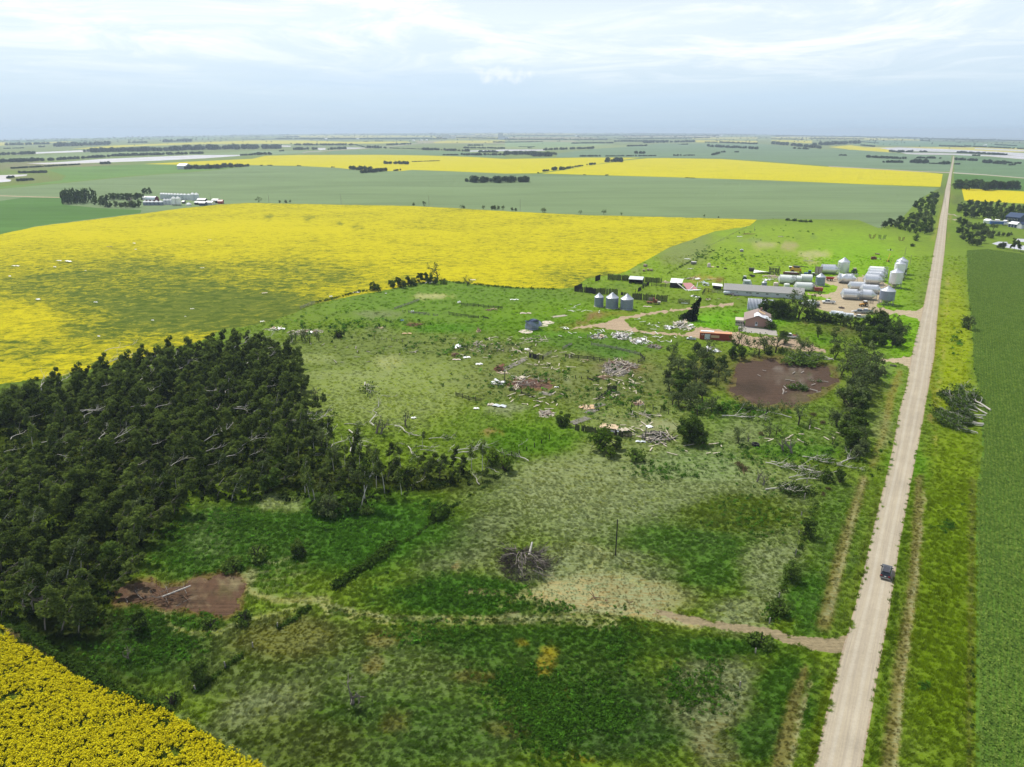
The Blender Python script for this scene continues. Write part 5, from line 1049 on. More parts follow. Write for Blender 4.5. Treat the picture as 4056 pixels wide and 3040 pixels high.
many('H', [(300, 300, .8), (340, 330, .9), (400, 360, .9), (440, 300, .8), (480, 350, 1), (520, 280, .9), (560, 330, .9), (600, 300, .8), (640, 360, .9), (660, 300, .7), (560, 400, .9), (480, 420, .9), (400, 430, .9), (330, 420, .8), (260, 380, .7), (620, 430, .7), (680, 390, .6), (280, 460, .7), (360, 490, .8), (440, 500, .8), (520, 480, .7), (300, 220, .7), (480, 180, .75), (560, 170, .75), (520, 210, .7), (740, 230, .7), (800, 230, .7)], ['broken_leafy', 'bushy_grey', 'bushy', 'broken'], 'storm-torn dark tree of the wrecked grove left of the garden', 'wrecked grove left of the garden plot', 1.05)
many('H', [(520, 545, 1.1), (430, 590, .9), (350, 580, .8), (650, 610, .9), (590, 620, .7), (300, 560, .7), (240, 600, .6), (480, 640, .8)], ['broken_leafy', 'bushy_bright', 'broken'], 'small ragged tree below the wrecked grove', 'small ragged trees below the wrecked grove', 1.0)
for i in range(16):
    x, y = rt.uniform(260, 680), rt.uniform(330, 620); fall('H', (x, y), (x+rt.uniform(-90, 90), y+rt.uniform(-25, 25)), rt.choice(['fallen_brown', 'fallen_leafy', 'fallen']), 'tangled felled tree inside the wrecked grove by the garden', 'felled trees inside the wrecked grove')
many('H', [(1560, 300, 1.1), (1620, 280, 1.1), (1690, 330, 1.25), (1660, 400, 1.2), (1740, 380, 1.1), (1600, 400, 1.0), (1700, 470, 1.1), (1640, 500, 1.0), (1790, 310, .9), (1780, 400, .9), (1530, 360, .8)], ['broken_big', 'broken_leafy', 'broken_leafy', 'bushy_grey'], 'tall ragged tree with bare limbs between garden and road', 'ragged trees between the garden and the road', 1.1)
many('H', [(1590, 600, 1.1), (1640, 620, 1.1), (1690, 560, 1), (1560, 560, .9), (1600, 700, 1.0), (1650, 740, .95), (1610, 800, 1.0), (1660, 860, .9), (1600, 880, .9), (1680, 920, .7), (1560, 800, .8), (1640, 960, .7), (1500, 720, .8)], ['bushy', 'broken_leafy', 'bushy_grey'], 'dark tree of the belt running down to the road fence row', 'dark tree belt beside the road', 1.02)
many('H', [(1500, 1080, .62), (1420, 1120, .5), (1400, 1220, .5), (1440, 1180, .45), (1520, 1130, .5)], ['bushy', 'bushy_bright', 'shrub_dead'], 'low mixed green and brown bush at the end of the tree belt', 'low bushes at the end of the tree belt', 1.0, 'bush', 'bush')
many('H', [(1220, 710, 1.05)], 'broken', 'standing snapped tree in the meadow below the garden', None); many('H', [(980, 640, .8)], 'broken', 'short snapped dark tree below the garden edge', None)
many('H', [(1110, 900, 1.0)], 'broken_bare', 'white barkless snapped trunk standing in the meadow', None, 1.2); many('H', [(1172, 918, 1.2)], 'broken_bare', 'thin dark trunk right of the white snapped one', None, 1.2); many('H', [(855, 830, 1)], 'broken_bare', 'short black stub above the old tyre', None, .8)
many('H', [(780, 840, .7), (950, 780, .8), (1010, 790, .8), (1060, 780, .7), (1300, 720, .5), (1330, 640, .8), (1400, 700, .8), (1450, 660, .7), (1100, 610, .5), (850, 600, .7), (1470, 850, .6), (930, 590, .6)], ['broken_leafy', 'shrub_dead', 'broken'], 'torn brown-green scrub tree in the meadow below the garden', 'torn scrub trees below the garden', 0.85)
t_ = plant_tree('spruce', gz('E', 1670, 915), 0.92, 0.3, 'dark conical spruce leaning right beside the loop drive', rng=rt); t_.rotation_euler = (0, R(26), 0.25)
plant_tree('shrub', gz('E', 1600, 905), 1.8, None, 'dark low juniper at the foot of the leaning spruce', cat='bush', name='bush', rng=rt)
plant_tree('bushy_bright', gz('F', 2030, 135), 1.7, None, 'pale green roadside bush left of the road near the implements', cat='bush', name='bush', rng=rt); plant_tree('shrub', gz('F', 2005, 190), 1.6, None, 'low roadside shrub below the pale green bush', cat='bush', name='bush', rng=rt)
for x, y in ((1930, 470), (1900, 520), (1880, 550)): plant_tree('broken_leafy', gz('F', x, y), 0.55, None, 'small dark tree growing right of the tall white bins', 'small trees right of the white bins', rng=rt)
# ------------------------------------------------------------------ the shelter belts along the road further off
many('D', [(990, 935), (1040, 925), (1090, 935), (1120, 900), (1170, 935), (1200, 900), (1240, 950), (1290, 960), (1340, 990), (1380, 980), (1390, 940), (1330, 930), (1270, 900), (1330, 880), (1390, 880), (1230, 860), (1290, 850), (1350, 840), (1400, 830), (1290, 800), (1350, 790), (1410, 790), (1260, 760), (1320, 750), (1390, 750), (1430, 740), (1310, 715), (1370, 715), (1430, 710), (1400, 690), (1440, 690), (1400, 672), (1440, 672)], ['bushy', 'bushy', 'bushy_grey'], 'rounded tree of the shelter belt left of the road', 'shelter belt left of the road', 1.15)
many('D', [(1130, 950, 1), (1170, 960, 1), (1210, 975, 1), (1260, 985, 1), (1300, 975, 1)], 'bushy_bright', 'light green bush at the foot of the shelter belt', 'light bushes below the shelter belt', 1.5, 'bush', 'bush')
lst = [(1640, 800), (1660, 770), (1700, 800), (1720, 760), (1760, 800), (1790, 770), (1700, 840), (1750, 850), (1800, 850), (1850, 850), (1900, 860), (1950, 860), (2000, 865), (2050, 870), (1840, 790), (1890, 800), (1940, 800), (1990, 810), (2040, 820), (2090, 820), (2140, 830), (2190, 840), (2240, 850), (1740, 740), (1800, 745), (1860, 750), (1920, 752), (1980, 760), (2040, 765), (2100, 775), (2160, 785), (2220, 790), (2280, 800), (2150, 860), (2210, 870)]
many('D', lst, ['bushy', 'bushy', 'bushy_grey'], 'dark tree of the neighbouring farm shelter right of the road', 'trees sheltering the neighbouring farm', 1.25)
many('D', [(1640, 900), (1680, 920), (1720, 940), (1760, 960), (1800, 950), (1850, 960), (1700, 1000), (1680, 1040), (1720, 1070), (1760, 1090), (1800, 1095), (1840, 1070), (1750, 1030), (1800, 1020), (1850, 1010), (1880, 980), (1900, 1020), (1650, 980)], ['bushy', 'bushy_grey', 'bushy_grey'], 'grey-green willow of the clump right of the road', 'willow clump right of the road', 1.05)
many('D', [(1940, 1000, .7), (1980, 1010, .7), (2030, 1010, .6), (2070, 1015, .6), (1920, 1030, .8), (2100, 1000, .5)], 'bushy_grey', 'low willow bush along the ditch before the white garage', 'low willow bushes right of the clump', 1.0, 'bush', 'bush')
many('S', [(1600, 1440, .75), (1680, 1450, .8), (1560, 1430, .6)], 'bushy_grey', 'rounded grey-green bush at the pond edge', 'rounded bushes at the pond edge', 1.0, 'bush', 'bush'); many('S', [(1820, 1490), (1940, 1500), (2050, 1520), (2100, 1530)], 'aspen', 'slim poplar standing before the pond', 'slim poplars before the pond', 0.8)
many('S', [(1430, 1010, .7)], 'broken_leafy', 'lone tree before the blue truck', None, 1.2)
lst = [(x, 590+0.055*(x-1600)+rt.uniform(-14, 8)) for x in np.arange(1610, 1960, 20)]
many('D', lst, 'bushy', 'dark tree of the dense block beyond the neighbouring canola', 'dense tree block beyond the neighbouring canola', 1.9)
many('D', [(x, 600+rt.uniform(-10, 6)) for x in np.arange(1985, 2160, 18)], 'bushy', 'dark tree of the right half of the far tree block', 'right half of the far tree block', 1.75)
# distant farmstead trees
many('A', [(x, 728+rt.uniform(-8, 4)) for x in np.arange(548, 760, 12)]+[(x, 720+rt.uniform(-14, 0)) for x in np.arange(560, 850, 17)], 'spire', 'tall dark poplar of the windbreak left of the distant farmstead', 'poplar windbreak of the distant farmstead', 1.28)
many('A', [(900, 712), (940, 708), (980, 695), (1000, 690), (1040, 692), (1080, 692), (1110, 690), (1150, 690), (1190, 692), (1210, 690), (1240, 690), (1270, 640), (1310, 640), (1130, 705)], 'bushy', 'dark garden tree within the distant farmstead', 'garden trees within the distant farmstead', 1.25)
many('A', [(830, 735), (880, 745), (920, 755), (960, 757), (1020, 755), (1060, 762), (1100, 762), (1140, 762), (1180, 760), (1220, 756), (1160, 745)], ['bushy', 'bushy_grey'], 'dark bushy tree on the near side of the distant farmstead', 'bushy trees on the near side of the distant farmstead', 1.15)
many('B', [(55, 712, 1), (240, 720, .7), (295, 720, .9), (330, 720, .6), (1410, 742, .8), (1505, 745, 1), (1850, 768, .8), (1830, 765, .6), (2020, 775, .8), (2100, 778, .9), (2120, 778, 1), (2155, 778, .9), (2195, 780, .9)], ['broken_leafy', 'bushy_grey'], 'small tree on the far edge of the big canola field', 'small trees along the far canola edge', 0.8)
many('C', [(60, 788, .9), (95, 790, .8), (330, 802, .8), (350, 802, .7), (660, 815, .6), (865, 820, .8), (1020, 828, .5), (1745, 843, .4), (1870, 850, .4)], ['broken_leafy', 'bushy_grey'], 'small tree on the far edge of the big canola field', 'small trees along the far canola edge', 0.8)
many('D', [(140, 872), (200, 878), (260, 885), (300, 887), (340, 887)], 'shrub', 'low shrub on the far pasture edge', 'low shrubs on the far pasture edge', 1.8, 'bush', 'bush')
print('things', len([o for o in COL.objects if 'category' in o]))
# ------------------------------------------------------------------ farmyard materials
def tin(name, rgb, rough=0.35, metal=0.85, var=0.15, dirt=None): return simple(name, rgb, rough, metal, var, 0.5, dirt, 0.5, 0.35)
tin('galv', (0.70, 0.72, 0.75), 0.36, 0.6); tin('galv_blue', (0.24, 0.28, 0.38), 0.5, 0.5, 0.25, (0.14, 0.16, 0.22)); tin('galv_roof', (0.52, 0.55, 0.60), 0.45, 0.5); tin('white_tin', (0.80, 0.81, 0.80), 0.5, 0.0, 0.08)
tin('pale_tin', (0.60, 0.64, 0.68), 0.5, 0.25, 0.15); simple('tank_white', (0.66, 0.69, 0.66), 0.5, var=0.06); simple('tank_pink', (0.60, 0.50, 0.46), 0.6, var=0.08); simple('dark_steel', (0.06, 0.055, 0.055), 0.6, 0.4); simple('frame_grey', (0.30, 0.31, 0.32), 0.5, 0.5)
simple('shingle_grey', (0.30, 0.295, 0.285), 0.9, var=0.2, scale=3, dirt=(0.2, 0.2, 0.19)); simple('wall_white', (0.52, 0.54, 0.58), 0.85, var=0.1, scale=2, dirt=(0.22, 0.22, 0.25), dirtamt=0.4); simple('shingle_brown', (0.27, 0.21, 0.19), 0.9, var=0.2, scale=3)
simple('brick_pink', (0.36, 0.22, 0.18), 0.9, var=0.12, scale=3); simple('stone_pale', (0.50, 0.44, 0.38), 0.9, var=0.2, scale=2); simple('tarp', (0.74, 0.77, 0.82), 0.4, var=0.08); simple('plywood', (0.55, 0.38, 0.22), 0.8, var=0.1); simple('navy', (0.03, 0.05, 0.11), 0.5)
simple('arch_dark', (0.05, 0.08, 0.15), 0.35, 0.4, var=0.15); simple('container_red', (0.26, 0.04, 0.02), 0.6, var=0.12, dirt=(0.12, 0.03, 0.02)); simple('container_top', (0.62, 0.30, 0.17), 0.7, var=0.15); simple('door_white', (0.50, 0.54, 0.58), 0.6)
simple('wood_new', (0.55, 0.42, 0.28), 0.85, var=0.2, scale=2); simple('wood_pale', (0.50, 0.44, 0.35), 0.85, var=0.2); simple('wood_old', (0.26, 0.235, 0.21), 0.95, var=0.3, scale=2); simple('wood_brown', (0.17, 0.10, 0.07), 0.95, var=0.3); simple('wood_black', (0.030, 0.028, 0.027), 0.95, var=0.5, scale=2, dirt=(0.10, 0.09, 0.08), dirtamt=.3)
simple('pink_sheet', (0.46, 0.22, 0.22), 0.6, var=0.1); simple('rubble', (0.30, 0.22, 0.17), 0.95, var=0.4, scale=3); simple('concrete', (0.52, 0.46, 0.38), 0.9, var=0.1)
simple('rust', (0.16, 0.07, 0.04), 0.9, var=0.4, scale=2); simple('black_rubber', (0.018, 0.018, 0.018), 0.9); simple('glass_dark', (0.02, 0.025, 0.03), 0.12, spec=0.7); simple('paint_white', (0.70, 0.71, 0.72), 0.3, spec=0.5, var=0.04); simple('paint_grey', (0.30, 0.32, 0.34), 0.35, spec=0.5, var=0.05)
simple('paint_dark', (0.035, 0.036, 0.045), 0.25, spec=0.6, var=0.1); simple('paint_red', (0.30, 0.02, 0.015), 0.45, spec=0.5); simple('paint_yellow', (0.62, 0.36, 0.02), 0.45, spec=0.5); simple('paint_orange', (0.55, 0.28, 0.05), 0.5); simple('paint_green', (0.02, 0.07, 0.03), 0.5); simple('paint_blue', (0.04, 0.12, 0.36), 0.45, spec=0.5); simple('chrome', (0.6, 0.6, 0.6), 0.2, 0.9)
simple('lamp_red', (0.35, 0.02, 0.02), 0.3); simple('plate', (0.75, 0.75, 0.75), 0.5); simple('barn_red', (0.13, 0.015, 0.03), 0.8); simple('hay', (0.30, 0.24, 0.17), 0.95, var=0.3, scale=4); simple('white_board', (0.68, 0.67, 0.64), 0.7, var=0.08)
re_ = np.random.default_rng(5)
# farm axes: "east" across and "north" along the road
HE = heading(c('N', 90, 812), c('N', 1830, 925)); E1 = Vector((math.cos(HE), math.sin(HE), 0)); E2 = Vector((-math.sin(HE), math.cos(HE), 0))
print('farm heading', math.degrees(HE))
# ------------------------------------------------------------------ grain bins
def bin_parts(root, r, h, mats=('galv', 'galv_roof'), hopper=0.0, legs=0, leg_h=1.4, roof=0.5, rings=8, dent=0.0, open_top=False, cage=False):
    prof = []
    nr = max(4, int(h/0.82))
    for k in range(nr):
        z0, z1 = h*k/nr, h*(k+1)/nr
        for q in range(4): zz = z0+(z1-z0)*q/4; prof.append((r+0.018*(1 if q % 2 else -1)*min(1, r), zz))
        prof.append((r+0.04, z1-0.02)); prof.append((r+0.04, z1-0.005))
    w_ = MB().lathe(prof, 30)
    if dent:
        ph = re_.uniform(0, 6.28)
        vs = []
        for (x, y, z) in w_.v:
            a = math.atan2(y, x); f = math.exp(-((math.sin((a-ph)/2))**2)*6)*(0.35+0.65*z/h)*dent; f += 0.25*dent*math.sin(3*a+z*2)*(z/h)
            vs.append((x*(1-f), y*(1-f), z-0.3*dent*h*math.exp(-((math.sin((a-ph)/2))**2)*8)*(z/h)))
        w_.v = vs
    obj('wall', w_, mats[0], root, smooth=False)
    if not open_top:
        rh = r*roof
        rf = MB().lathe([(r+0.10, h-0.06), (r+0.10, h), (r*0.5, h+rh*0.52), (0.34, h+rh)], 30)
        if dent > 0.2:
            rf.v = [(x*(1+0.12*math.sin(5*x+3*y)), y*(1+0.12*math.cos(4*x)), z-dent*0.9*abs(math.sin(2*x+y))*(z-h+0.06)) for x, y, z in rf.v]
        obj('roof', rf, mats[1], root)
        rb = MB()
        for k in range(20):
            a = 2*math.pi*k/20; rb.beam((math.cos(a)*(r+0.08), math.sin(a)*(r+0.08), h+0.03), (math.cos(a)*0.36, math.sin(a)*0.36, h+rh+0.03), 0.06, 0.07)
        if dent <= 0.2: obj('roof_ribs', rb, mats[1], root)
        obj('roof_cap', MB().lathe([(0.40, h+rh-0.05), (0.40, h+rh+0.16), (0.05, h+rh+0.28)], 14, cap1=True), mats[1], root)
        if r > 1.3:
            ld = MB(); a = 2.4; ex, ey = math.cos(a), math.sin(a)
            for s_ in (-0.2, 0.2): ld.beam((ex*(r+0.15)-ey*s_, ey*(r+0.15)+ex*s_, 0.2), (ex*(r+0.15)-ey*s_, ey*(r+0.15)+ex*s_, h), 0.05)
            for k in range(int(h/0.4)): ld.beam((ex*(r+0.15)+ey*0.2, ey*(r+0.15)-ex*0.2, 0.3+k*0.4), (ex*(r+0.15)-ey*0.2, ey*(r+0.15)+ex*0.2, 0.3+k*0.4), 0.04)
            obj('ladder', ld, 'frame_grey', root)
    if hopper: obj('hopper', MB().lathe([(r, 0), (r*0.5, -hopper*0.55), (0.25, -hopper), (0.25, -hopper-0.2)], 24, cap1=True), 'galv' if mats[0] != 'tank_white' else 'tank_white', root)
    if legs:
        lm = None
        for k in range(legs):
            a = 2*math.pi*k/legs
            if lm is None: lm = MB().beam((r, 0, 0.5), (r+0.1, 0, -hopper-leg_h+1.4), 0.13).mesh('leg'); lm.materials.append(MATS['frame_grey'])
            o = obj('leg', lm, None, root); o.rotation_euler = (0, 0, a)
        zb = -hopper-leg_h+1.4
        rg_ = MB()
        for k in range(24):
            a, b = 2*math.pi*k/24, 2*math.pi*(k+1)/24; rg_.beam(((r+.1)*math.cos(a), (r+.1)*math.sin(a), zb+0.06), ((r+.1)*math.cos(b), (r+.1)*math.sin(b), zb+0.06), 0.14)
            if cage and k % 3 == 0: rg_.beam((r*math.cos(a), r*math.sin(a), 0.1), ((r+.1)*math.cos(a+0.5), (r+.1)*math.sin(a+0.5), zb), 0.07)
        obj('base_ring', rg_, 'frame_grey', root)
def upright(z, x0, x1, ytop, ywall, ybase, label, mats=('galv', 'galv_roof'), hop=False, group=None, yhop=None, **k):
    """bin measured in the photograph: left/right x, roof tip, wall top and foot"""
    p = gz(z, (x0+x1)/2, ybase); q = ZM[z][2]; m_ = mpp(p); r = (x1-x0)/q*m_/2
    # the foot seen is the near rim: step back by the radius
    d = Vector((p.x, p.y, 0)).normalized(); p = p+d*r*0.95; p.z = hz(p.x, p.y)
    cosv = 0.975; H = (ybase-ywall)/q*mpp(p)/cosv; RF = max((ywall-ytop)/q*mpp(p)/cosv, 0.2)
    t_ = thing('grain_bin', label, 'grain bin', p, HE, group)
    if hop:
        hh = (ybase-yhop)/q*mpp(p)/cosv; t_.location.z += hh; bin_parts(t_, r, H-hh, mats, hopper=max(hh-0.5, 0.5), legs=8, leg_h=1.4+0.5-0.05, roof=RF/r, cage=True)
    else:
        bin_parts(t_, r, H, mats, roof=min(RF/r, 0.75), **k)
        obj('foundation', MB().lathe([(r+0.25, -0.1), (r+0.25, 0.1), (0.1, 0.1)], 28), 'concrete', t_)
    return t_
G3 = 'three blue-grey bins in a row'
upright('E', 485, 598, 592, 633, 752, 'smallest blue-grey corrugated bin, left of the row of three', ('galv_blue', 'galv_roof'), group=G3)
upright('E', 628, 783, 590, 645, 775, 'middle blue-grey corrugated bin in the row of three', ('galv_blue', 'galv_roof'), group=G3)
b3 = upright('E', 810, 968, 607, 662, 790, 'right blue-grey corrugated bin with a dark hatch in its roof', ('galv_blue', 'galv_roof'), group=G3)
obj('roof_hatch', MB().box((-0.3, -1.5, 0), (0.7, 0.5, 0.25)), 'dark_steel', b3, loc=(0, 0, b3.children[0].dimensions.z+0.85) if False else (0, 0, 5.0))
upright('O', 597, 822, 242, 318, 530, 'tall round-topped silver bin standing alone at the back of the yard')
upright('O', 148, 333, 562, 622, 800, 'short blue-grey bin between the toppled white bins and the red trailer', ('galv_blue', 'galv_roof'))
upright('O', 1782, 2000, 235, 300, 560, 'rearmost tall white bin beside the road', ('pale_tin', 'galv_roof'))
upright('O', 1745, 1950, 298, 358, 640, 'second tall white bin, overlapping the rearmost one by the road', ('white_tin', 'galv_roof'))
upright('O', 1645, 1893, 468, 540, 850, 'silver hopper bin on legs below the two tall white ones', hop=True, yhop=758)
upright('O', 1447, 1735, 835, 915, 1200, 'hopper bin with blue-grey banded wall nearest the farm entrance', ('galv_blue', 'galv_roof'), hop=True, yhop=1095)
upright('N', 920, 1028, 525, 560, 628, 'small blue-grey bin standing behind the long shed', ('galv_blue', 'galv_roof'))
def tank(z, x0, x1, y0, y1, lab, mat):
    p = gz(z, (x0+x1)/2, y1); q = ZM[z][2]; r = (x1-x0)/q*mpp(p)/2; H = (y1-y0)/q*mpp(p)*0.8
    t_ = thing('water_tank', lab, 'tank', p+Vector((0, r, 0)), HE); pr = [(r, 0)]+[(r+0.03*(k % 2), H*(0.1+0.8*k/7)) for k in range(8)]+[(r*0.9, H), (0.3, H+0.15)]
    obj('shell', MB().lathe(pr, 24), mat, t_); obj('lid', MB().lathe([(0.28, H+0.1), (0.28, H+0.3), (0.02, H+0.3)], 12), mat, t_)
tank('N', 1197, 1300, 545, 632, 'cream plastic tank left of two behind the long shed', 'tank_pink'); tank('N', 1430, 1553, 572, 662, 'white plastic tank right of two behind the long shed', 'tank_white')
def lying(z, xc, yc, L, D, ybase, label, mats=('galv', 'galv'), head=None, group='toppled hopper bins in the yard', open_top=False, dent=0.0, hopper=True, roof=0.42, roofleft=True):
    q = ZM[z][2]; p = gz(z, xc, ybase); m_ = mpp(p); r = D/q*m_/2*1.0; h = L/q*m_*1.03; d = Vector((p.x, p.y, 0)).normalized(); p = p+d*r*0.9
    hd = (head if head is not None else HE+math.pi+re_.uniform(-.12, .12)); ax = Vector((math.cos(hd), math.sin(hd), 0))
    if not roofleft: ax = -ax
    base = p-ax*h/2; base.z = hz(p.x, p.y)+r*0.97
    t_ = thing('toppled_grain_bin', label, 'grain bin', base, group=group); t_.rotation_mode = 'QUATERNION'
    from mathutils import Quaternion
    t_.rotation_quaternion = ax.to_track_quat('Z', 'Y') @ Quaternion((0, 0, 1), re_.uniform(0, 6.28))
    bin_parts(t_, r, h, mats, hopper=r*0.85 if hopper else 0, legs=8 if hopper else 0, leg_h=1.4+0.25, roof=roof, dent=dent, open_top=open_top, cage=hopper)
    if open_top: obj('inside', MB().lathe([(r*0.96, h*0.95), (r*0.96, h*0.2), (0.1, h*0.2)], 24), 'arch_dark', t_)
    return t_
lying('O', 400, 450, 250, 195, 560, 'silver bin toppled at the back left of the yard beside the ribbed ramp', roof=0.1)
lying('O', 750, 640, 240, 205, 748, 'toppled silver bin with a crumpled caved-in left end', dent=0.30, roof=0.3)
lying('O', 1400, 470, 250, 140, 545, 'rearmost toppled bin of the stack of four by the white bins', ('white_tin', 'white_tin'))
lying('O', 1390, 560, 250, 160, 620, 'second toppled bin from the back by the white bins'); lying('O', 1345, 610, 250, 190, 700, 'third toppled bin from the back, half hidden'); lying('O', 1295, 660, 240, 205, 775, 'front toppled bin of the stack by the white bins')
lying('O', 990, 810, 270, 170, 890, 'toppled bin behind the two in the yard middle'); lying('O', 1250, 860, 290, 180, 960, 'toppled bin tucked behind the right front one')
lying('O', 840, 960, 250, 210, 1080, 'left toppled silver bin at the front of the yard'); lying('O', 1170, 965, 210, 200, 1082, 'right toppled silver bin at the front, its cone beside the round bin')
lying('N', 1440, 490, 240, 185, 585, 'toppled white bin with faceted cone behind the shed', ('tank_white', 'tank_white')); lying('N', 1690, 480, 180, 150, 560, 'toppled white bin with its dark mouth open', ('tank_white', 'tank_white'), open_top=True, hopper=False, roofleft=False)
lying('N', 1880, 460, 230, 175, 560, 'larger toppled white bin with dark open end', ('tank_white', 'tank_white'), open_top=True, hopper=False, roofleft=False); lying('N', 1830, 640, 320, 180, 740, 'long toppled white bin with its leg frame right behind the shed', ('tank_white', 'tank_white'))
lying('R', 880, 340, 230, 110, 400, 'crushed silver bin shell behind the dark tree row', ('pale_tin', 'pale_tin'), dent=0.25, hopper=False, group='crushed bin shells behind the tree row'); lying('R', 1080, 385, 260, 120, 450, 'crushed fan-shaped bin shell in front of the tree row', ('pale_tin', 'pale_tin'), dent=0.3, hopper=False, group='crushed bin shells behind the tree row')
# crumpled blue bin in the pasture and its pads
p = gz('G', 570, 300); t_ = thing('crumpled_grain_bin', 'crumpled open blue-grey bin torn off its pad in the pasture', 'grain bin', p+Vector((0, 2.4, 0)), 0.3); bin_parts(t_, 2.9, 3.6, ('galv_blue', 'galv_roof'), open_top=True, dent=0.35)
obj('inside', MB().lathe([(2.4, 2.4), (2.0, 0.4), (0.1, 0.3)], 20), 'arch_dark', t_)
t_ = thing('bin_roof', 'bent bin roof lying against the crumpled blue bin', 'bin roof', gz('G', 640, 268)+Vector((0.6, 2.5, 0.2)), 0.5, rot=(R(35), R(50), 0.2)); obj('sheets', MB().lathe([(2.4, 0), (1.3, 0.7), (0.2, 1.1)], 16), 'galv_blue', t_); obj('ribs', MB().lathe([(2.42, 0), (2.42, 0.15)], 16), 'galv_roof', t_)
for x, y, r in ((750, 218, 2.9), (505, 318, 3.1), (690, 250, 2.4)): tag(obj('bin_pad', MB().lathe([(r*0.95, -0.2), (r*0.95, 0.14), (0.02, 0.16)], 26), 'concrete', loc=gz('G', x, y)), {750: 'round concrete pad right above the crumpled blue bin', 505: 'round concrete pad just below the crumpled blue bin', 690: 'round concrete pad partly under the bent bin roof'}[x], 'concrete pad')
# ------------------------------------------------------------------ buildings
def place(z, x, y, back=0.0):
    p = gz(z, x, y); return p+E2*back
# long shed
pa, pb = gz('N', 90, 812), gz('N', 1830, 925); L = (pb-pa).length; Wd = 10.5; hw = 2.6; hr = 4.6
t_ = thing('long_shed', 'long low white shed with grey gable roof across the farmyard', 'shed', pa, HE)
obj('wall', MB().prism([(0, 0), (L, 0), (L, hw), (0, hw)], 0, 0.2), 'wall_white', t_); obj('wall', MB().prism([(0, 0), (L, 0), (L, hw), (0, hw)], Wd-0.2, Wd), 'wall_white', t_)
for x_ in (0, L-0.2): g_ = MB().add([(x_, 0.2, 0), (x_, Wd-.2, 0), (x_, Wd-.2, hw), (x_, Wd/2, hr-0.1), (x_, 0.2, hw), (x_+.2, 0.2, 0), (x_+.2, Wd-.2, 0), (x_+.2, Wd-.2, hw), (x_+.2, Wd/2, hr-.1), (x_+.2, .2, hw)], [(0, 1, 2, 3, 4), (9, 8, 7, 6, 5), (0, 5, 6, 1), (1, 6, 7, 2), (2, 7, 8, 3), (3, 8, 9, 4), (4, 9, 5, 0)]); obj('gable', g_, 'wall_white', t_)
for s_ in (0, 1):
    y0, y1 = (-0.5, Wd/2) if s_ == 0 else (Wd+0.5, Wd/2); z0 = hw-0.12
    rf = MB(); n = 60
    for k in range(n):
        x0, x1 = -0.4+(L+0.8)*k/n, -0.4+(L+0.8)*(k+1)/n-0.02; dz = re_.uniform(0, 0.03)
        rf.add([(x0, y0, z0+dz), (x1, y0, z0+dz), (x1, y1, hr+dz), (x0, y1, hr+dz), (x0, y0, z0+dz+.09), (x1, y0, z0+dz+.09), (x1, y1, hr+dz+.09), (x0, y1, hr+dz+.09)], [(3, 2, 1, 0), (4, 5, 6, 7), (0, 1, 5, 4), (1, 2, 6, 5), (2, 3, 7, 6), (3, 0, 4, 7)])
    obj('roof', rf, 'shingle_grey', t_)
for fx in (0.17, 0.30, 0.34, 0.43, 0.55, 0.68, 0.8): w_ = obj('window', MB().box((L*fx, -0.03, 1.6), (1.3 if fx != 0.17 else 0.5, 0.1, 0.5)), 'frame_grey', t_); obj('pane', MB().box((L*fx, -0.09, 1.6), (1.1 if fx != 0.17 else 0.35, 0.03, 0.36)), 'glass_dark', w_)
for fx in (0.39, 0.62): d_ = obj('door', MB().box((L*fx, -0.04, 1.05), (1.1, 0.1, 2.1)), 'door_white', t_); obj('handle', MB().box((L*fx+.4, -0.12, 1.05), (0.12, 0.06, 0.06)), 'dark_steel', d_)
# quonset hut
pa = gz('N', 600, 1166); Lq = 13.0; rq = 4.9
t_ = thing('quonset_hut', 'arched blue-grey ribbed quonset hut with dark end wall beside the trees', 'quonset hut', pa, HE)
NA = 22
def arch(x0, x1, r, th=0.12):
    mb = MB(); vs = []
    for k in range(NA+1):
        a = math.pi*k/NA; vs.append((rq-r*math.cos(a), (r-0.2)*math.sin(a)))
    for (y0, z0), (y1, z1) in zip(vs, vs[1:]): mb.add([(x0, y0, z0), (x1, y0, z0), (x1, y1, z1), (x0, y1, z1)], [(0, 1, 2, 3)])
    return mb
am, rm = MB(), MB()
for k in range(int(Lq/0.62)):
    x0 = k*0.62
    for (xa, xb, r, tgt) in ((x0, x0+0.34, rq, rm), (x0+0.34, x0+0.62, rq-0.14, am)):
        q_ = arch(xa, xb, r); tgt.add(q_.v, q_.f)
obj('roof', am, 'arch_dark', t_); obj('roof_rib', rm, 'galv', t_)
e_ = MB(); pf = [(rq-(rq-0.25)*math.cos(math.pi*k/14), (rq-0.45)*math.sin(math.pi*k/14)) for k in range(15)]
for xx, nm in ((0.25, 'end_wall'), (Lq-0.3, 'end_wall')): ee = MB().add([(xx, y, z) for y, z in pf], [tuple(range(15))]); ee.add([(xx+0.1, y, z) for y, z in pf], [tuple(range(15))[::-1]]); obj(nm, ee, 'navy', t_)
d_ = obj('door', MB().box((0.12, rq, 1.6), (0.2, 3.6, 3.2)), 'dark_steel', t_); obj('handle', MB().box((-0.02, rq, 1.3), (0.08, 0.1, 0.5)), 'galv', d_)
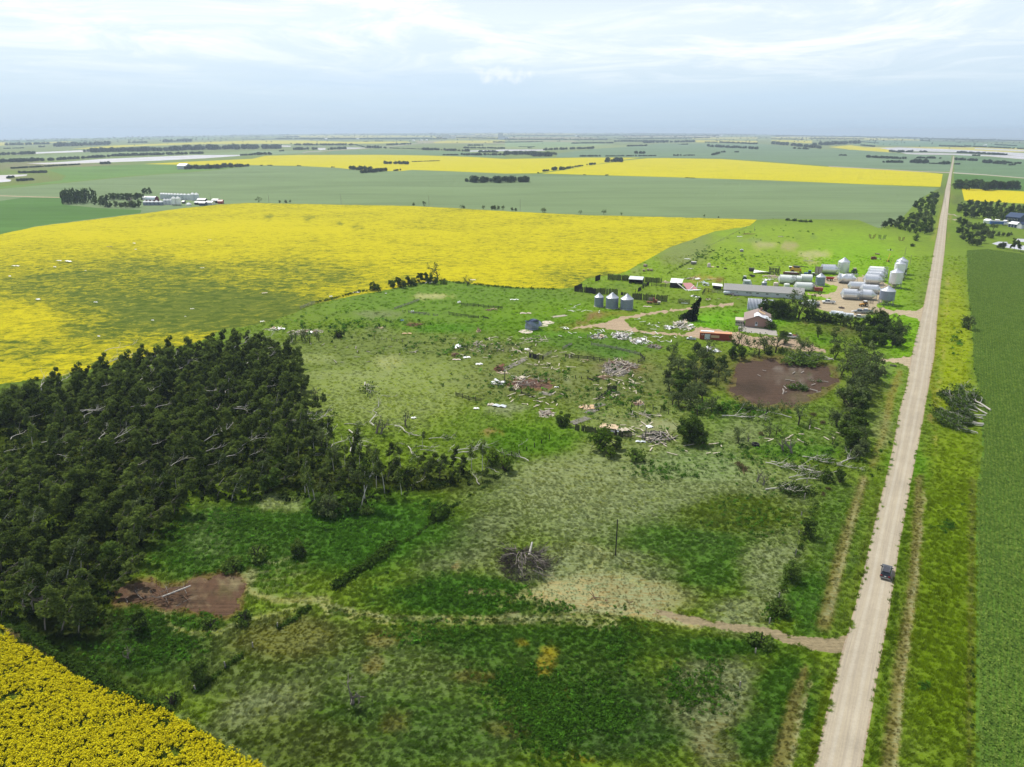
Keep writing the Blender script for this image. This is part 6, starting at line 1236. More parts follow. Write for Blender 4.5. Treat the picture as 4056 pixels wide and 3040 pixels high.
# house
pa = gz('Q', 1000, 545); Wh = 10.2; Dh = 13.0; hw = 2.9; hr = 4.9
t_ = thing('house', 'pink brick house, its brown roof patched with a white tarp', 'house', pa, HE)
def gable(y):
    return MB().add([(0.3, y, 0), (Wh-.3, y, 0), (Wh-.3, y, hw-.1), (Wh/2, y, hr-.2), (.3, y, hw-.1), (.3, y+.25, 0), (Wh-.3, y+.25, 0), (Wh-.3, y+.25, hw-.1), (Wh/2, y+.25, hr-.2), (.3, y+.25, hw-.1)], [(0, 1, 2, 3, 4), (9, 8, 7, 6, 5), (0, 5, 6, 1), (1, 6, 7, 2), (2, 7, 8, 3), (3, 8, 9, 4), (4, 9, 5, 0)])
gw = obj('gable_wall', gable(0), 'brick_pink', t_); obj('gable_wall', gable(Dh-.25), 'brick_pink', t_)
for x_ in (0.3, Wh-.55): obj('side_wall', MB().box((x_+.12, Dh/2, (hw-.1)/2), (.25, Dh-.52, hw-.1)), 'stone_pale' if x_ > 1 else 'brick_pink', t_)
w_ = obj('window', MB().box((Wh*0.46, -0.04, 1.35), (1.0, .12, 1.7)), 'paint_white', t_); obj('pane', MB().box((Wh*0.46, -0.11, 1.8), (.8, .04, .65)), 'glass_dark', w_); obj('pane', MB().box((Wh*0.46, -0.11, 0.95), (.8, .04, .65)), 'door_white', w_)
for s_ in (0, 1):
    x0, x1 = (-.5, Wh/2) if s_ == 0 else (Wh+.5, Wh/2)
    rf = MB().add([(x0, -.6, hw-.25), (x0, Dh+.5, hw-.25), (x1, Dh+.5, hr), (x1, -.6, hr), (x0, -.6, hw-.1), (x0, Dh+.5, hw-.1), (x1, Dh+.5, hr+.15), (x1, -.6, hr+.15)], [(0, 1, 2, 3), (7, 6, 5, 4), (0, 4, 5, 1), (1, 5, 6, 2), (2, 6, 7, 3), (3, 7, 4, 0)]); obj('roof', rf, 'shingle_brown', t_)
def onroof(u, y): z = hw-.1+(hr+.15-(hw-.1))*(1-abs(u-Wh/2)/(Wh/2+.5)); return (u, y, z)
tp = MB(); NU, NV = 12, 10; k0 = 0; vs = []
for i in range(NU+1):
    for j in range(NV+1):
        u = Wh*0.34+(Wh*0.72)*i/NU; y = -0.8+0.35*math.sin(i)+(5.2+1.2*math.sin(i*0.9))*j/NV; x_, y_, z_ = onroof(min(u, Wh+.7), y); vs.append((x_, y_, z_+0.10+0.16*abs(math.sin(i*1.7+j*1.1))+(0.25 if i == NU else 0)))
tp.add(vs, [(i*(NV+1)+j, (i+1)*(NV+1)+j, (i+1)*(NV+1)+j+1, i*(NV+1)+j+1) for i in range(NU) for j in range(NV)]); obj('roof_tarp', tp, 'tarp', t_)
pl = MB(); a, b_, c_, d_ = onroof(Wh*.53, 7.6), onroof(Wh*.78, 7.2), onroof(Wh*.80, 10.0), onroof(Wh*.53, 10.4); pl.add([(*q[:2], q[2]+.06) for q in (a, b_, c_, d_)]+[(*q[:2], q[2]+.10) for q in (a, b_, c_, d_)], [(0, 1, 2, 3), (7, 6, 5, 4), (0, 4, 5, 1), (1, 5, 6, 2), (2, 6, 7, 3), (3, 7, 4, 0)]); obj('plywood_patch', pl, 'plywood', t_)
obj('porch_wall', MB().box((-1.9, 3.0, 1.1), (3.6, 5.0, 2.2)), 'stone_pale', t_); obj('porch_slab', MB().box((-1.9, 3.0, 2.3), (4.0, 5.4, .18)), 'stone_pale', t_)
for k in range(5): obj('porch_window', MB().box((-3.4+k*0.75, 0.44, 1.3), (.5, .1, .8)), 'glass_dark', t_)
obj('chimney', MB().box((Wh*.62, Dh*.9, hr+.3), (.7, .7, 1.2)), 'brick_pink', t_)
# sea container
pa, pb = gz('Q', 150, 792), gz('Q', 757, 828); L = (pb-pa).length; hc = heading(c('Q', 150, 792), c('Q', 757, 828)); Hc = 2.75; Wc = 2.6; fx = L/607.0
t_ = thing('shipping_container', 'long red shipping container with white door and wooden panel set in its side', 'shipping container', pa, hc)
cw = MB(); n = 46; pts_ = []
for k in range(n+1): pts_ += [(L*k/n, 0.0 if k % 2 else 0.05)]
for (x0, y0), (x1, y1) in zip(pts_, pts_[1:]): cw.add([(x0, y0, .12), (x1, y1, .12), (x1, y1, Hc), (x0, y0, Hc)], [(0, 1, 2, 3)])
cw.add([(0, Wc, .12), (L, Wc, .12), (L, Wc, Hc), (0, Wc, Hc)], [(3, 2, 1, 0)]); cw.add([(0, .05, .12), (0, Wc, .12), (0, Wc, Hc), (0, .05, Hc)], [(3, 2, 1, 0)]); cw.add([(L, .05, .12), (L, Wc, .12), (L, Wc, Hc), (L, .05, Hc)], [(0, 1, 2, 3)])
obj('wall', cw, 'container_red', t_); obj('roof', MB().box((L/2, Wc/2, Hc+.04), (L+.05, Wc+.05, .1)), 'container_top', t_)
fr = MB()
for x_ in (0.05, L-.05): fr.beam((x_, -.04, .1), (x_, -.04, Hc), .14)
fr.beam((0, -.04, .12), (L, -.04, .12), .14); obj('frame', fr, 'container_red', t_)
d_ = obj('door', MB().box((L*0.235, -.09, 1.28), (L*.175, .1, 2.1)), 'door_white', t_); obj('handle', MB().box((L*.30, -.16, 1.1), (.08, .06, .3)), 'dark_steel', d_)
w_ = obj('wooden_panel', MB().box((L*.48, -.06, 1.45), (L*.26, .08, 1.0)), 'plywood', t_)
for k in range(7): obj('board', MB().box((L*(.355+.25*k/6.0), -.11, 1.45), (.12, .05, 1.0)), 'wood_new', w_)
tag(obj('roof_sheet', MB().box((L*0.23, Wc*.66, Hc+.26), (L*.42, 1.4, .28)), 'white_tin', None, loc=None), 'white sheet bundle lying on the container roof', 'metal sheet').matrix_world = Matrix.Translation(pa) @ Matrix.Rotation(hc, 4, 'Z')
fc = bpy.data.curves.new('letters', 'FONT'); fc.body = 'CP'; fc.size = 0.8; fc.extrude = 0.01; fo = bpy.data.objects.new('tmp', fc)
lm = bpy.data.meshes.new_from_object(fo); lm.name = 'lettering'; lm.materials.clear(); lm.materials.append(MATS['plate']); bpy.data.objects.remove(fo)
lo = obj('lettering', lm, None, t_, loc=(L*.045, -.10, 1.75)); lo.rotation_euler = (math.pi/2, 0, 0)
# open shed in the corral
pa = gz('E', 920, 452); t_ = thing('open_shed', 'black open-fronted shed with silver roof against the board fence', 'shed', pa, HE)
obj('roof', MB().add([(-.3, -.5, 2.3), (7.3, -.5, 2.3), (7.3, 4.5, 3.1), (-.3, 4.5, 3.1), (-.3, -.5, 2.42), (7.3, -.5, 2.42), (7.3, 4.5, 3.22), (-.3, 4.5, 3.22)], [(3, 2, 1, 0), (4, 5, 6, 7), (0, 1, 5, 4), (1, 2, 6, 5), (2, 3, 7, 6), (3, 0, 4, 7)]), 'pale_tin', t_)
obj('back_wall', MB().box((3.5, 4.1, 1.5), (7, .1, 3)), 'wood_black', t_)
for x_ in (0, 7): obj('side_wall', MB().box((x_, 2, 1.2), (.1, 4.1, 2.4)), 'wood_black', t_)
for x_ in (0.1, 3.5, 6.9): obj('post', MB().box((x_, 0, 1.15), (.15, .15, 2.3)), 'wood_black', t_)
# wrecked barn
pa = gz('E', 1430, 505); t_ = thing('wrecked_barn', 'collapsed barn with white sheet roof sagging over its dark side', 'barn', pa, HE)
obj('wall', MB().box((3, 2.5, 1.3), (6.0, 5, 2.6)), 'wood_black', t_)
def slab(pts, th=.08): q = [Vector(p_) for p_ in pts]; return MB().add([tuple(v_) for v_ in q]+[(v_.x, v_.y, v_.z+th) for v_ in q], [(3, 2, 1, 0), (4, 5, 6, 7), (0, 1, 5, 4), (1, 2, 6, 5), (2, 3, 7, 6), (3, 0, 4, 7)])
for k in range(6): obj('roof_sheet', slab([(k*1.05, -.4, 2.7), (k*1.05+1.0, -.4, 2.7), (k*1.05+1.0, 5.6, 3.9+.1*math.sin(k)), (k*1.05, 5.6, 3.9)]), 'white_tin', t_)
obj('fallen_gable', slab([(2.4, 0.2, 3.3), (3.3, -.4, 3.1), (9.5, -6.2, .2), (8.8, -6.0, .3)]), 'white_board', t_)
obj('collapsed_roof', slab([(6.2, 1.0, 2.6), (10.5, 3.0, 2.6), (14.5, -2.5, .6), (9.2, -4.4, .5)]), 'pink_sheet', t_); obj('collapsed_roof', slab([(8.6, -4.5, .35), (11, -5.9, .2), (16.5, -2.2, .4), (14.4, -2.6, .5)]), 'white_tin', t_)
for a, b_ in (((10.2, -6.8, .2), (12.3, .5, 1.8)), ((13.6, 1, .2), (14, 3, 3.2)), ((6.5, 3.2, .5), (16, 2.0, .6)), ((12, -5, .3), (15.8, -4, .5))): obj('beam', MB().beam(a, b_, .3, .2), 'white_board', t_)
# far farm sheds on the right
def house_box(z, x0, y0, x1, y1, depth, hw, hr, lab, wm_, rm_, hd=None, cat='building', name='building', axis=0):
    a, b_ = gz(z, x0, y0), gz(z, x1, y1); L = (b_-a).length; h_ = math.atan2(b_.y-a.y, b_.x-a.x) if hd is None else hd; t_ = thing(name, lab, cat, a, h_)
    obj('wall', MB().box((L/2, depth/2, hw/2), (L, depth, hw)), wm_, t_)
    if axis == 0:
        obj('gable', MB().add([(0.05, 0, hw), (0.05, depth, hw), (0.05, depth/2, hr-.1), (L-.05, 0, hw), (L-.05, depth, hw), (L-.05, depth/2, hr-.1)], [(0, 2, 1), (3, 4, 5), (0, 1, 4, 3), (0, 3, 5, 2), (1, 2, 5, 4)]), wm_, t_)
        for s_, y_ in ((0, -.4), (1, depth+.4)): obj('roof', slab([(-.4, y_, hw-.1), (L+.4, y_, hw-.1), (L+.4, depth/2, hr), (-.4, depth/2, hr)], .12), rm_, t_)
    else:
        obj('gable', MB().add([(0, .05, hw), (L, .05, hw), (L/2, .05, hr-.1), (0, depth-.05, hw), (L, depth-.05, hw), (L/2, depth-.05, hr-.1)], [(0, 1, 2), (3, 5, 4), (0, 3, 4, 1), (0, 2, 5, 3), (1, 4, 5, 2)]), wm_, t_)
        for x_ in (-.4, L+.4): obj('roof', slab([(x_, -.4, hw-.1), (x_, depth+.4, hw-.1), (L/2, depth+.4, hr), (L/2, -.4, hr)], .12), rm_, t_)
    return t_, L
t_, L = house_box('S', 1790, 915, 2005, 945, 8, 2.8, 4.4, 'white-roofed garage with dark door bays at the neighbouring farm', 'wall_white', 'white_tin', name='garage', cat='garage')
for k in range(3): obj('garage_door', MB().box((L*(.17+.33*k), -.05, 1.2), (L*.24, .1, 2.3)), 'navy', t_)
t_, L = house_box('S', 2010, 950, 2115, 968, 8, 3.4, 5.2, 'small pale blue-grey gabled outbuilding beside the neighbouring garage', 'wall_white', 'navy', name='outbuilding', cat='outbuilding', axis=1)
t_, L = house_box('S', 1720, 780, 2060, 815, 14, 4.2, 7.5, 'dark navy house half hidden among the neighbouring farm trees', 'navy', 'arch_dark', name='house', cat='house')
for k in range(4): w_ = obj('window', MB().box((L*(.2+.2*k), -.06, 2.2), (1.6, .12, 1.2)), 'paint_white', t_); obj('pane', MB().box((L*(.2+.2*k), -.14, 2.2), (1.3, .04, .9)), 'glass_dark', w_)
house_box('S', 1190, 830, 1315, 845, 6, 2.6, 3.8, 'small white shed behind the willows at the neighbouring farm', 'white_tin', 'white_tin', name='shed', cat='shed')
t_ = thing('box_truck', 'blue box truck with white roof edge parked at the neighbouring farm', 'truck', gz('S', 1355, 875), HE)
obj('box', MB().box((6, 1.2, 2.2), (12, 2.5, 2.6)), 'paint_blue', t_); obj('roof', MB().box((6, 1.2, 3.56), (12.1, 2.6, .1)), 'paint_white', t_); obj('cab', MB().prism([(12.2, .7), (15.6, .7), (15.6, 1.8), (14.4, 2.0), (13.9, 3.0), (12.2, 3.0)], .05, 2.35), 'paint_white', t_); obj('windscreen', MB().add([(14.43, .25, 2.03), (14.43, 2.15, 2.03), (13.97, 2.15, 2.92), (13.97, .25, 2.92)], [(0, 1, 2, 3)]), 'glass_dark', t_)
def wheel(parent, x, y, r=.42, w_=.26, name='wheel', hub=True):
    o = obj(name, MB().lathe([(r*.55, -w_/2), (r*.95, -w_/2), (r, -w_*.3), (r, w_*.3), (r*.95, w_/2), (r*.55, w_/2)], 16), 'black_rubber', parent, loc=(x, y, r)); o.rotation_euler = (math.pi/2, 0, 0)
    if hub: obj('rim', MB().lathe([(0.02, w_*.42), (r*.56, w_*.48), (r*.56, -w_*.48), (.02, -w_*.42)], 12), 'chrome', o)
    return o
for x_ in (2, 3.2, 10.5, 14.4):
    for y_ in (0, 2.4): wheel(t_, x_, y_, .5)
for z, x0, y0, x1, y1, lab in [('S', 1480, 800, 1570, 806, 'small white-topped trailer behind the blue box truck'), ('S', 1680, 815, 1750, 822, 'small white-topped machine right of the blue box truck')]:
    t_, L = house_box(z, x0, y0, x1, y1, 3, 1.8, 2.2, lab, 'rust', 'white_tin', name='trailer', cat='trailer'); wheel(t_, L/2, -.1, .5)
t_ = thing('fuel_tank', 'round white fuel tank on a stand beside the neighbouring garage', 'tank', gz('S', 1708, 885)); obj('shell', MB().tube([(-1.2, 0, 1.6), (-1, 0, 1.6), (1, 0, 1.6), (1.2, 0, 1.6)], [.6, 1.2, 1.2, .6], 16), 'tank_white', t_); obj('stand', MB().beam((-.7, 0, 0), (-.7, 0, .8), .2).beam((.7, 0, 0), (.7, 0, .8), .2), 'frame_grey', t_)
# ------------------------------------------------------------------ distant farmstead on the left
GF = 'distant grain bins in the back row'
for i, x in enumerate([1375, 1405, 1440, 1475, 1510, 1550, 1590, 1632, 1675, 1725]):
    upright('T', x-23, x+23, 84+i*1.2, 98+i*1.2, 158+i*1.7, ['leftmost', 'second', 'third', 'fourth', 'fifth', 'sixth', 'seventh', 'eighth', 'ninth', 'tenth'][i]+' silver bin of the back row at the distant farmstead', ('pale_tin', 'white_tin'), group=GF)
upright('T', 1748, 1806, 84, 104, 178, 'large silver bin near the right end of the distant back row', ('pale_tin', 'white_tin'), group=GF); upright('T', 1797, 1855, 86, 106, 178, 'large silver bin closing the right end of the distant back row', ('pale_tin', 'white_tin'), group=GF)
for i, x in enumerate([1160, 1205, 1252, 1308, 1364]): upright('T', x-28, x+28, 180, 202, 242, ['leftmost', 'second', 'middle', 'fourth', 'rightmost'][i]+' squat blue-walled bin in front of the round red barn', ('galv_blue', 'white_tin'), group='squat blue bins before the red barn')
for i, x in enumerate([1413, 1453, 1492]): upright('T', x-21, x+21, 162, 178, 234, ['left', 'middle', 'right'][i]+' of three narrow silver bins in the distant front row', ('pale_tin', 'white_tin'), group='narrow bins of the distant front row')
for i, x in enumerate([1534, 1592]): upright('T', x-29, x+29, 134, 158, 246, ['left', 'right'][i]+' tall white hopper bin in the distant front row', ('white_tin', 'white_tin'), hop=True, yhop=230, group='tall white hopper bins of the distant farmstead')
upright('T', 1684, 1750, 207, 230, 244, 'very low bin with white cone roof right of the distant hopper bins', ('pale_tin', 'white_tin'))
pa = gz('T', 1165, 192); q_ = ZM['T'][2]; m_ = mpp(pa); L = 135/q_*m_; rb_ = 40/q_*m_
t_ = thing('red_barn', 'round-roofed barn with silver roof and dark red end among distant bins', 'barn', pa, HE+0.1)
ar = MB(); 
for k in range(16):
    a, b_ = math.pi*k/16, math.pi*(k+1)/16; ar.add([(0, rb_-rb_*math.cos(a), 2+2.1*rb_*.5*math.sin(a)), (L, rb_-rb_*math.cos(a), 2+2.1*rb_*.5*math.sin(a)), (L, rb_-rb_*math.cos(b_), 2+2.1*rb_*.5*math.sin(b_)), (0, rb_-rb_*math.cos(b_), 2+2.1*rb_*.5*math.sin(b_))], [(0, 1, 2, 3)])
obj('roof', ar, 'pale_tin', t_); obj('wall', MB().box((L/2, rb_, 1), (L, 2*rb_, 2)), 'barn_red', t_)
pf = [(rb_-rb_*.98*math.cos(math.pi*k/14), 2+1.03*rb_*math.sin(math.pi*k/14)) for k in range(15)]
obj('end_wall', MB().add([(L+.1, y, z) for y, z in pf]+[(L+.1, 2*rb_, 0), (L+.1, 0, 0)], [tuple(range(17))]), 'barn_red', t_); obj('end_wall', MB().add([(-.1, y, z) for y, z in pf], [tuple(range(15))]), 'barn_red', t_)
house_box('A', 1553, 422, 1625, 422, 22, 7, 11, 'white steel shed at the left end of a far tree row', 'wall_white', 'white_tin', name='shed', cat='shed')
for z, x0, y0, x1, y1, hh, lab, mt in [('T', 1790, 232, 1835, 234, 3.5, 'dark farm machine at the left of the distant yard', 'dark_steel'), ('T', 1830, 212, 1925, 214, 5, 'long dark open shed of the distant yard', 'dark_steel'), ('T', 1850, 245, 1925, 246, 4, 'blue-sided trailer in the distant yard', 'navy'), ('T', 1935, 235, 2015, 238, 4, 'grey low shed in the distant yard', 'pale_tin'), ('T', 2015, 212, 2085, 214, 4.5, 'dark shed with white roof edge in the distant yard', 'dark_steel'), ('T', 2092, 222, 2150, 222, 4, 'red combine parked right in the distant yard', 'paint_red'),
        ('T', 1630, 220, 1655, 220, 3, 'small dark machine beside the distant hopper bins', 'dark_steel'), ('T', 930, 182, 950, 182, 4, 'cream house glimpsed among the distant trees', 'stone_pale'), ('T', 1125, 170, 1155, 170, 4, 'white shed behind the distant trees', 'white_tin')]:
    house_box(z, x0, y0, x1, y1, 6, hh*.7, hh, lab, mt, 'white_tin' if mt not in ('paint_red',) else mt, name='shed' if 'shed' in lab else 'house' if 'house' in lab else 'machine', cat='shed' if 'shed' in lab else 'house' if 'house' in lab else 'machine')
for z, x, y, lab in [('B', 640, 162, 'far white farm shed right of centre-left woods'), ('B', 920, 160, 'far white farm shed beside a tree strip'), ('B', 1410, 176, 'left far white barn on the plain'), ('B', 1480, 176, 'middle far white barn on the plain'), ('B', 1525, 172, 'right far white barn on the plain'), ('C', 30, 160, 'far pale barn at the centre of the plain'), ('C', 625, 138, 'far white elevator complex on the horizon plain'), ('C', 1900, 134, 'tiny far white barn near the horizon'), ('D', 1880, 215, 'far white farm buildings beyond the right lake')]:
    p = gz(z, x, y); k = (p.y/6000); house_box(z, x-9, y, x+9, y, 20*k, 6*k, 9*k, lab, 'white_tin', 'white_tin', name='barn', cat='barn')
t_ = thing('grain_elevator', 'tall pale grain elevator far on the horizon plain', 'grain elevator', gz('B', 2175, 162)); 
obj('tower', MB().box((0, 0, 28), (45, 30, 56)), 'pale_tin', t_); obj('annex', MB().box((45, 0, 12), (45, 30, 24)), 'pale_tin', t_)
t_ = thing('grain_elevator', 'second grain elevator left of the tall one on the horizon', 'grain elevator', gz('B', 1695, 155)); obj('tower', MB().box((0, 0, 20), (70, 30, 40)), 'pale_tin', t_); obj('annex', MB().box((70, 0, 12), (50, 30, 24)), 'pale_tin', t_)
# ------------------------------------------------------------------ vehicles and machines (x forward, wheels on z = 0)
def car(root, paint, L=4.7, W=1.85, H=1.68, suv=True):
    n = 0
    def section(prof, ins): # extruded side profile with tumblehome
        mb = MB(); y = W/2-ins; return mb.prism(prof, -y, y)
    body = [(-L/2, .35), (L/2-.1, .35), (L/2, .6), (L/2-.1, .85), (L/2-1.0, 1.02), (L/2-1.25, 1.08), (-L/2+.25, 1.08), (-L/2, .95), (-L/2-.03, .6)]
    o = obj('body', section(body, 0), paint, root); bv = o.modifiers.new('b', 'BEVEL'); bv.width = .07; bv.segments = 2
    yb, yt = W/2-.06, W/2-.28; xs = [(-L/2+.12, 1.06), (L/2-1.2, 1.06), (L/2-2.0, H-.04), (-L/2+.65, H-.02)]
    v = [(x, s*(yb if z < 1.2 else yt), z) for s in (-1, 1) for x, z in xs]
    o = obj('glasshouse', MB().add(v, [(0, 1, 2, 3), (7, 6, 5, 4), (0, 4, 5, 1), (1, 5, 6, 2), (2, 6, 7, 3), (3, 7, 4, 0)]), 'glass_dark', root)
    obj('roof', MB().prism([(-L/2+.55, H-.03), (L/2-1.98, H-.05), (L/2-2.1, H+.02), (-L/2+.9, H+.04), (-L/2+.5, H+.01)], -yt-.02, yt+.02), paint, root)
    for s in (-1, 1):
        obj('roof_rail', MB().beam((-L/2+.9, s*(yt-.05), H+.09), (L/2-2.2, s*(yt-.05), H+.08), .04), 'chrome', root)
        obj('mirror', MB().box((L/2-1.5, s*(W/2+.12), 1.12), (.16, .26, .16)), paint, root)
        obj('sill_trim', MB().box((0, s*(W/2+.005), 1.06), (L-1.9, .03, .04)), 'chrome', root)
        obj('tail_light', MB().box((-L/2-.01, s*(W/2-.22), .92), (.08, .34, .18)), 'lamp_red', root); obj('headlight', MB().box((L/2-.05, s*(W/2-.25), .72), (.08, .32, .14)), 'plate', root)
        for x_ in (-L/2+.85, L/2-.9): wheel(root, x_, s*(W/2-.08), .35, .22)
    obj('rear_window', MB().add([(-L/2+.10, -yb+.16, 1.12), (-L/2+.10, yb-.16, 1.12), (-L/2+.58, yt-.1, H-.06), (-L/2+.58, -yt+.1, H-.06)], [(3, 2, 1, 0)]), 'glass_dark', root)
    obj('spoiler', MB().box((-L/2+.48, 0, H+.0), (.30, 2*yt, .05)), paint, root); obj('number_plate', MB().box((-L/2-.04, 0, .82), (.03, .34, .16)), 'plate', root); obj('bumper', MB().box((-L/2-.04, 0, .5), (.14, W-.1, .22)), 'frame_grey', root)
p = gz('M', 1321, 545); hd = math.atan2(dirv[1], dirv[0])
t_ = thing('suv', 'dark grey car driving away up the gravel road, seen from behind', 'car', p, hd, scale=.94); car(t_, 'paint_dark')
def pickup(z, x, y, lab, paint, hd, crew=True, load=None, s=1.0):
    t_ = thing('pickup_truck', lab, 'pickup truck', gz(z, x, y), hd, scale=s); L = 5.8; W = 2.0
    obj('body', MB().prism([(-L/2, .55), (L/2-.05, .5), (L/2, .75), (L/2-.05, 1.05), (L/2-1.2, 1.15), (-.55, 1.15), (-.55, .95), (-L/2, .95)], -W/2, W/2), paint, t_).modifiers.new('b', 'BEVEL').width = .05
    v = [(xx, q*(W/2-.06 if zz < 1.3 else W/2-.22), zz) for q in (-1, 1) for xx, zz in [(-.5, 1.13), (L/2-1.15, 1.13), (L/2-1.85, 1.86), (-.35, 1.88)]]
    obj('cab_windows', MB().add(v, [(0, 1, 2, 3), (7, 6, 5, 4), (0, 4, 5, 1), (1, 5, 6, 2), (2, 6, 7, 3), (3, 7, 4, 0)]), 'glass_dark', t_); obj('cab_roof', MB().box(((L/2-1.85-.35)/2, 0, 1.90), (L/2-1.45, W-.4, .08)), paint, t_)
    for q in (-1, 1):
        obj('bed_side', MB().box((-L/2+1.15, q*(W/2-.05), 1.12), (2.3, .1, .4)), paint, t_); obj('pillar', MB().beam((.62, q*(W/2-.09), 1.13), (.62, q*(W/2-.2), 1.88), .1), paint, t_)
        for xx in (-L/2+1.05, L/2-1.0): wheel(t_, xx, q*(W/2-.08), .42)
        obj('headlight', MB().box((L/2-.02, q*.75, .85), (.06, .3, .18)), 'plate', t_)
    obj('tailgate', MB().box((-L/2+.04, 0, 1.12), (.08, W-.2, .4)), paint, t_); obj('bed_floor', MB().box((-L/2+1.15, 0, .97), (2.2, W-.22, .03)), 'dark_steel', t_)
    if load: obj('load', MB().box((-L/2+1.2, 0, 1.25), (1.4, 1.0, .5)), load, t_)
    return t_
pickup('O', 420, 1155, 'white crew-cab pickup parked in the middle of the yard', 'paint_white', HE+math.pi); pickup('N', 2040, 1030, 'white pickup with black bed behind the white tent-like box', 'paint_white', HE+math.pi)
pickup('R', 1390, 330, 'grey pickup parked behind the dense tree clump', 'paint_grey', HE+math.pi); pickup('R', 1520, 318, 'pale grey pickup cab right of its twin behind the tree clump', 'pale_tin', HE+math.pi, s=.9); pickup('Q', 1870, 770, 'white pickup with red load parked on the house drive', 'paint_white', HE+math.pi, load='paint_red')
pickup('R', 1370, 440, 'white low vehicle half buried in leaves in front of the tree clump', 'paint_white', HE+math.pi, s=.85); pickup('E', 1700, 1160, 'old silver pickup cab left of the red container', 'pale_tin', HE+math.pi, s=.62)
t_ = thing('service_truck', 'white service truck with tall box body at the left of the yard', 'truck', gz('N', 1930, 1065), HE+math.pi)
obj('box', MB().box((-1.2, 0, 1.7), (4.2, 2.2, 2.2)), 'paint_white', t_); obj('cab', MB().prism([(1.0, .6), (3.2, .6), (3.2, 1.3), (2.4, 1.4), (1.9, 2.2), (1.0, 2.2)], -1, 1), 'paint_white', t_); obj('windscreen', MB().add([(2.43, -.85, 1.42), (2.43, .85, 1.42), (1.95, .85, 2.15), (1.95, -.85, 2.15)], [(0, 1, 2, 3)]), 'glass_dark', t_)
for x_ in (-2.3, 2.3):
    for y_ in (-1, 1): wheel(t_, x_, y_)
t_ = thing('canopy', 'small white gabled canopy box beside the white trucks', 'canopy', gz('N', 1940, 1080), HE); obj('cover', MB().prism([(0, 0), (2.8, 0), (2.8, 1.2), (1.4, 1.9), (0, 1.2)], 0, 2.2), 'white_tin', t_); obj('flap', MB().box((1.4, -.03, .6), (1.0, .05, 1.1)), 'door_white', t_)
t_ = thing('cargo_trailer', 'small dark trailer right of the white canopy box', 'trailer', gz('N', 2120, 1090), HE); obj('box', MB().box((0, 0, 1.0), (2.6, 1.6, 1.1)), 'dark_steel', t_); obj('hitch', MB().beam((-1.3, 0, .5), (-2.6, 0, .5), .1), 'frame_grey', t_)
for y_ in (-.85, .85): wheel(t_, 0, y_, .35)
def tractor(z, x, y, lab, paint, hd, s=1.0, loader=False, roofm='paint_white', tilt=None):
    t_ = thing('tractor', lab, 'tractor', gz(z, x, y), hd, scale=s)
    if tilt: t_.rotation_euler = (tilt, 0, hd)
    obj('hood', MB().prism([(.3, .9), (2.4, .8), (2.5, 1.5), (.3, 1.75)], -.45, .45), paint, t_); obj('cab', MB().prism([(-1.2, 1.1), (.3, 1.1), (.35, 2.0), (.2, 2.8), (-1.1, 2.8), (-1.25, 2.0)], -.75, .75), 'glass_dark', t_); obj('cab_roof', MB().box((-.45, 0, 2.88), (1.6, 1.7, .16)), roofm, t_)
    for q in (-1, 1):
        obj('fender', MB().box((-.7, q*1.0, 1.75), (1.5, .5, .12)), paint, t_); wheel(t_, -.75, q*1.05, .88, .5); wheel(t_, 1.75, q*.85, .58, .35)
        for xx in (-1.15, .28): obj('cab_pillar', MB().beam((xx, q*.76, 1.1), (xx*.95, q*.76, 2.8), .09), paint, t_)
    obj('exhaust', MB().tube([(1.2, -.3, 1.6), (1.2, -.3, 2.5)], .05, 6), 'dark_steel', t_)
    if loader:
        for q in (-1, 1): obj('loader_arm', MB().beam((.4, q*.6, 1.9), (3.2, q*.6, .7), .16), paint, t_)
        obj('bucket', MB().prism([(3.1, .2), (4.0, .15), (3.3, .95)], -1.1, 1.1), paint, t_)
    return t_
tractor('O', 1150, 1215, 'orange-yellow tractor standing in the yard before the toppled bins', 'paint_orange', HE+math.pi+.5, .9); tractor('O', 945, 530, 'black-green tractor parked right of the tall silver bin', 'paint_green', HE+math.pi/2+.2, 1.0, roofm='stone_pale')
tractor('N', 545, 515, 'dark green tractor with white roof above the long shed', 'paint_green', HE-math.pi/2, .9); tractor('N', 1945, 400, 'blue tractor among the wreckage behind the white bins', 'paint_blue', HE+math.pi, 1.0, roofm='paint_blue'); tractor('N', 2060, 430, 'dark small tractor right of the blue one', 'dark_steel', HE, .8)
t_ = thing('skid_attachment', 'black folded implement standing right of the orange tractor', 'implement', gz('O', 1280, 1160), HE)
for k in range(4): obj('bar', MB().beam((-1.2, 0, .3+.35*k), (1.3, .1, .3+.35*k), .12), 'dark_steel', t_)
for x_ in (-1.2, 0, 1.2): obj('upright', MB().beam((x_, 0, 0), (x_, 0, 1.6), .1), 'dark_steel', t_)
# combine with header
t_ = thing('combine', 'yellow combine harvester with black unloading pipe at the back of the yard', 'combine harvester', gz('N', 1680, 345), HE)
obj('body', MB().prism([(-3.6, 1.2), (2.2, 1.2), (2.6, 2.2), (1.6, 3.2), (-2.8, 3.4), (-3.8, 2.4)], -1.4, 1.4), 'paint_yellow', t_); obj('grain_tank', MB().prism([(-1.8, 3.3), (1.0, 3.2), (1.6, 4.0), (-2.4, 4.1)], -1.5, 1.5), 'dark_steel', t_); obj('cab', MB().prism([(-3.9, 1.9), (-2.9, 1.9), (-2.9, 3.5), (-4.3, 3.5)], -.9, .9), 'glass_dark', t_); obj('cab_roof', MB().box((-3.6, 0, 3.6), (1.7, 2, .2)), 'white_tin', t_)
obj('unloading_pipe', MB().tube([(.5, 1.2, 3.9), (5.8, 1.4, 3.6), (6.3, 1.4, 3.0)], [.2, .2, .2], 8), 'dark_steel', t_)
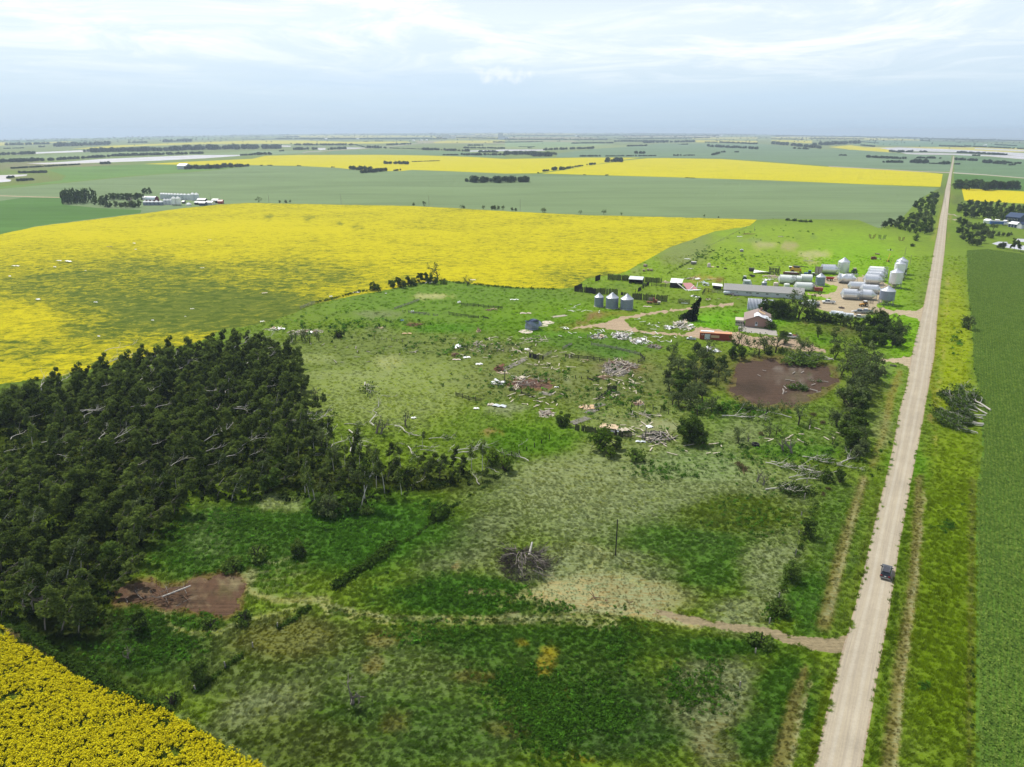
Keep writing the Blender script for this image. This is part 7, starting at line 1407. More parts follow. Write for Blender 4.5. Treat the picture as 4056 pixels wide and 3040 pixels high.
for q in (-1, 1): wheel(t_, -2.2, q*1.6, .95, .6); wheel(t_, 2.2, q*1.4, .6, .4)
t_ = thing('combine_header', 'long red and white header lying before the combine', 'header', gz('N', 1560, 375), HE); obj('frame', MB().box((0, 0, .8), (8.5, 1.4, .9)), 'rust', t_); obj('top_cover', MB().box((0, .2, 1.35), (6.5, .9, .2)), 'white_tin', t_); obj('cutter_bar', MB().box((.5, -1.2, .3), (9.2, .5, .25)), 'dark_steel', t_)
t_ = thing('air_seeder', 'tangled black folded cultivator stacked up at the yard corner', 'cultivator', gz('N', 1200, 375), HE)
for k in range(11): obj('frame_bar', MB().beam((-3.0+re_.uniform(-.5, .5), re_.uniform(-1, 2), .5+.36*k), (3.0+re_.uniform(-.8, .3), re_.uniform(-1, 2), .5+.36*k+re_.uniform(-.3, .3)), .16), 'dark_steel', t_)
for k in range(26): x_ = re_.uniform(-3, 3); obj('shank', MB().beam((x_, re_.uniform(-1.2, 1.5), re_.uniform(.2, 1.2)), (x_+re_.uniform(-.6, .6), re_.uniform(-1.2, 1.5), re_.uniform(2.4, 4.8)), .13), 'dark_steel', t_)
for x_, y_ in ((-2.4, -1.4), (0, -1.5), (2.4, -1.4)): wheel(t_, x_, y_, .5)
t_ = thing('loading_ramp', 'brown ribbed flatbed deck propped upright at the yard back', 'flatbed deck', gz('O', 210, 560), HE)
obj('deck', MB().box((0, 0, 2.3), (3.9, .15, 4.4)), 'rust', t_); 
for k in range(7):
    for s_ in (-.95, .95): obj('panel', MB().box((s_, -.13, .55+.6*k), (1.6, .08, .42)), 'stone_pale', t_)
t_.rotation_euler = (R(-10), 0, HE)
t_ = thing('grain_cart', 'dark red wagon with white-rimmed wheel left of the crumpled bin', 'wagon', gz('O', 450, 690), HE); obj('box', MB().prism([(-1.8, 1.0), (1.4, 1.0), (2.0, 2.1), (-2.3, 2.1)], -1.1, 1.1), 'paint_red', t_); obj('rail', MB().box((-.1, 0, 2.2), (4.0, .1, .2)), 'stone_pale', t_); obj('hitch', MB().beam((2, 0, .8), (3.9, 0, .8), .18), 'dark_steel', t_)
for q in (-1, 1): wheel(t_, .6, q*1.2, .7, .4); wheel(t_, -1.3, q*1.2, .5, .3)
t_ = thing('grain_truck', 'dark red grain box beside the leg frame of the long white bin', 'truck box', gz('O', 210, 915), HE); obj('box', MB().prism([(-1.9, .6), (1.9, .6), (2.1, 2.3), (-2.1, 2.3)], -1.3, 1.3), 'paint_red', t_); obj('rim_rail', MB().box((0, -1.35, 2.35), (4.3, .12, .14)), 'stone_pale', t_); obj('hoist', MB().beam((-2.4, 0, .2), (-2.2, 0, 3.4), .25), 'rust', t_)
for q in (-1, 1): wheel(t_, -1, q*1.2, .45); wheel(t_, 1, q*1.2, .45)
# red flatbed truck by the bins
t_ = thing('flatbed_truck', 'old red flatbed truck wreck right of the three blue bins', 'truck', gz('E', 1240, 712), HE); obj('bed', MB().box((-2.0, 0, .95), (3.6, 2.2, .2)), 'rust', t_); obj('cab', MB().prism([(-.1, .6), (1.2, .6), (1.2, 2.0), (.0, 2.2), (-.2, 1.2)], -1, 1), 'rust', t_); obj('hood', MB().box((2.0, 0, 1.1), (1.5, 1.6, .7)), 'stone_pale', t_); obj('rack', MB().box((-.5, 0, 1.9), (.2, 2.2, 2.2)), 'paint_red', t_); obj('canopy_shade', MB().box((-1.6, 1.2, 2.1), (3.0, .2, 1.2)), 'wood_old', t_); obj('windscreen', MB().box((1.22, 0, 1.6), (.04, 1.6, .5)), 'glass_dark', t_)
for x_ in (-2.9, -1.8, 2.1):
    for q in (-1, 1): wheel(t_, x_, q*1.0, .42)
# propane tank and other vessels
t_ = thing('propane_tank', 'silver propane tank lying at the left end of the long shed', 'propane tank', gz('N', 155, 820), HE); obj('shell', MB().tube([(-1.75, 0, 1.1), (-1.55, 0, 1.1), (-1.2, 0, 1.1), (1.2, 0, 1.1), (1.55, 0, 1.1), (1.75, 0, 1.1)], [.2, .6, .8, .8, .6, .2], 18), 'pale_tin', t_, True)
for x_ in (-1, 1): obj('support', MB().box((x_, 0, .2), (.2, 1, .5)), 'frame_grey', t_)
t_ = thing('auger', 'rusty low auger cart right of the propane tank', 'auger', gz('N', 260, 850), HE); obj('tube', MB().tube([(-1.6, 0, .4), (1.2, 0, 1.5)], .14, 8), 'rust', t_); wheel(t_, .0, .5, .35); wheel(t_, 0, -.5, .35)
tag(obj('feed_trough', MB().prism([(-1, .1), (1, .1), (1.2, .5), (-1.2, .5)], -.4, .4), 'dark_steel', loc=gz('N', 360, 850)), 'small dark trough in the grass before the long shed', 'trough')
t_ = thing('camper_shell', 'pale blue translucent greenhouse-like shell behind the long shed', 'camper shell', gz('N', 600, 600), HE); obj('roof', MB().prism([(-2.2, 0), (2.6, 0), (1.6, 2.2), (-2.0, 2.2)], 0, 3.0), 'pale_tin', t_); obj('side_window', MB().box((.0, -.03, 1.0), (2.4, .05, .9)), 'galv_blue', t_); obj('rail', MB().beam((1.5, 0, 2.4), (4.2, .5, 1.9), .1), 'frame_grey', t_)
t_ = thing('pallet_tank', 'pink-based white tank on a wooden pallet in the back pasture', 'tank', gz('E', 1920, 250), HE); obj('shell', MB().lathe([(1.1, .2), (1.0, 1.4), (.85, 2.2), (.5, 2.5), (.05, 2.5)], 20), 'tank_pink', t_); obj('pallet', MB().box((1.0, .8, .15), (4.2, 2.6, .15)), 'wood_new', t_)
t_ = thing('round_feeder', 'dark cattle feeder with white slats in the back pasture', 'feeder', gz('E', 1730, 215), HE); obj('frame', MB().box((0, 0, .9), (3.4, 2.2, .9)), 'wood_black', t_); obj('top', MB().box((0, .2, 1.6), (3.0, 1.6, .2)), 'white_board', t_)
for k in range(5): obj('slat', MB().box((-1.4+.7*k, -1.13, 1.0), (.15, .06, 1.1)), 'white_board', t_)
t_ = thing('livestock_panels', 'black tubular loading frame standing right of the red flatbed truck', 'loading frame', gz('E', 1600, 710), HE)
for k in range(5): obj('rail', MB().beam((-2.6, 0, .3+.4*k), (3.0, 0, .3+.4*k), .1), 'wood_black', t_); obj('rail', MB().beam((-2.6, 2.2, .3+.4*k), (3.0, 2.2, .3+.4*k), .1), 'wood_black', t_)
for k in range(7): obj('post', MB().beam((-2.6+.93*k, 0, 0), (-2.6+.93*k, 0, 2.1), .12), 'wood_black', t_)
obj('brace', MB().beam((-2, 0, 2.4), (2.6, 0, .4), .14), 'wood_old', t_); obj('trough', MB().box((.6, -.5, .5), (3.2, .6, .2)), 'pale_tin', t_)
# hay bales
for x, y, lab in ((1125, 245, 'single large round bale near the canola edge'), (1108, 305, 'left bale of the low row of three'), (1160, 297, 'middle bale of the low row of three'), (1200, 300, 'right bale of the low row of three')):
    b_ = obj('hay_bale', MB().lathe([(.02, -.75), (.72, -.75), (.78, -.6), (.78, .6), (.72, .75), (.02, .75)], 18), 'hay', loc=gz('E', x, y)+Vector((0, 0, .74))); b_.rotation_euler = (math.pi/2, 0, HE+1.2); b_.scale = (1.25,)*3 if x == 1125 else (.85,)*3; tag(b_, lab, 'hay bale', 'round bales near the canola edge')
# folded implements in the back pasture
def wings(z, x, y, lab, mt, s=1.0, tall=0):
    t_ = thing('folded_harrow', lab, 'harrow', gz(z, x, y), HE, scale=s)
    for q in (-1, 1):
        fr = MB()
        for k in range(4): fr.beam((q*(.5+.5*k), 0, .6), (q*(.9+.5*k), 0, 3.2+.2*k-tall*.2*k), .14)
        for k in range(4): fr.beam((q*.6, 0, .9+.6*k), (q*2.3, 0, 1.4+.6*k), .12)
        obj('wing', fr, mt, t_); obj('wheel_fork', MB().beam((q*1.2, 0, .1), (q*.4, 0, 1.0), .12), mt, t_)
    obj('drawbar', MB().beam((0, .0, .5), (-.6, -3.2, .3), .16), 'dark_steel', t_); obj('axle', MB().beam((-1.6, 0, .5), (1.6, 0, .5), .2), 'stone_pale' if tall else mt, t_)
wings('U', 530, 470, 'rusty orange folded harrow, leftmost of the implements in the back pasture', 'rust', 1.0); wings('U', 930, 510, 'dark green folded drill with two upright wings in the back pasture', 'paint_green', 1.15, 1); wings('U', 1700, 560, 'rusty folded harrow right of the dark green implement', 'rust', .9)
t_ = thing('old_baler', 'rusty old baler with white drawbar in the back pasture', 'baler', gz('U', 600, 1290), HE); obj('body', MB().prism([(-1.6, .2), (1.6, .2), (1.8, 1.3), (.4, 1.9), (-1.4, 1.6)], -.9, .9), 'rust', t_); obj('drawbar', MB().beam((1.7, 0, 1.1), (4.0, -1.0, .5), .14), 'white_board', t_); obj('pickup_reel', MB().box((-1.2, -1.0, .9), (.4, .4, 1.8)), 'rust', t_); wheel(t_, 3.9, -.6, .45); wheel(t_, -1, -1, .4)
t_ = thing('hay_rake', 'rusty flat rake lying behind the old baler', 'rake', gz('U', 750, 1095), HE); obj('deck', MB().box((0, 0, .4), (2.6, 1.4, .5)), 'rust', t_); obj('teeth', MB().box((.2, -.2, .72), (1.8, .8, .1)), 'stone_pale', t_)
t_ = thing('grain_auger', 'yellow auger pointing skyward right of the old baler', 'auger', gz('U', 1170, 1390), HE); obj('tube', MB().tube([(-.5, -.8, .2), (.1, 0, 1.8), (.9, 2.0, 5.0)], [.2, .16, .16], 8), 'paint_yellow', t_); obj('engine', MB().box((.3, 0, .6), (1.2, .8, .8)), 'rust', t_); wheel(t_, .6, -.4, .4); wheel(t_, -.6, .4, .4)
t_ = thing('disc_plough', 'small dark tiller with white pipe behind the yellow auger', 'tiller', gz('U', 1260, 950), HE); obj('pipe', MB().tube([(-1.8, 0, .5), (1.8, 0, .5)], .16, 8), 'white_board', t_); obj('frame', MB().box((.2, 0, .9), (.5, .5, 1.4)), 'dark_steel', t_)
tag(obj('marker_pole', MB().tube([(0, 0, 0), (.1, 0, 3.6)], .07, 6), 'paint_yellow', loc=gz('U', 1325, 1480)), 'thin yellow pole standing left of the white bins', 'pole')
t_ = thing('hive_box', 'small weathered box with pale lid alone in the back pasture', 'box', gz('F', 337, 240), HE); obj('box', MB().box((0, 0, .6), (2.2, 1.6, 1.2)), 'wood_old', t_); obj('lid', MB().prism([(-1.2, 1.2), (1.2, 1.2), (0, 1.8)], -.9, .9), 'pale_tin', t_)
t_ = thing('scrap_bin', 'dark open crate standing left of the bent white roof sheets', 'crate', gz('F', 432, 430), HE); obj('box', MB().prism([(-1.2, 0), (1.2, 0), (1.6, 1.9), (-1.6, 1.9)], -1, 1), 'dark_steel', t_); obj('rim', MB().box((0, -1.02, 1.95), (3.2, .1, .12)), 'frame_grey', t_)
for i, (x, y) in enumerate([(105, 393), (178, 408), (430, 475), (455, 480), (445, 490)]):
    o = obj('tyre', MB().lathe([(.4, -.3), (.8, -.3), (.9, 0), (.8, .3), (.4, .3)], 14), 'black_rubber', loc=gz('F', x, y)+Vector((0, 0, .32))); tag(o, 'black tractor tyre lying flat in the pasture behind the long shed' , 'tyre', 'tyres behind the long shed')
o = obj('tyre', MB().lathe([(.55, -.35), (.95, -.35), (1.05, 0), (.95, .35), (.55, .35), (.55, -.35)], 20), 'black_rubber', loc=gz('H', 907, 860)+Vector((0, 0, .36))); tag(o, 'large grey tractor tyre lying in the meadow below the garden', 'tyre')
# ------------------------------------------------------------------ fences
rd = np.random.default_rng(31)
PM = {}
def fence(z, pts, lab, style='rail', h=1.4, sp=2.6, mt='wood_old', group=None, broken=0.0, cat='fence'):
    P_ = [gz(z, *q) for q in pts]; t_ = thing('fence', lab, cat, P_[0], 0, group); o0 = P_[0]
    pm = PM.get((h, mt))
    if pm is None: pm = MB().box((0, 0, h/2), (.16, .16, h)).mesh('post'); pm.materials.append(MATS[mt]); PM[(h, mt)] = pm
    for a, b in zip(P_, P_[1:]):
        L = (b-a).length; n = max(1, round(L/sp))
        for k in range(n):
            p = a+(b-a)*k/n; q = a+(b-a)*(k+1)/n; p.z = hz(p.x, p.y); q.z = hz(q.x, q.y)
            po = obj('post', pm, None, t_, loc=p-o0); po.rotation_euler = (rd.normal(0, .05+broken*.2), rd.normal(0, .05+broken*.2), rd.uniform(0, 1)); po.scale = (1, 1, rd.uniform(.85, 1.25))
            if style == 'posts' or rd.uniform() < broken: continue
            if style == 'rail':
                for j in range(3): obj('rail', MB().beam(p-o0+Vector((0, 0, h*(.28+.27*j)+rd.normal(0, .05+broken*.15))), q-o0+Vector((0, 0, h*(.28+.27*j)+rd.normal(0, .05+broken*.2))), .06, .17), mt, t_)
            else:
                bd = MB(); m_ = int((q-p).length/.24); lean = rd.normal(0, .12+broken*.3)
                for j in range(m_):
                    r_ = p-o0+(q-p)*((j+.5)/m_)
                    if rd.uniform() < .06+broken*.2: continue
                    bd.beam(r_+Vector((0, 0, .05)), r_+Vector((lean*.3, lean, h*rd.uniform(.92, 1.12))), .2, .04)
                if bd.v: obj('board_panel', bd, mt, t_)
    return t_
WB = 'black board windbreak panels of the corral'
fence('E', [(500, 432), (560, 408)], 'short black board fence at the far left corner of the corral', 'board', 2.9, mt='wood_black'); fence('E', [(655, 410), (780, 416), (918, 428)], 'black board windbreak running left of the open shed', 'board', 3.1, mt='wood_black'); fence('E', [(1080, 435), (1200, 442), (1330, 450)], 'black board windbreak running right of the open shed', 'board', 2.7, mt='wood_black', broken=.1)
fence('E', [(240, 552), (335, 512)], 'black board fence running back from the corral left corner', 'board', 2.6, mt='wood_black'); fence('E', [(240, 554), (380, 570), (500, 590), (620, 590), (780, 600)], 'long black board windbreak behind the three blue bins', 'board', 2.9, mt='wood_black', broken=.05)
fence('E', [(820, 600), (960, 625)], 'leaning black boards between the two long windbreaks', 'board', 1.6, mt='wood_black', broken=.4); fence('E', [(960, 650), (1080, 662), (1200, 672), (1400, 685)], 'black board windbreak behind the red flatbed truck', 'board', 3.0, mt='wood_black', broken=.05)
fence('E', [(1000, 570), (1060, 550), (1120, 500), (1170, 480)], 'broken dark fence across the corral middle', 'board', 2.0, mt='wood_black', broken=.35); fence('E', [(1200, 492), (1320, 500), (1430, 505)], 'dark rail fence left of the wrecked barn', 'rail', 1.8, mt='wood_black'); fence('E', [(1840, 600), (1870, 560), (1960, 575)], 'dark pen rails before the fallen grey sheets', 'rail', 2.2, mt='wood_black'); fence('E', [(1960, 575), (2100, 582)], 'low weathered pen rails left of the long shed', 'rail', 1.6)
fence('G', [(1180, 390), (1250, 395), (1330, 410)], 'posts and rails before the white debris heap', 'rail', 1.8); fence('G', [(1220, 470), (1370, 490), (1500, 515), (1640, 550), (1760, 580)], 'weathered rail fence slanting down toward the lumber heap', 'rail', 1.3, broken=.1); fence('G', [(1760, 590), (1800, 630), (1700, 680)], 'broken dark rails right of the lumber heap', 'rail', 1.4, mt='wood_black', broken=.3)
fence('G', [(540, 600), (620, 622), (700, 630)], 'leaning black pen boards on the wrecked corral', 'board', 1.9, mt='wood_black', broken=.2); fence('G', [(700, 610), (790, 560)], 'rail fence climbing from the leaning pen boards', 'rail', 1.6); fence('G', [(940, 600), (1080, 615), (1180, 622), (1380, 650)], 'rail fence running left of the lumber heap', 'rail', 1.5, mt='wood_black', broken=.1)
fence('G', [(910, 510), (1010, 465)], 'short slanting rail fence in the upper pasture', 'rail', 1.2); fence('G', [(330, 970), (450, 1000), (600, 1050)], 'low black rails below the ruined barn floor', 'rail', 1.2, mt='wood_black', broken=.3); fence('G', [(1050, 830), (1180, 845), (1300, 870)], 'low broken rail fence below the lumber heap', 'rail', 1.1, mt='wood_black', broken=.4)
fence('G', [(1400, 975), (1500, 970)], 'short standing black board pen panel', 'board', 1.9, mt='wood_black'); fence('G', [(1400, 985), (1340, 1040), (1270, 1085)], 'dark broken fence slanting to the lower left', 'rail', 1.4, mt='wood_black', broken=.3)
fence('G', [(1045, 1395), (1140, 1410), (1275, 1435)], 'black board fence in front of the plywood sheet', 'board', 1.8, mt='wood_black'); fence('G', [(1385, 1445), (1480, 1455), (1560, 1475), (1680, 1480)], 'black and silver board fence right of the bush', 'board', 1.8, mt='wood_black', broken=.05); fence('G', [(1690, 1480), (1780, 1500), (1870, 1530)], 'line of posts right of the black board fence', 'posts', 1.7)
fence('K', [(1370, 120), (1460, 150), (1545, 160)], 'brown and black plank fence alone in the pasture', 'rail', 1.5, mt='wood_black'); fence('X', [(1460, 430), (1560, 432), (1640, 440)], 'dark rail fence of the far upper pen', 'rail', 1.5, mt='wood_black'); fence('X', [(1640, 445), (1720, 448), (1795, 452)], 'dark rails at the right end of the upper pen', 'rail', 1.4, mt='wood_black')
fence('X', [(1365, 500), (1460, 515), (1520, 518)], 'dark plank fence below the upper pen', 'rail', 1.6, mt='wood_black'); fence('X', [(1520, 520), (1600, 525), (1680, 532)], 'low broken rails right of the plank fence', 'rail', 1.0, mt='wood_black', broken=.3); fence('X', [(930, 455), (1040, 420), (1130, 385)], 'rail fence slanting up on the left of the pen', 'rail', 1.2, broken=.1); fence('X', [(1000, 480), (1130, 495), (1280, 510)], 'sparse rail fence on the lower left of the pen', 'rail', 1.2, broken=.5)
fence('X', [(180, 455), (240, 430), (300, 410)], 'grey rail fence stub at the canola corner', 'rail', 1.6, mt='wood_old'); fence('X', [(1400, 760), (1500, 775), (1700, 790), (1900, 805)], 'line of dark posts across the littered pasture', 'posts', 1.5); fence('X', [(770, 690), (830, 700), (950, 712), (1130, 735)], 'low overgrown posts in the mid pasture', 'posts', 1.0)
fence('K', [(1640, 575), (1750, 530), (1850, 490), (1950, 440), (2050, 380)], 'line of small fence posts climbing the pale meadow', 'posts', 1.2, sp=3.2, mt='wood_black'); fence('F', [(0, 200), (130, 140), (260, 70), (400, 5)], 'wire fence posts along the back pasture edge', 'posts', 1.3, sp=5, mt='wood_old'); fence('J', [(1130, 1225), (1300, 1090), (1600, 860), (1780, 730)], 'fence posts sunk in the overgrown front fence row', 'posts', 1.2, sp=6, mt='wood_old')
fence('H', [(0, 590), (100, 600), (160, 610), (330, 640)], 'row of posts below the wrecked grove', 'posts', 1.9, mt='wood_black'); fence('H', [(100, 820), (290, 740)], 'two tall posts by the dark fence-end trees', 'posts', 3.4, sp=11, mt='wood_black'); fence('M', [(880, -60), (800, 440), (650, 830), (480, 1200), (330, 1500)], 'low posts along the road side of the meadow', 'posts', 1.2, sp=9, mt='wood_old')
# ------------------------------------------------------------------ poles
def pole(z, x, y, h, lab, r=.13, arm=False, mt='wood_old'):
    t_ = thing('utility_pole', lab, 'utility pole', gz(z, x, y)); obj('shaft', MB().tube([(0, 0, 0), (0, 0, h)], [r, r*.7], 7), mt, t_)
    if arm: obj('crossarm', MB().box((0, 0, h-.5), (1.8, .12, .12), rz=HE), mt, t_)
    return t_
pole('L', 1936, 178, 8.2, 'lone dark pole standing in the swirled front meadow', .14, mt='wood_black'); pole('F', 1925, 285, 6, 'pole leaning in the grass behind the white bins'); pole('F', 1975, 370, 6, 'thin pole right of the tall white bins')
for x, y in ((145, 720), (778, 728), (1547, 748)): pole('B', x, y, 11, {145: 'far utility pole beyond the big canola field, left', 778: 'far utility pole beyond the big canola field, middle', 1547: 'far utility pole beyond the big canola field, right'}[x], .2)
pole('C', 133, 790, 12, 'far utility pole behind the canola at the centre', .2); pole('D', 962, 950, 7, 'pole at the left foot of the shelter belt', .14); pole('E', 2093, 560, 7, 'dark pole at the left end of the long shed', .14, mt='wood_black')
pole('G', 275, 880, 4.2, 'short dark post standing on the ruined barn floor', .16, mt='wood_black'); pole('F', 462, 40, 4.5, 'wooden pole at the back pasture edge', .14); pole('T', 2000, 185, 9, 'pole in the distant farmstead yard', .2)
# ------------------------------------------------------------------ debris
PLK = {}
def plank_mesh(L, w_, th, mt):
    k = (round(L, 1), w_, mt)
    if k not in PLK: me = MB().box((0, 0, 0), (L, w_, th)).mesh('plank'); me.materials.append(MATS[mt]); PLK[k] = me
    return PLK[k]
def heap(z, x, y, rx, ry, n, mts, lab, h=1.2, Ls=(1.5, 3, 5), sheets=0, smat=('white_tin',), group=None, name='debris_heap', wl=.22, base=True):
    p0 = gz(z, x, y); q = ZM[z][2]; m_ = mpp(p0); RX = rx/q*m_; RY = abs(gz(z, x, y-ry).y-gz(z, x, y+ry).y)/2
    t_ = thing(name, lab, 'debris', p0, 0, group)
    if base:
        rb = MB()
        for k in range(int(n*2.2)):
            a = rd.uniform(0, 6.28); r_ = rd.uniform(0, 1)**.6; s = rd.uniform(.15, .5); M_ = Matrix.Rotation(rd.uniform(0, 3), 3, 'Z') @ Matrix.Rotation(rd.normal(0, .4), 3, 'X')
            rb.box((math.cos(a)*r_*RX, math.sin(a)*r_*RY, h*.35*(1-r_)+.08), (s*1.6, s, s*.3), M=M_)
        ob = obj('rubble', rb, rd.choice(mts), t_); ob['kind'] = 'stuff'
    for k in range(n):
        a = rd.uniform(0, 6.28); r_ = rd.uniform(0, 1)**.5; L = float(rd.choice(Ls)); o = obj('plank', plank_mesh(L, wl, .07, str(rd.choice(mts))), None, t_, loc=(math.cos(a)*r_*RX*.9, math.sin(a)*r_*RY*.9, .1+h*(1-r_)*rd.uniform(.2, 1)))
        o.rotation_euler = (rd.normal(0, .2), rd.normal(0, .16+.2*(1-r_)*min(h, 1.5)), rd.uniform(0, 3.14))
    for k in range(sheets):
        a = rd.uniform(0, 6.28); r_ = rd.uniform(0, 1)**.5; sh = MB(); Lx, Ly = rd.uniform(1.2, 3.2), rd.uniform(.8, 1.6); kk = rd.uniform(-.2, .3)
        vs = [((i/3-.5)*Lx, (j-.5)*Ly, kk*math.sin(i*1.3)) for i in range(4) for j in (0, 1)]; sh.add(vs, [(2*i, 2*i+2, 2*i+3, 2*i+1) for i in range(3)]); sh.add([(a_, b_, c_-.04) for a_, b_, c_ in vs], [(2*i+1, 2*i+3, 2*i+2, 2*i) for i in range(3)])
        o = obj('sheet', sh, str(rd.choice(smat)), t_, loc=(math.cos(a)*r_*RX*.8, math.sin(a)*r_*RY*.8, .2+h*(1-r_)*rd.uniform(.3, 1))); o.rotation_euler = (rd.normal(0, .3), rd.normal(0, .3), rd.uniform(0, 3))
    return t_
WH = ('white_board', 'wood_pale', 'wood_old', 'white_board'); BR = ('wood_brown', 'wood_brown', 'wood_pale', 'wood_old'); OL = ('wood_old', 'wood_pale', 'wood_old')
heap('E', 1600, 985, 130, 60, 60, WH, 'large white and brown wreckage heap left of the red container', 2.6, (2, 3.5, 5), 8, ('white_tin', 'pale_tin', 'wood_new')); heap('E', 1410, 1010, 80, 25, 14, WH, 'flattened white siding left of the large wreckage heap', .5, (2, 4), 6, ('white_tin',))
heap('E', 830, 1120, 120, 45, 50, WH, 'collapsed shack with white slanting boards below the drive loop', 2.6, (2, 3.5, 5), 8, ('white_tin', 'stone_pale', 'wood_old')); heap('E', 540, 1125, 110, 30, 30, WH, 'white sheets and boards left of the collapsed shack', .8, (2, 3), 6, ('white_tin', 'pale_tin', 'wood_new'))
heap('E', 1050, 1180, 120, 40, 50, OL+('white_board',), 'grey splintered wreckage right of the collapsed shack', 1.3, (1.5, 3), 3, ('pale_tin',)); heap('E', 1240, 1250, 90, 30, 36, ('wood_brown', 'wood_old'), 'dark brown splintered wreckage at the end of the debris trail', 1.4, (1.5, 3))
heap('G', 1540, 690, 190, 55, 110, BR, 'big heap of brown lumber from a collapsed barn', 2.0, (2, 4, 6)); heap('G', 1480, 760, 160, 50, 60, OL+('wood_pale',), 'pale splintered poles spilling below the brown lumber heap', .9, (2, 4, 5)); heap('G', 1350, 820, 90, 25, 20, ('wood_brown', 'wood_brown', 'wood_new'), 'flat brown boards below the lumber heap', .3, (3, 4))
heap('G', 560, 880, 230, 50, 60, BR, 'brown beams scattered across the ruined barn floor', .7, (2, 4, 6), base=False); heap('G', 205, 880, 70, 22, 14, WH, 'white ribbed sheets left of the ruined barn floor', .5, (2, 3), 5, ('white_tin',)); heap('G', 440, 825, 80, 18, 10, WH, 'pale boards on the upper edge of the barn floor', .4, (3, 4), 3, ('wood_pale',))
heap('G', 380, 935, 80, 14, 12, ('wood_pale', 'wood_pale'), 'row of pale boards on the lower edge of the barn floor', .2, (2, 3), base=False); heap('G', 215, 730, 60, 30, 10, ('rust', 'wood_brown'), 'dark red torn machine hulk beside the long plank strip', 2.4, (2, 3), 5, ('rust',)); heap('G', 265, 770, 70, 14, 14, ('wood_new', 'wood_pale'), 'tan ribbed board panel below the torn hulk', .3, (2, 2.5), base=False)
for k, (a, b) in enumerate([((250, 745), (500, 620)), ((1230, 1140), (1360, 1110)), ((1180, 1215), (1275, 1165)), ((1010, 1325), (1190, 1260)), ((660, 985), (790, 1010)), ((790, 160), (950, 140))]):
    pa, pb = gz('G', *a), gz('G', *b); L = (pb-pa).length; t_ = thing('fallen_fence_panel', ['long grey plank strip running up from the torn hulk', 'grey ribbed fence panel lying above its twin', 'grey ribbed fence panel lying beside the dark posts', 'grey planked panel lying right of the round bush', 'grey slatted panel below the barn floor', 'dark slatted panel above the round concrete pads'][k], 'fence panel', (pa+pb)/2, math.atan2(pb.y-pa.y, pb.x-pa.x))
    for j in range(6): obj('plank', plank_mesh(L, .26, .06, 'wood_old' if k < 5 else 'wood_pale'), None, t_, loc=(rd.normal(0, .2), (j-2.5)*.42, .12+.03*(j % 2)))
    for j in range(max(2, int(L/3))): obj('crosspiece', plank_mesh(2.4, .15, .08, 'wood_old'), None, t_, loc=(-L/2+L*(j+.5)/max(2, int(L/3)), 0, .05)).rotation_euler = (0, 0, math.pi/2)
heap('G', 1180, 1150, 70, 25, 16, ('wood_new', 'wood_brown'), 'orange-brown boards beside the ribbed fence panels', .6, (1.5, 2.5), 3, ('plywood',)); heap('G', 730, 1220, 90, 40, 40, OL+('wood_brown',), 'grey splintered branches and boards left of the round bush', .8, (1.5, 3)); heap('G', 1480, 1010, 60, 60, 16, OL, 'pale splinters right of the standing pen panel', .4, (1.5, 2.5), base=False)
heap('G', 1740, 1100, 60, 30, 12, ('wood_new', 'wood_old'), 'brown ribbed sheet by the row of black posts', .5, (2, 3), 3, ('wood_brown',)); heap('G', 1150, 635, 60, 14, 8, ('wood_new', 'wood_pale'), 'tan board scraps on the rail fence', .3, (2,), base=False)
heap('H', 200, 800, 130, 50, 60, OL+('wood_black',), 'grey tangled branches and boards before the fence-end trees', 1.2, (2, 4)); heap('H', 140, 640, 160, 12, 20, OL, 'grey planks lying along the row of black posts', .3, (3, 5), base=False)
heap('X', 1090, 580, 65, 14, 30, ('wood_brown', 'rust'), 'flat patch of dark red boards in the upper pasture', .3, (1.5, 3)); heap('X', 820, 603, 30, 8, 8, ('wood_new',), 'small tan board scrap in the upper pasture', .2, (2,), base=False); heap('X', 1410, 820, 36, 18, 16, ('rust', 'wood_brown'), 'dark red scrap pile in the littered pasture', 1.0, (1.5,)); heap('X', 1700, 460, 50, 10, 14, ('wood_new', 'wood_brown'), 'tan scrap beside the upper pen rails', .5, (2,))
heap('X', 220, 640, 150, 25, 60, OL+('wood_brown', 'white_board'), 'scattered grey and brown wreckage above the grove right end', .5, (1.5, 3), 5, ('white_tin', 'wood_brown')); heap('Y', 1850, 690, 70, 10, 12, ('wood_new', 'white_board'), 'pale sheets and tan boards above the grove', .5, (2, 4), 4, ('white_tin', 'wood_new')); heap('G', 640, 400, 200, 40, 36, OL+('wood_pale',), 'loose splintered boards in the mid pasture', .4, (1.5, 3), base=False)
heap('X', 1600, 740, 60, 30, 20, ('wood_pale', 'wood_old'), 'crossed pale posts standing in the littered pasture', 1.6, (2, 4), base=False); heap('X', 1440, 760, 40, 12, 8, ('pale_tin', 'wood_old'), 'grey bent sheet in the littered pasture', .3, (3,), 2, ('pale_tin',), base=False); heap('X', 1600, 630, 16, 12, 16, ('wood_brown', 'wood_new'), 'lone torn brown stump cluster on the bright pasture', 2.6, (1, 2.0))
heap('N', 1150, 430, 210, 40, 50, ('wood_pale', 'wood_new', 'wood_pale'), 'flattened wooden floor and boards before the cultivator', .4, (3, 5), 4, ('wood_pale',)); heap('N', 1100, 500, 140, 14, 12, ('white_board', 'wood_pale'), 'white panels scattered behind the long shed', .2, (3, 5), 6, ('white_tin',), base=False)
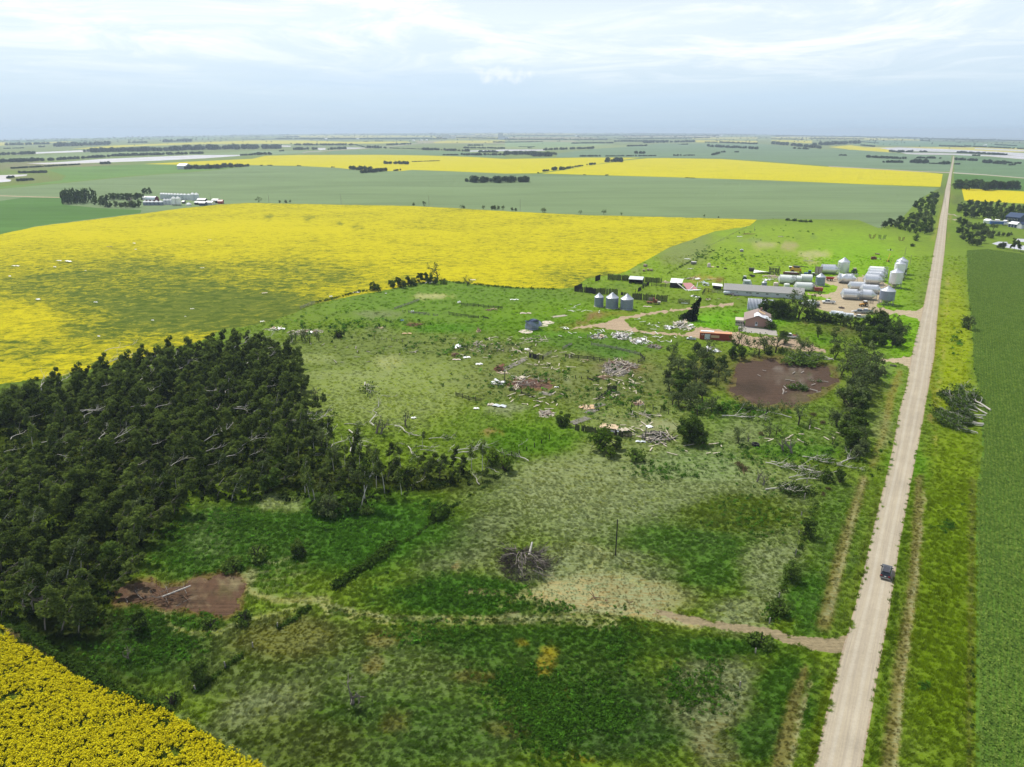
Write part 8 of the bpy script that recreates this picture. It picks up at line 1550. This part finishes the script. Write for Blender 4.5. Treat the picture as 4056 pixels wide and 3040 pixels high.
heap('R', 990, 220, 60, 20, 16, ('dark_steel', 'rust'), 'dark scrap iron on the yard gravel', .6, (1, 1.6)); heap('E', 1870, 460, 60, 30, 10, ('pale_tin',), 'bent silver roof sheets right of the wrecked barn', 1.6, (2,), 6, ('pale_tin', 'galv_roof')); heap('E', 1380, 440, 50, 14, 20, ('wood_pale', 'wood_new'), 'pale broken boards left of the wrecked barn', .8, (2, 3)); heap('E', 1760, 400, 240, 14, 26, ('white_board', 'wood_brown', 'wood_pale'), 'long white beams and soil debris behind the wrecked barn', .4, (3, 6), 2, ('white_tin',), base=False)
heap('H', 590, 160, 60, 25, 12, ('pale_tin', 'wood_old'), 'grey and white scrap under the trees below the container', .9, (2,), 5, ('paint_grey', 'white_tin')); heap('E', 1750, 630, 60, 30, 8, ('white_board',), 'white crumpled sheets left of the leaning spruce', .6, (2,), 5, ('white_tin',)); heap('E', 1900, 660, 40, 8, 4, ('wood_new',), 'tan board sheet right of the leaning spruce', .2, (2,), 3, ('tank_pink',), base=False)
t_ = thing('machine_shed_roof', 'large bent white ribbed roof sheet before the black cultivator', 'metal sheet', gz('N', 740, 345), HE)
for k in range(9):
    vs = [(k*.95+i*.1, (i/4)*5-1.0, .3+.9*math.sin(i/4*1.9+k*.22)) for i in range(5)]; s_ = MB()
    for i in range(4): a, b = vs[i], vs[i+1]; s_.add([a, (a[0]+.9, a[1], a[2]+.12), (b[0]+.9, b[1], b[2]+.12), b], [(0, 1, 2, 3)])
    obj('sheet', s_, 'white_tin', t_)
t_ = thing('lean_to', 'open shelter with white flat roof left of the long shed', 'shelter', gz('E', 1970, 530), HE); obj('roof', slab([(-.5, -.4, 2.2), (4.8, -.6, 2.0), (4.4, 3.2, 2.5), (-.7, 3.3, 2.7)]), 'white_tin', t_)
for x_, y_ in ((0, 0), (4, 0), (0, 3), (4, 3)): obj('post', MB().box((x_, y_, 1.05), (.15, .15, 2.1)), 'wood_black', t_)
obj('back_wall', MB().box((2, 3.1, 1.1), (4, .08, 2.2)), 'wood_black', t_)
# single sheets lying about
def sheet(z, x, y, L, W, mt, lab, rz=0, bend=.2, cat='metal sheet', name='metal_sheet'):
    n = 6; s_ = MB(); vs = [((i/n-.5)*L, (j-.5)*W, .15+bend*math.sin(i*1.1)**2) for i in range(n+1) for j in (0, 1)]; s_.add(vs, [(2*i, 2*i+2, 2*i+3, 2*i+1) for i in range(n)]); s_.add([(a, b, d-.05) for a, b, d in vs], [(2*i+1, 2*i+3, 2*i+2, 2*i) for i in range(n)])
    s_.add([vs[0], vs[1], (vs[1][0], vs[1][1], vs[1][2]-.05), (vs[0][0], vs[0][1], vs[0][2]-.05)], [(0, 1, 2, 3)])
    o = obj(name, s_, mt, loc=gz(z, x, y)); o.rotation_euler = (0, 0, rz); return tag(o, lab, cat)
sheet('G', 1415, 1355, 5.2, 3.2, 'wood_new', 'large tan plywood sheet above the black board fence', -.3, .05, 'plywood sheet', 'plywood_sheet'); sheet('G', 1590, 1400, 2.6, 2.0, 'wood_pale', 'small tan folded sheet on the black board fence', .3, .5, 'board', 'bent_board'); sheet('G', 1470, 1420, 3.0, 1.2, 'pale_tin', 'crumpled silver sheet on the black board fence', 0, .5); sheet('G', 1860, 1360, 1.6, 1.6, 'white_tin', 'white square sheet on the pale grass', .4)
sheet('G', 1760, 1525, 2.6, .9, 'pale_tin', 'grey flat sheet beside the post line', -.1); sheet('G', 945, 290, 2.4, 1.4, 'white_tin', 'bright white sheet right of the crumpled bin', -.2, .6); sheet('G', 120, 1118, 2.0, 1.6, 'stone_pale', 'pale ribbed sheet left of the grey tarp', .1); sheet('G', 215, 1135, 4.2, 1.6, 'pale_tin', 'grey rippled tarp lying in the pasture', -.3, .4, 'tarp', 'tarp'); sheet('G', 520, 515, 1.8, 1.6, 'white_tin', 'small white sheet in the upper corral', .4); sheet('G', 840, 928, 1.4, .8, 'white_tin', 'small white panel right of the barn floor')
sheet('K', 1510, 205, 1.8, 1.2, 'white_tin', 'white sheet below the brown plank fence'); sheet('K', 1087, 268, 1.4, 1.0, 'white_tin', 'small white sheet in the pale meadow', .3); sheet('X', 1885, 380, 4.2, 1.6, 'white_tin', 'white sheet on the bright pasture above the crumpled bin'); sheet('X', 1975, 488, 5, 2.0, 'wood_pale', 'tan ribbed sheet left above the concrete pads'); sheet('X', 1605, 893, 2.6, 1.6, 'white_tin', 'white ribbed sheet left of the torn hulk', .2); sheet('X', 1507, 840, 2.6, 1.6, 'white_tin', 'white ribbed sheet above its twin in the pasture', .3); sheet('X', 1985, 775, 1.8, 1.5, 'white_tin', 'round-cornered white sheet by the corral')
sheet('X', 625, 322, 3.2, 1.4, 'white_tin', 'white crumpled sheet on the canola edge'); sheet('X', 425, 357, 1.6, 1.4, 'white_tin', 'small white sheet at the canola corner', .3, .6); sheet('X', 1215, 248, 5.5, 2.0, 'white_tin', 'torn white and blue sheets under the canola-edge thicket', 0, .9); sheet('X', 1448, 405, 1.6, 1.4, 'white_tin', 'white sheet wrapped on the upper pen corner', .5, 1.0); sheet('X', 1078, 480, 1.8, 1.4, 'pale_tin', 'grey sheet caught on the sparse rails', .4, .9); sheet('X', 990, 545, 1.6, 1.0, 'paint_blue', 'small blue scrap in the upper pasture'); sheet('X', 1555, 222, 3, 1.2, 'white_tin', 'white scrap right of the sparse canola-edge tree'); sheet('X', 1030, 650, 4, 1.2, 'plywood', 'tan board lying in the mid pasture'); sheet('X', 1425, 858, 3, 1, 'tank_pink', 'pinkish board near the dark red scrap'); sheet('X', 860, 0+330, .01+1, 1, 'white_tin', 'tiny white scrap below the canola-edge bushes')
for z, x, y, L, W, mt, lab in [('Y', 738, 140, 6, 3.5, 'dark_steel', 'dark wrecked box standing in the big canola field'), ('Y', 460, 238, 9, 3, 'white_tin', 'crumpled white sheets right in the left canola'), ('Y', 398, 235, 6, 2, 'pale_tin', 'thin bent sheet in the left canola'), ('Y', 105, 270, 8, 2, 'white_tin', 'white bent strip at the left of the canola'), ('Y', 370, 277, 3, 1.4, 'white_tin', 'small white piece below the bent sheets in the canola'), ('Y', 905, 116, 4, 1.6, 'white_tin', 'white piece high in the canola'), ('Y', 1417, 95, 4, 1.6, 'white_tin', 'white piece near the top middle of the canola'), ('Y', 1363, 284, 4, 1.4, 'white_tin', 'white piece in the middle of the canola'), ('Y', 258, 497, 3, 2.2, 'white_tin', 'grey-white crumpled piece in the lower left canola'), ('Y', 645, 517, 3, 1.2, 'white_tin', 'thin white strip in the flattened canola'),
        ('Y', 1785, 452, 4.4, 2.4, 'wood_pale', 'tan square board lying in the flattened canola'), ('Y', 1296, 562, 2.8, 1.2, 'white_tin', 'white piece in the flattened canola above the grove'), ('Y', 1030, 640, 1.8, 1.0, 'white_tin', 'tiny white piece above the grove'), ('Y', 668, 748, 1.8, 1.0, 'white_tin', 'white scrap in the canola left of the grove top'), ('Y', 1770, 648, 3, 1.6, 'white_tin', 'bent white sheet above the grove right end'), ('Y', 915, 158, 2.5, 1.2, 'white_tin', 'pale scrap below the high white piece'), ('Y', 578, 303, 1.4, 1.0, 'white_tin', 'tiny pale scrap in the left canola'), ('Y', 1250, 615, 1.2, 1.0, 'white_tin', 'tiny white scrap by the flattened canola path'), ('Y', 68, 340, 2.5, 1.2, 'pale_tin', 'grey scrap at the far left canola')]:
    o = sheet(z, x, y, L*.62, W*.62, mt, lab, rd.uniform(-.6, .6), .4 if mt != 'wood_pale' else .05)
    o.location.z += .5
for z, x, y, L, W, mt, lab in [('F', 320, 95, 4, 2, 'pale_tin', 'pale flat trailer deck in the back pasture'), ('F', 985, 330, 6, 1.2, 'wood_old', 'long dark trough lying in the pale grass'), ('F', 720, 95, 4, 2.4, 'wood_old', 'grey flat wreck in the back pasture'), ('F', 1440, 825, 3, 1, 'white_tin', 'white scrap on the yard edge'), ('R', 2090, 1460, 2.2, 1.6, 'wood_black', 'dark culvert hatch in the grass by the lower entrance'), ('E', 1150, 747, 4, 1.4, 'wood_pale', 'pale board on the grass below the red flatbed'), ('E', 1690, 272, 3.6, 1.4, 'white_tin', 'flat white sheet in the back pasture below the feeder'), ('E', 1650, 150, 4, 1.6, 'white_tin', 'white torn sheet near the back fence line'), ('E', 130, 1025, 3, 1.6, 'white_tin', 'white sheet left below the drive fork')]:
    if z == 'E' and x == 130: continue
    sheet(z, x, y, L, W, mt, lab, HE+rd.uniform(-.3, .3), .2)
t_ = thing('scrap_pile', 'dark red scrap pile at the back pasture fence', 'debris', gz('F', 405, 75)); 
for k in range(26): obj('bar', plank_mesh(3.0, .22, .07, 'rust'), None, t_, loc=(rd.normal(0, 3), rd.normal(0, 1.5), rd.uniform(.2, 1.2))).rotation_euler = (0, rd.normal(0, .2), rd.uniform(0, 3))
# loose boards, each its own piece
nb = 0
ZONES = [('E', 380, 770, 260, 60, 14, 'loose white board in the grass below the three blue bins', 'white_board'), ('E', 1150, 960, 150, 80, 12, 'loose white board inside the drive loop', 'white_board'), ('G', 1050, 330, 250, 60, 8, 'loose pale board below the drive fork', 'white_board'), ('G', 700, 640, 350, 110, 34, 'pale board lying in the wrecked corral grass', 'wood_pale'), ('G', 400, 440, 350, 60, 16, 'splintered board in the pasture below the crumpled bin', 'wood_pale'),
         ('G', 700, 1080, 400, 90, 22, 'pale splintered board in the meadow below the barn floor', 'wood_pale'), ('G', 1500, 950, 250, 110, 18, 'pale splintered stick right of the pen panel', 'wood_pale'), ('G', 1650, 850, 150, 60, 14, 'pale pole scattered right below the lumber heap', 'wood_pale'), ('G', 1700, 1380, 200, 120, 14, 'pale board in the swirled grass by the post line', 'wood_pale'), ('X', 600, 800, 500, 90, 22, 'brown stick lying on the pasture right of the grove', 'wood_old'),
         ('X', 1700, 760, 300, 90, 26, 'pale board strewn over the littered pasture', 'wood_pale'), ('E', 1300, 1130, 200, 60, 14, 'white board right of the debris trail', 'white_board'), ('H', 400, 880, 330, 90, 16, 'bright splinter of wood in the swirled meadow', 'wood_pale'), ('H', 1250, 780, 300, 60, 12, 'bright splinter in the meadow below the garden', 'wood_pale'), ('F', 250, 690, 200, 20, 4, 'pale scrap board before the long shed', 'wood_pale'), ('H', 1150, 400, 250, 90, 12, 'pale branch scrap on the garden soil', 'wood_old'),
         ('G', 1500, 330, 200, 20, 10, 'white board by the collapsed shack', 'white_board')]
for z, x, y, rx, ry, n, lab, mt in ZONES:
    for k in range(n):
        xx, yy = x+rd.uniform(-rx, rx), y+rd.uniform(-ry, ry); L = float(rd.choice([1.4, 2.0, 2.8])); p = gz(z, xx, yy)
        o = obj('board', plank_mesh(L, .3, .07, mt), None, loc=p+Vector((0, 0, .3))); o.rotation_euler = (0, rd.normal(0, .12), rd.uniform(0, 3.14)); tag(o, lab, 'board', lab.replace('board', 'boards').replace('loose ', '')+' area'); nb += 1
# brush pile in the front meadow
t_ = thing('brush_pile', 'big brown pile of cut branches in the front meadow', 'brush pile', gz('K', 1830, 1310)+Vector((0, 2, 0)))
bm_ = MB()
for k in range(330):
    a = rd.uniform(0, 6.28); r_ = rd.uniform(0, 1)**.6; r_ *= 1+.28*math.sin(3*a+1)+.16*math.sin(7*a); p = Vector((math.cos(a)*r_*4.6, math.sin(a)*r_*3.9, max(0, 1-r_*r_)*3.6*rd.uniform(.2, 1)+.1)); a2 = a+rd.normal(0, .9)
    branchy(bm_, p, (math.cos(a2), math.sin(a2), rd.normal(-.1, .3)), rd.uniform(1.0, 2.4), rd.uniform(.04, .09), 1, rd, .6, None, 2)
o = obj('branches', bm_, 'bark_dark', t_); o['kind'] = 'stuff'
for k in range(34):
    a = rd.uniform(3.4, 6.1) if k % 2 else rd.uniform(0, 6.28); mb = MB(); r_ = rd.uniform(.2, .9); branchy(mb, (math.cos(a)*r_*4, math.sin(a)*r_*3.4, 3.5*(1-r_*r_)+.4), (math.cos(a+rd.normal(0, .5)), math.sin(a), rd.normal(.0, .25)), rd.uniform(1.6, 3.2), .09, 1, rd, .5, None, 3, .25); obj('branch', mb, 'bark_grey', t_)
obj('log', MB().tube([(1.0, 0, 2.6), (1.3, 1.0, 3.4), (1.6, 2.0, 4.1)], [.22, .2, .16], 8), 'bark_white', t_)
t_ = thing('brush_pile', 'charred branches lying on the bare soil patch near the grove', 'brush pile', gz('J', 960, 690))
for k in range(40): mb = MB(); branchy(mb, (rd.normal(0, 2.6), rd.normal(0, 1.2), rd.uniform(.1, .9)), (rd.normal(), rd.normal()*.6, .2), rd.uniform(1, 3), .08, 1, rd, .5, None, 2); obj('branch', mb, 'bark_brown' if k % 4 else 'bark_grey', t_)
obj('log', MB().tube([(-.5, -.4, .8), (3.6, 2.0, 1.4)], [.16, .12], 7), 'bark_white', t_)
for z, x, y, lab in [('L', 1795, 460, 'weathered stump with roots on the bare straw patch'), ('L', 1865, 485, 'small wood scrap right of the weathered stump'), ('L', 2030, 500, 'thin stick at the right of the bare straw patch')]:
    t_ = thing('driftwood', lab, 'wood', gz(z, x, y)); s_ = 1.0 if x == 1795 else .6
    for k in range(5): mb = MB(); branchy(mb, (0, 0, .2), (rd.normal(), rd.normal()*.5, .25), 1.3*s_, .09*s_, 0, rd, .5, None, 2); obj('branch', mb, 'bark_brown', t_)
# ------------------------------------------------------------------ far woods, a mass each
clump = [leaves_mesh('far_tree', (lambda q: q/np.linalg.norm(q, axis=1)[:, None]*np.array([.55, .55, .5])*np.random.default_rng(i).uniform(.5, 1.05, (130, 1))+np.array([0, 0, .5]))(np.random.default_rng(i).normal(size=(130, 3))), .13, 'leaf_far', np.random.default_rng(i), .3, 1.3) for i in range(5)]
STRIPS = {'A': [(480, 228, 955, 212, 30), (50, 215, 430, 205, 16), (0, 368, 420, 352, 28), (420, 350, 960, 318, 22), (960, 312, 1780, 290, 22), (740, 280, 1600, 262, 36), (1600, 258, 2212, 250, 44), (0, 302, 300, 292, 22), (1410, 188, 1690, 182, 22), (885, 380, 985, 377, 20), (165, 460, 415, 455, 18), (60, 505, 120, 500, 20), (150, 530, 295, 520, 20), (1620, 425, 1940, 418, 36), (1940, 412, 2040, 408, 34), (2060, 408, 2175, 402, 30), (2110, 305, 2212, 302, 16), (340, 232, 390, 230, 12), (30, 245, 210, 240, 8), (1120, 195, 1290, 192, 12), (100, 420, 700, 385, 12)],
          'B': [(0, 250, 270, 246, 38), (350, 255, 565, 252, 22), (640, 256, 820, 248, 22), (370, 215, 900, 215, 18), (900, 212, 1000, 238, 10), (1000, 238, 1170, 242, 22), (1180, 214, 1390, 207, 15), (1200, 240, 1500, 250, 8), (1480, 255, 1900, 270, 22), (0, 300, 185, 296, 22), (235, 268, 275, 267, 12), (1670, 302, 1800, 302, 12), (1830, 303, 2212, 303, 22), (1975, 278, 2150, 278, 20), (1155, 378, 1370, 382, 26), (1400, 360, 1640, 352, 8), (860, 430, 1040, 436, 36), (945, 462, 1210, 440, 34), (1235, 440, 1300, 434, 14), (1860, 535, 1960, 540, 30), (1920, 543, 2212, 545, 60), (70, 393, 90, 393, 8), (135, 392, 175, 392, 8), (385, 396, 425, 396, 8), (690, 408, 720, 408, 8), (200, 158, 1700, 160, 9), (270, 140, 410, 142, 8), (780, 158, 1000, 158, 10), (1075, 180, 1145, 180, 8), (970, 182, 1015, 182, 6), (2110, 190, 2212, 190, 12), (1880, 218, 2020, 218, 12), (1850, 240, 2212, 245, 14), (1600, 150, 2212, 158, 10)],
          'C': [(0, 545, 215, 540, 58), (0, 298, 450, 302, 34), (230, 312, 450, 316, 42), (340, 258, 775, 245, 20), (335, 446, 390, 440, 20), (412, 436, 520, 432, 32), (520, 425, 600, 412, 20), (612, 406, 680, 398, 14), (715, 390, 790, 383, 20), (880, 365, 1032, 362, 40), (280, 458, 296, 458, 10), (660, 313, 840, 313, 14), (880, 312, 1330, 308, 11), (1125, 290, 1222, 288, 24), (1480, 306, 1545, 306, 14), (1560, 305, 1660, 304, 10), (1812, 305, 1885, 288, 20), (1895, 277, 1928, 277, 15), (2015, 276, 2056, 276, 13), (1070, 225, 1240, 220, 14), (960, 183, 1430, 183, 15), (1215, 195, 1660, 186, 18), (1525, 210, 1605, 208, 10), (1780, 228, 2212, 250, 22), (1755, 190, 1860, 192, 9), (1880, 192, 2212, 206, 14), (580, 200, 950, 196, 12), (0, 165, 900, 166, 10), (0, 190, 330, 185, 8), (200, 240, 240, 240, 10), (120, 228, 260, 228, 6), (1000, 162, 1800, 150, 8), (0, 128, 1900, 130, 8), (1100, 112, 2212, 120, 7), (880, 478, 905, 478, 8), (685, 474, 705, 474, 7), (1575, 500, 1670, 503, 6)],
          'D': [(0, 205, 430, 245, 26), (360, 220, 770, 200, 28), (190, 245, 330, 252, 16), (780, 215, 900, 228, 12), (835, 322, 1185, 337, 20), (978, 367, 1148, 368, 20), (1203, 370, 1367, 375, 34), (1266, 328, 1480, 332, 16), (1465, 382, 1562, 382, 26), (1380, 376, 1460, 378, 10), (1610, 345, 1800, 352, 20), (1600, 382, 1652, 383, 13), (1840, 368, 2050, 382, 26), (2080, 390, 2132, 390, 14), (2050, 370, 2180, 378, 14), (590, 305, 657, 306, 12), (1035, 272, 1110, 276, 16), (1110, 278, 1240, 274, 18), (1295, 272, 1362, 273, 12), (1760, 307, 1822, 309, 12), (1620, 280, 2060, 302, 15), (1470, 222, 1700, 232, 12), (1700, 225, 2212, 248, 10), (1300, 175, 1390, 180, 8), (330, 158, 800, 162, 8), (0, 160, 280, 163, 7), (1300, 158, 2212, 178, 8), (0, 130, 1300, 150, 7), (780, 185, 940, 196, 6), (140, 872, 350, 886, 8), (890, 175, 920, 176, 6), (1950, 210, 2150, 222, 8)]}
for z in 'ABCD':
    for (x0, y0, x1, y1, hp) in STRIPS[z]:
        q = ZM[z][2]; n = max(5, int((x1-x0)/hp*3.4*(1.0 if y0 > 200 else 1.2))); t_ = rd.uniform(0, 1, n); hh = hp/q
        px = (x0+(x1-x0)*t_)/q+ZM[z][0]; py = (y0+(y1-y0)*t_)/q+ZM[z][1]-rd.uniform(0, .35, n)*hh*.5
        X, Y, Z_ = G2(px, py); dep = np.hypot(X, Y)/FPX; s_ = dep*hh*rd.uniform(.55, 1.05, n)
        scatter('woodland', 'dark tree strip %s' % {'A': 'on the far plain at the left, among lakes and fields', 'B': 'on the far plain left of centre, between the fields', 'C': 'on the far plain right of centre, between the fields', 'D': 'on the far plain at the right, around the road and lake'}[z], 'woodland', np.stack([X, Y, Z_-.05*s_], 1), np.stack([X*0, X*0, rd.uniform(0, 6, n)], 1), s_, clump).__setitem__('group', 'tree strips of the far plain')
# scattered bush all the way to the horizon
n = 5200; px = rd.uniform(-300, 4350, n); vv = 521+np.abs(rd.normal(0, 1, n))*16
vv = vv+28*((px-2028)/2028)**2*np.exp(-(vv-521)/80)
band = np.sin(px/310+vv*.9)+np.sin(px/97-vv*1.7)+.6*np.sin(px/33+vv*3); k = band > -.2; px, vv = px[k], vv[k]; X, Y, Z_ = G2(px, vv); k = np.hypot(X, Y) < 22500; X, Y, Z_ = X[k], Y[k], Z_[k]; n = len(X)
scatter('distant_bush', 'blue-green bush country fading to the horizon', 'woodland', np.stack([X, Y, Z_], 1), np.stack([X*0, X*0, rd.uniform(0, 6, n)], 1), rd.uniform(7, 15, n)*np.clip(Y/9000, .5, 2.0), clump)
# ------------------------------------------------------------------ air
hb = MB().box((0, 10000, -210), (62000, 56000, 2*(150+160)))
bx0, bx1, by0, by1, bz0, bz1 = -60000, 60000, -27000, 30000, -560, 100
hb = MB().add([(x, y, z) for z in (bz0, bz1) for x, y in ((bx0, by0), (bx1, by0), (bx1, by1), (bx0, by1))], [(3, 2, 1, 0), (4, 5, 6, 7), (0, 1, 5, 4), (1, 2, 6, 5), (2, 3, 7, 6), (3, 0, 4, 7)])
m = bpy.data.materials.new('air'); m.use_nodes = True; m.node_tree.nodes.clear(); oo = m.node_tree.nodes.new('ShaderNodeOutputMaterial'); vo = m.node_tree.nodes.new('ShaderNodeVolumePrincipled')
vo.inputs['Color'].default_value = (0.68, 0.83, 1.0, 1); vo.inputs['Density'].default_value = HAZE_D; vo.inputs['Anisotropy'].default_value = 0.2; m.node_tree.links.new(vo.outputs[0], oo.inputs['Volume']); MATS['air'] = m
o = obj('haze', hb, 'air'); tag(o, 'thin blue haze over the whole plain', 'haze', kind='stuff')
print('objects', len(bpy.data.objects))
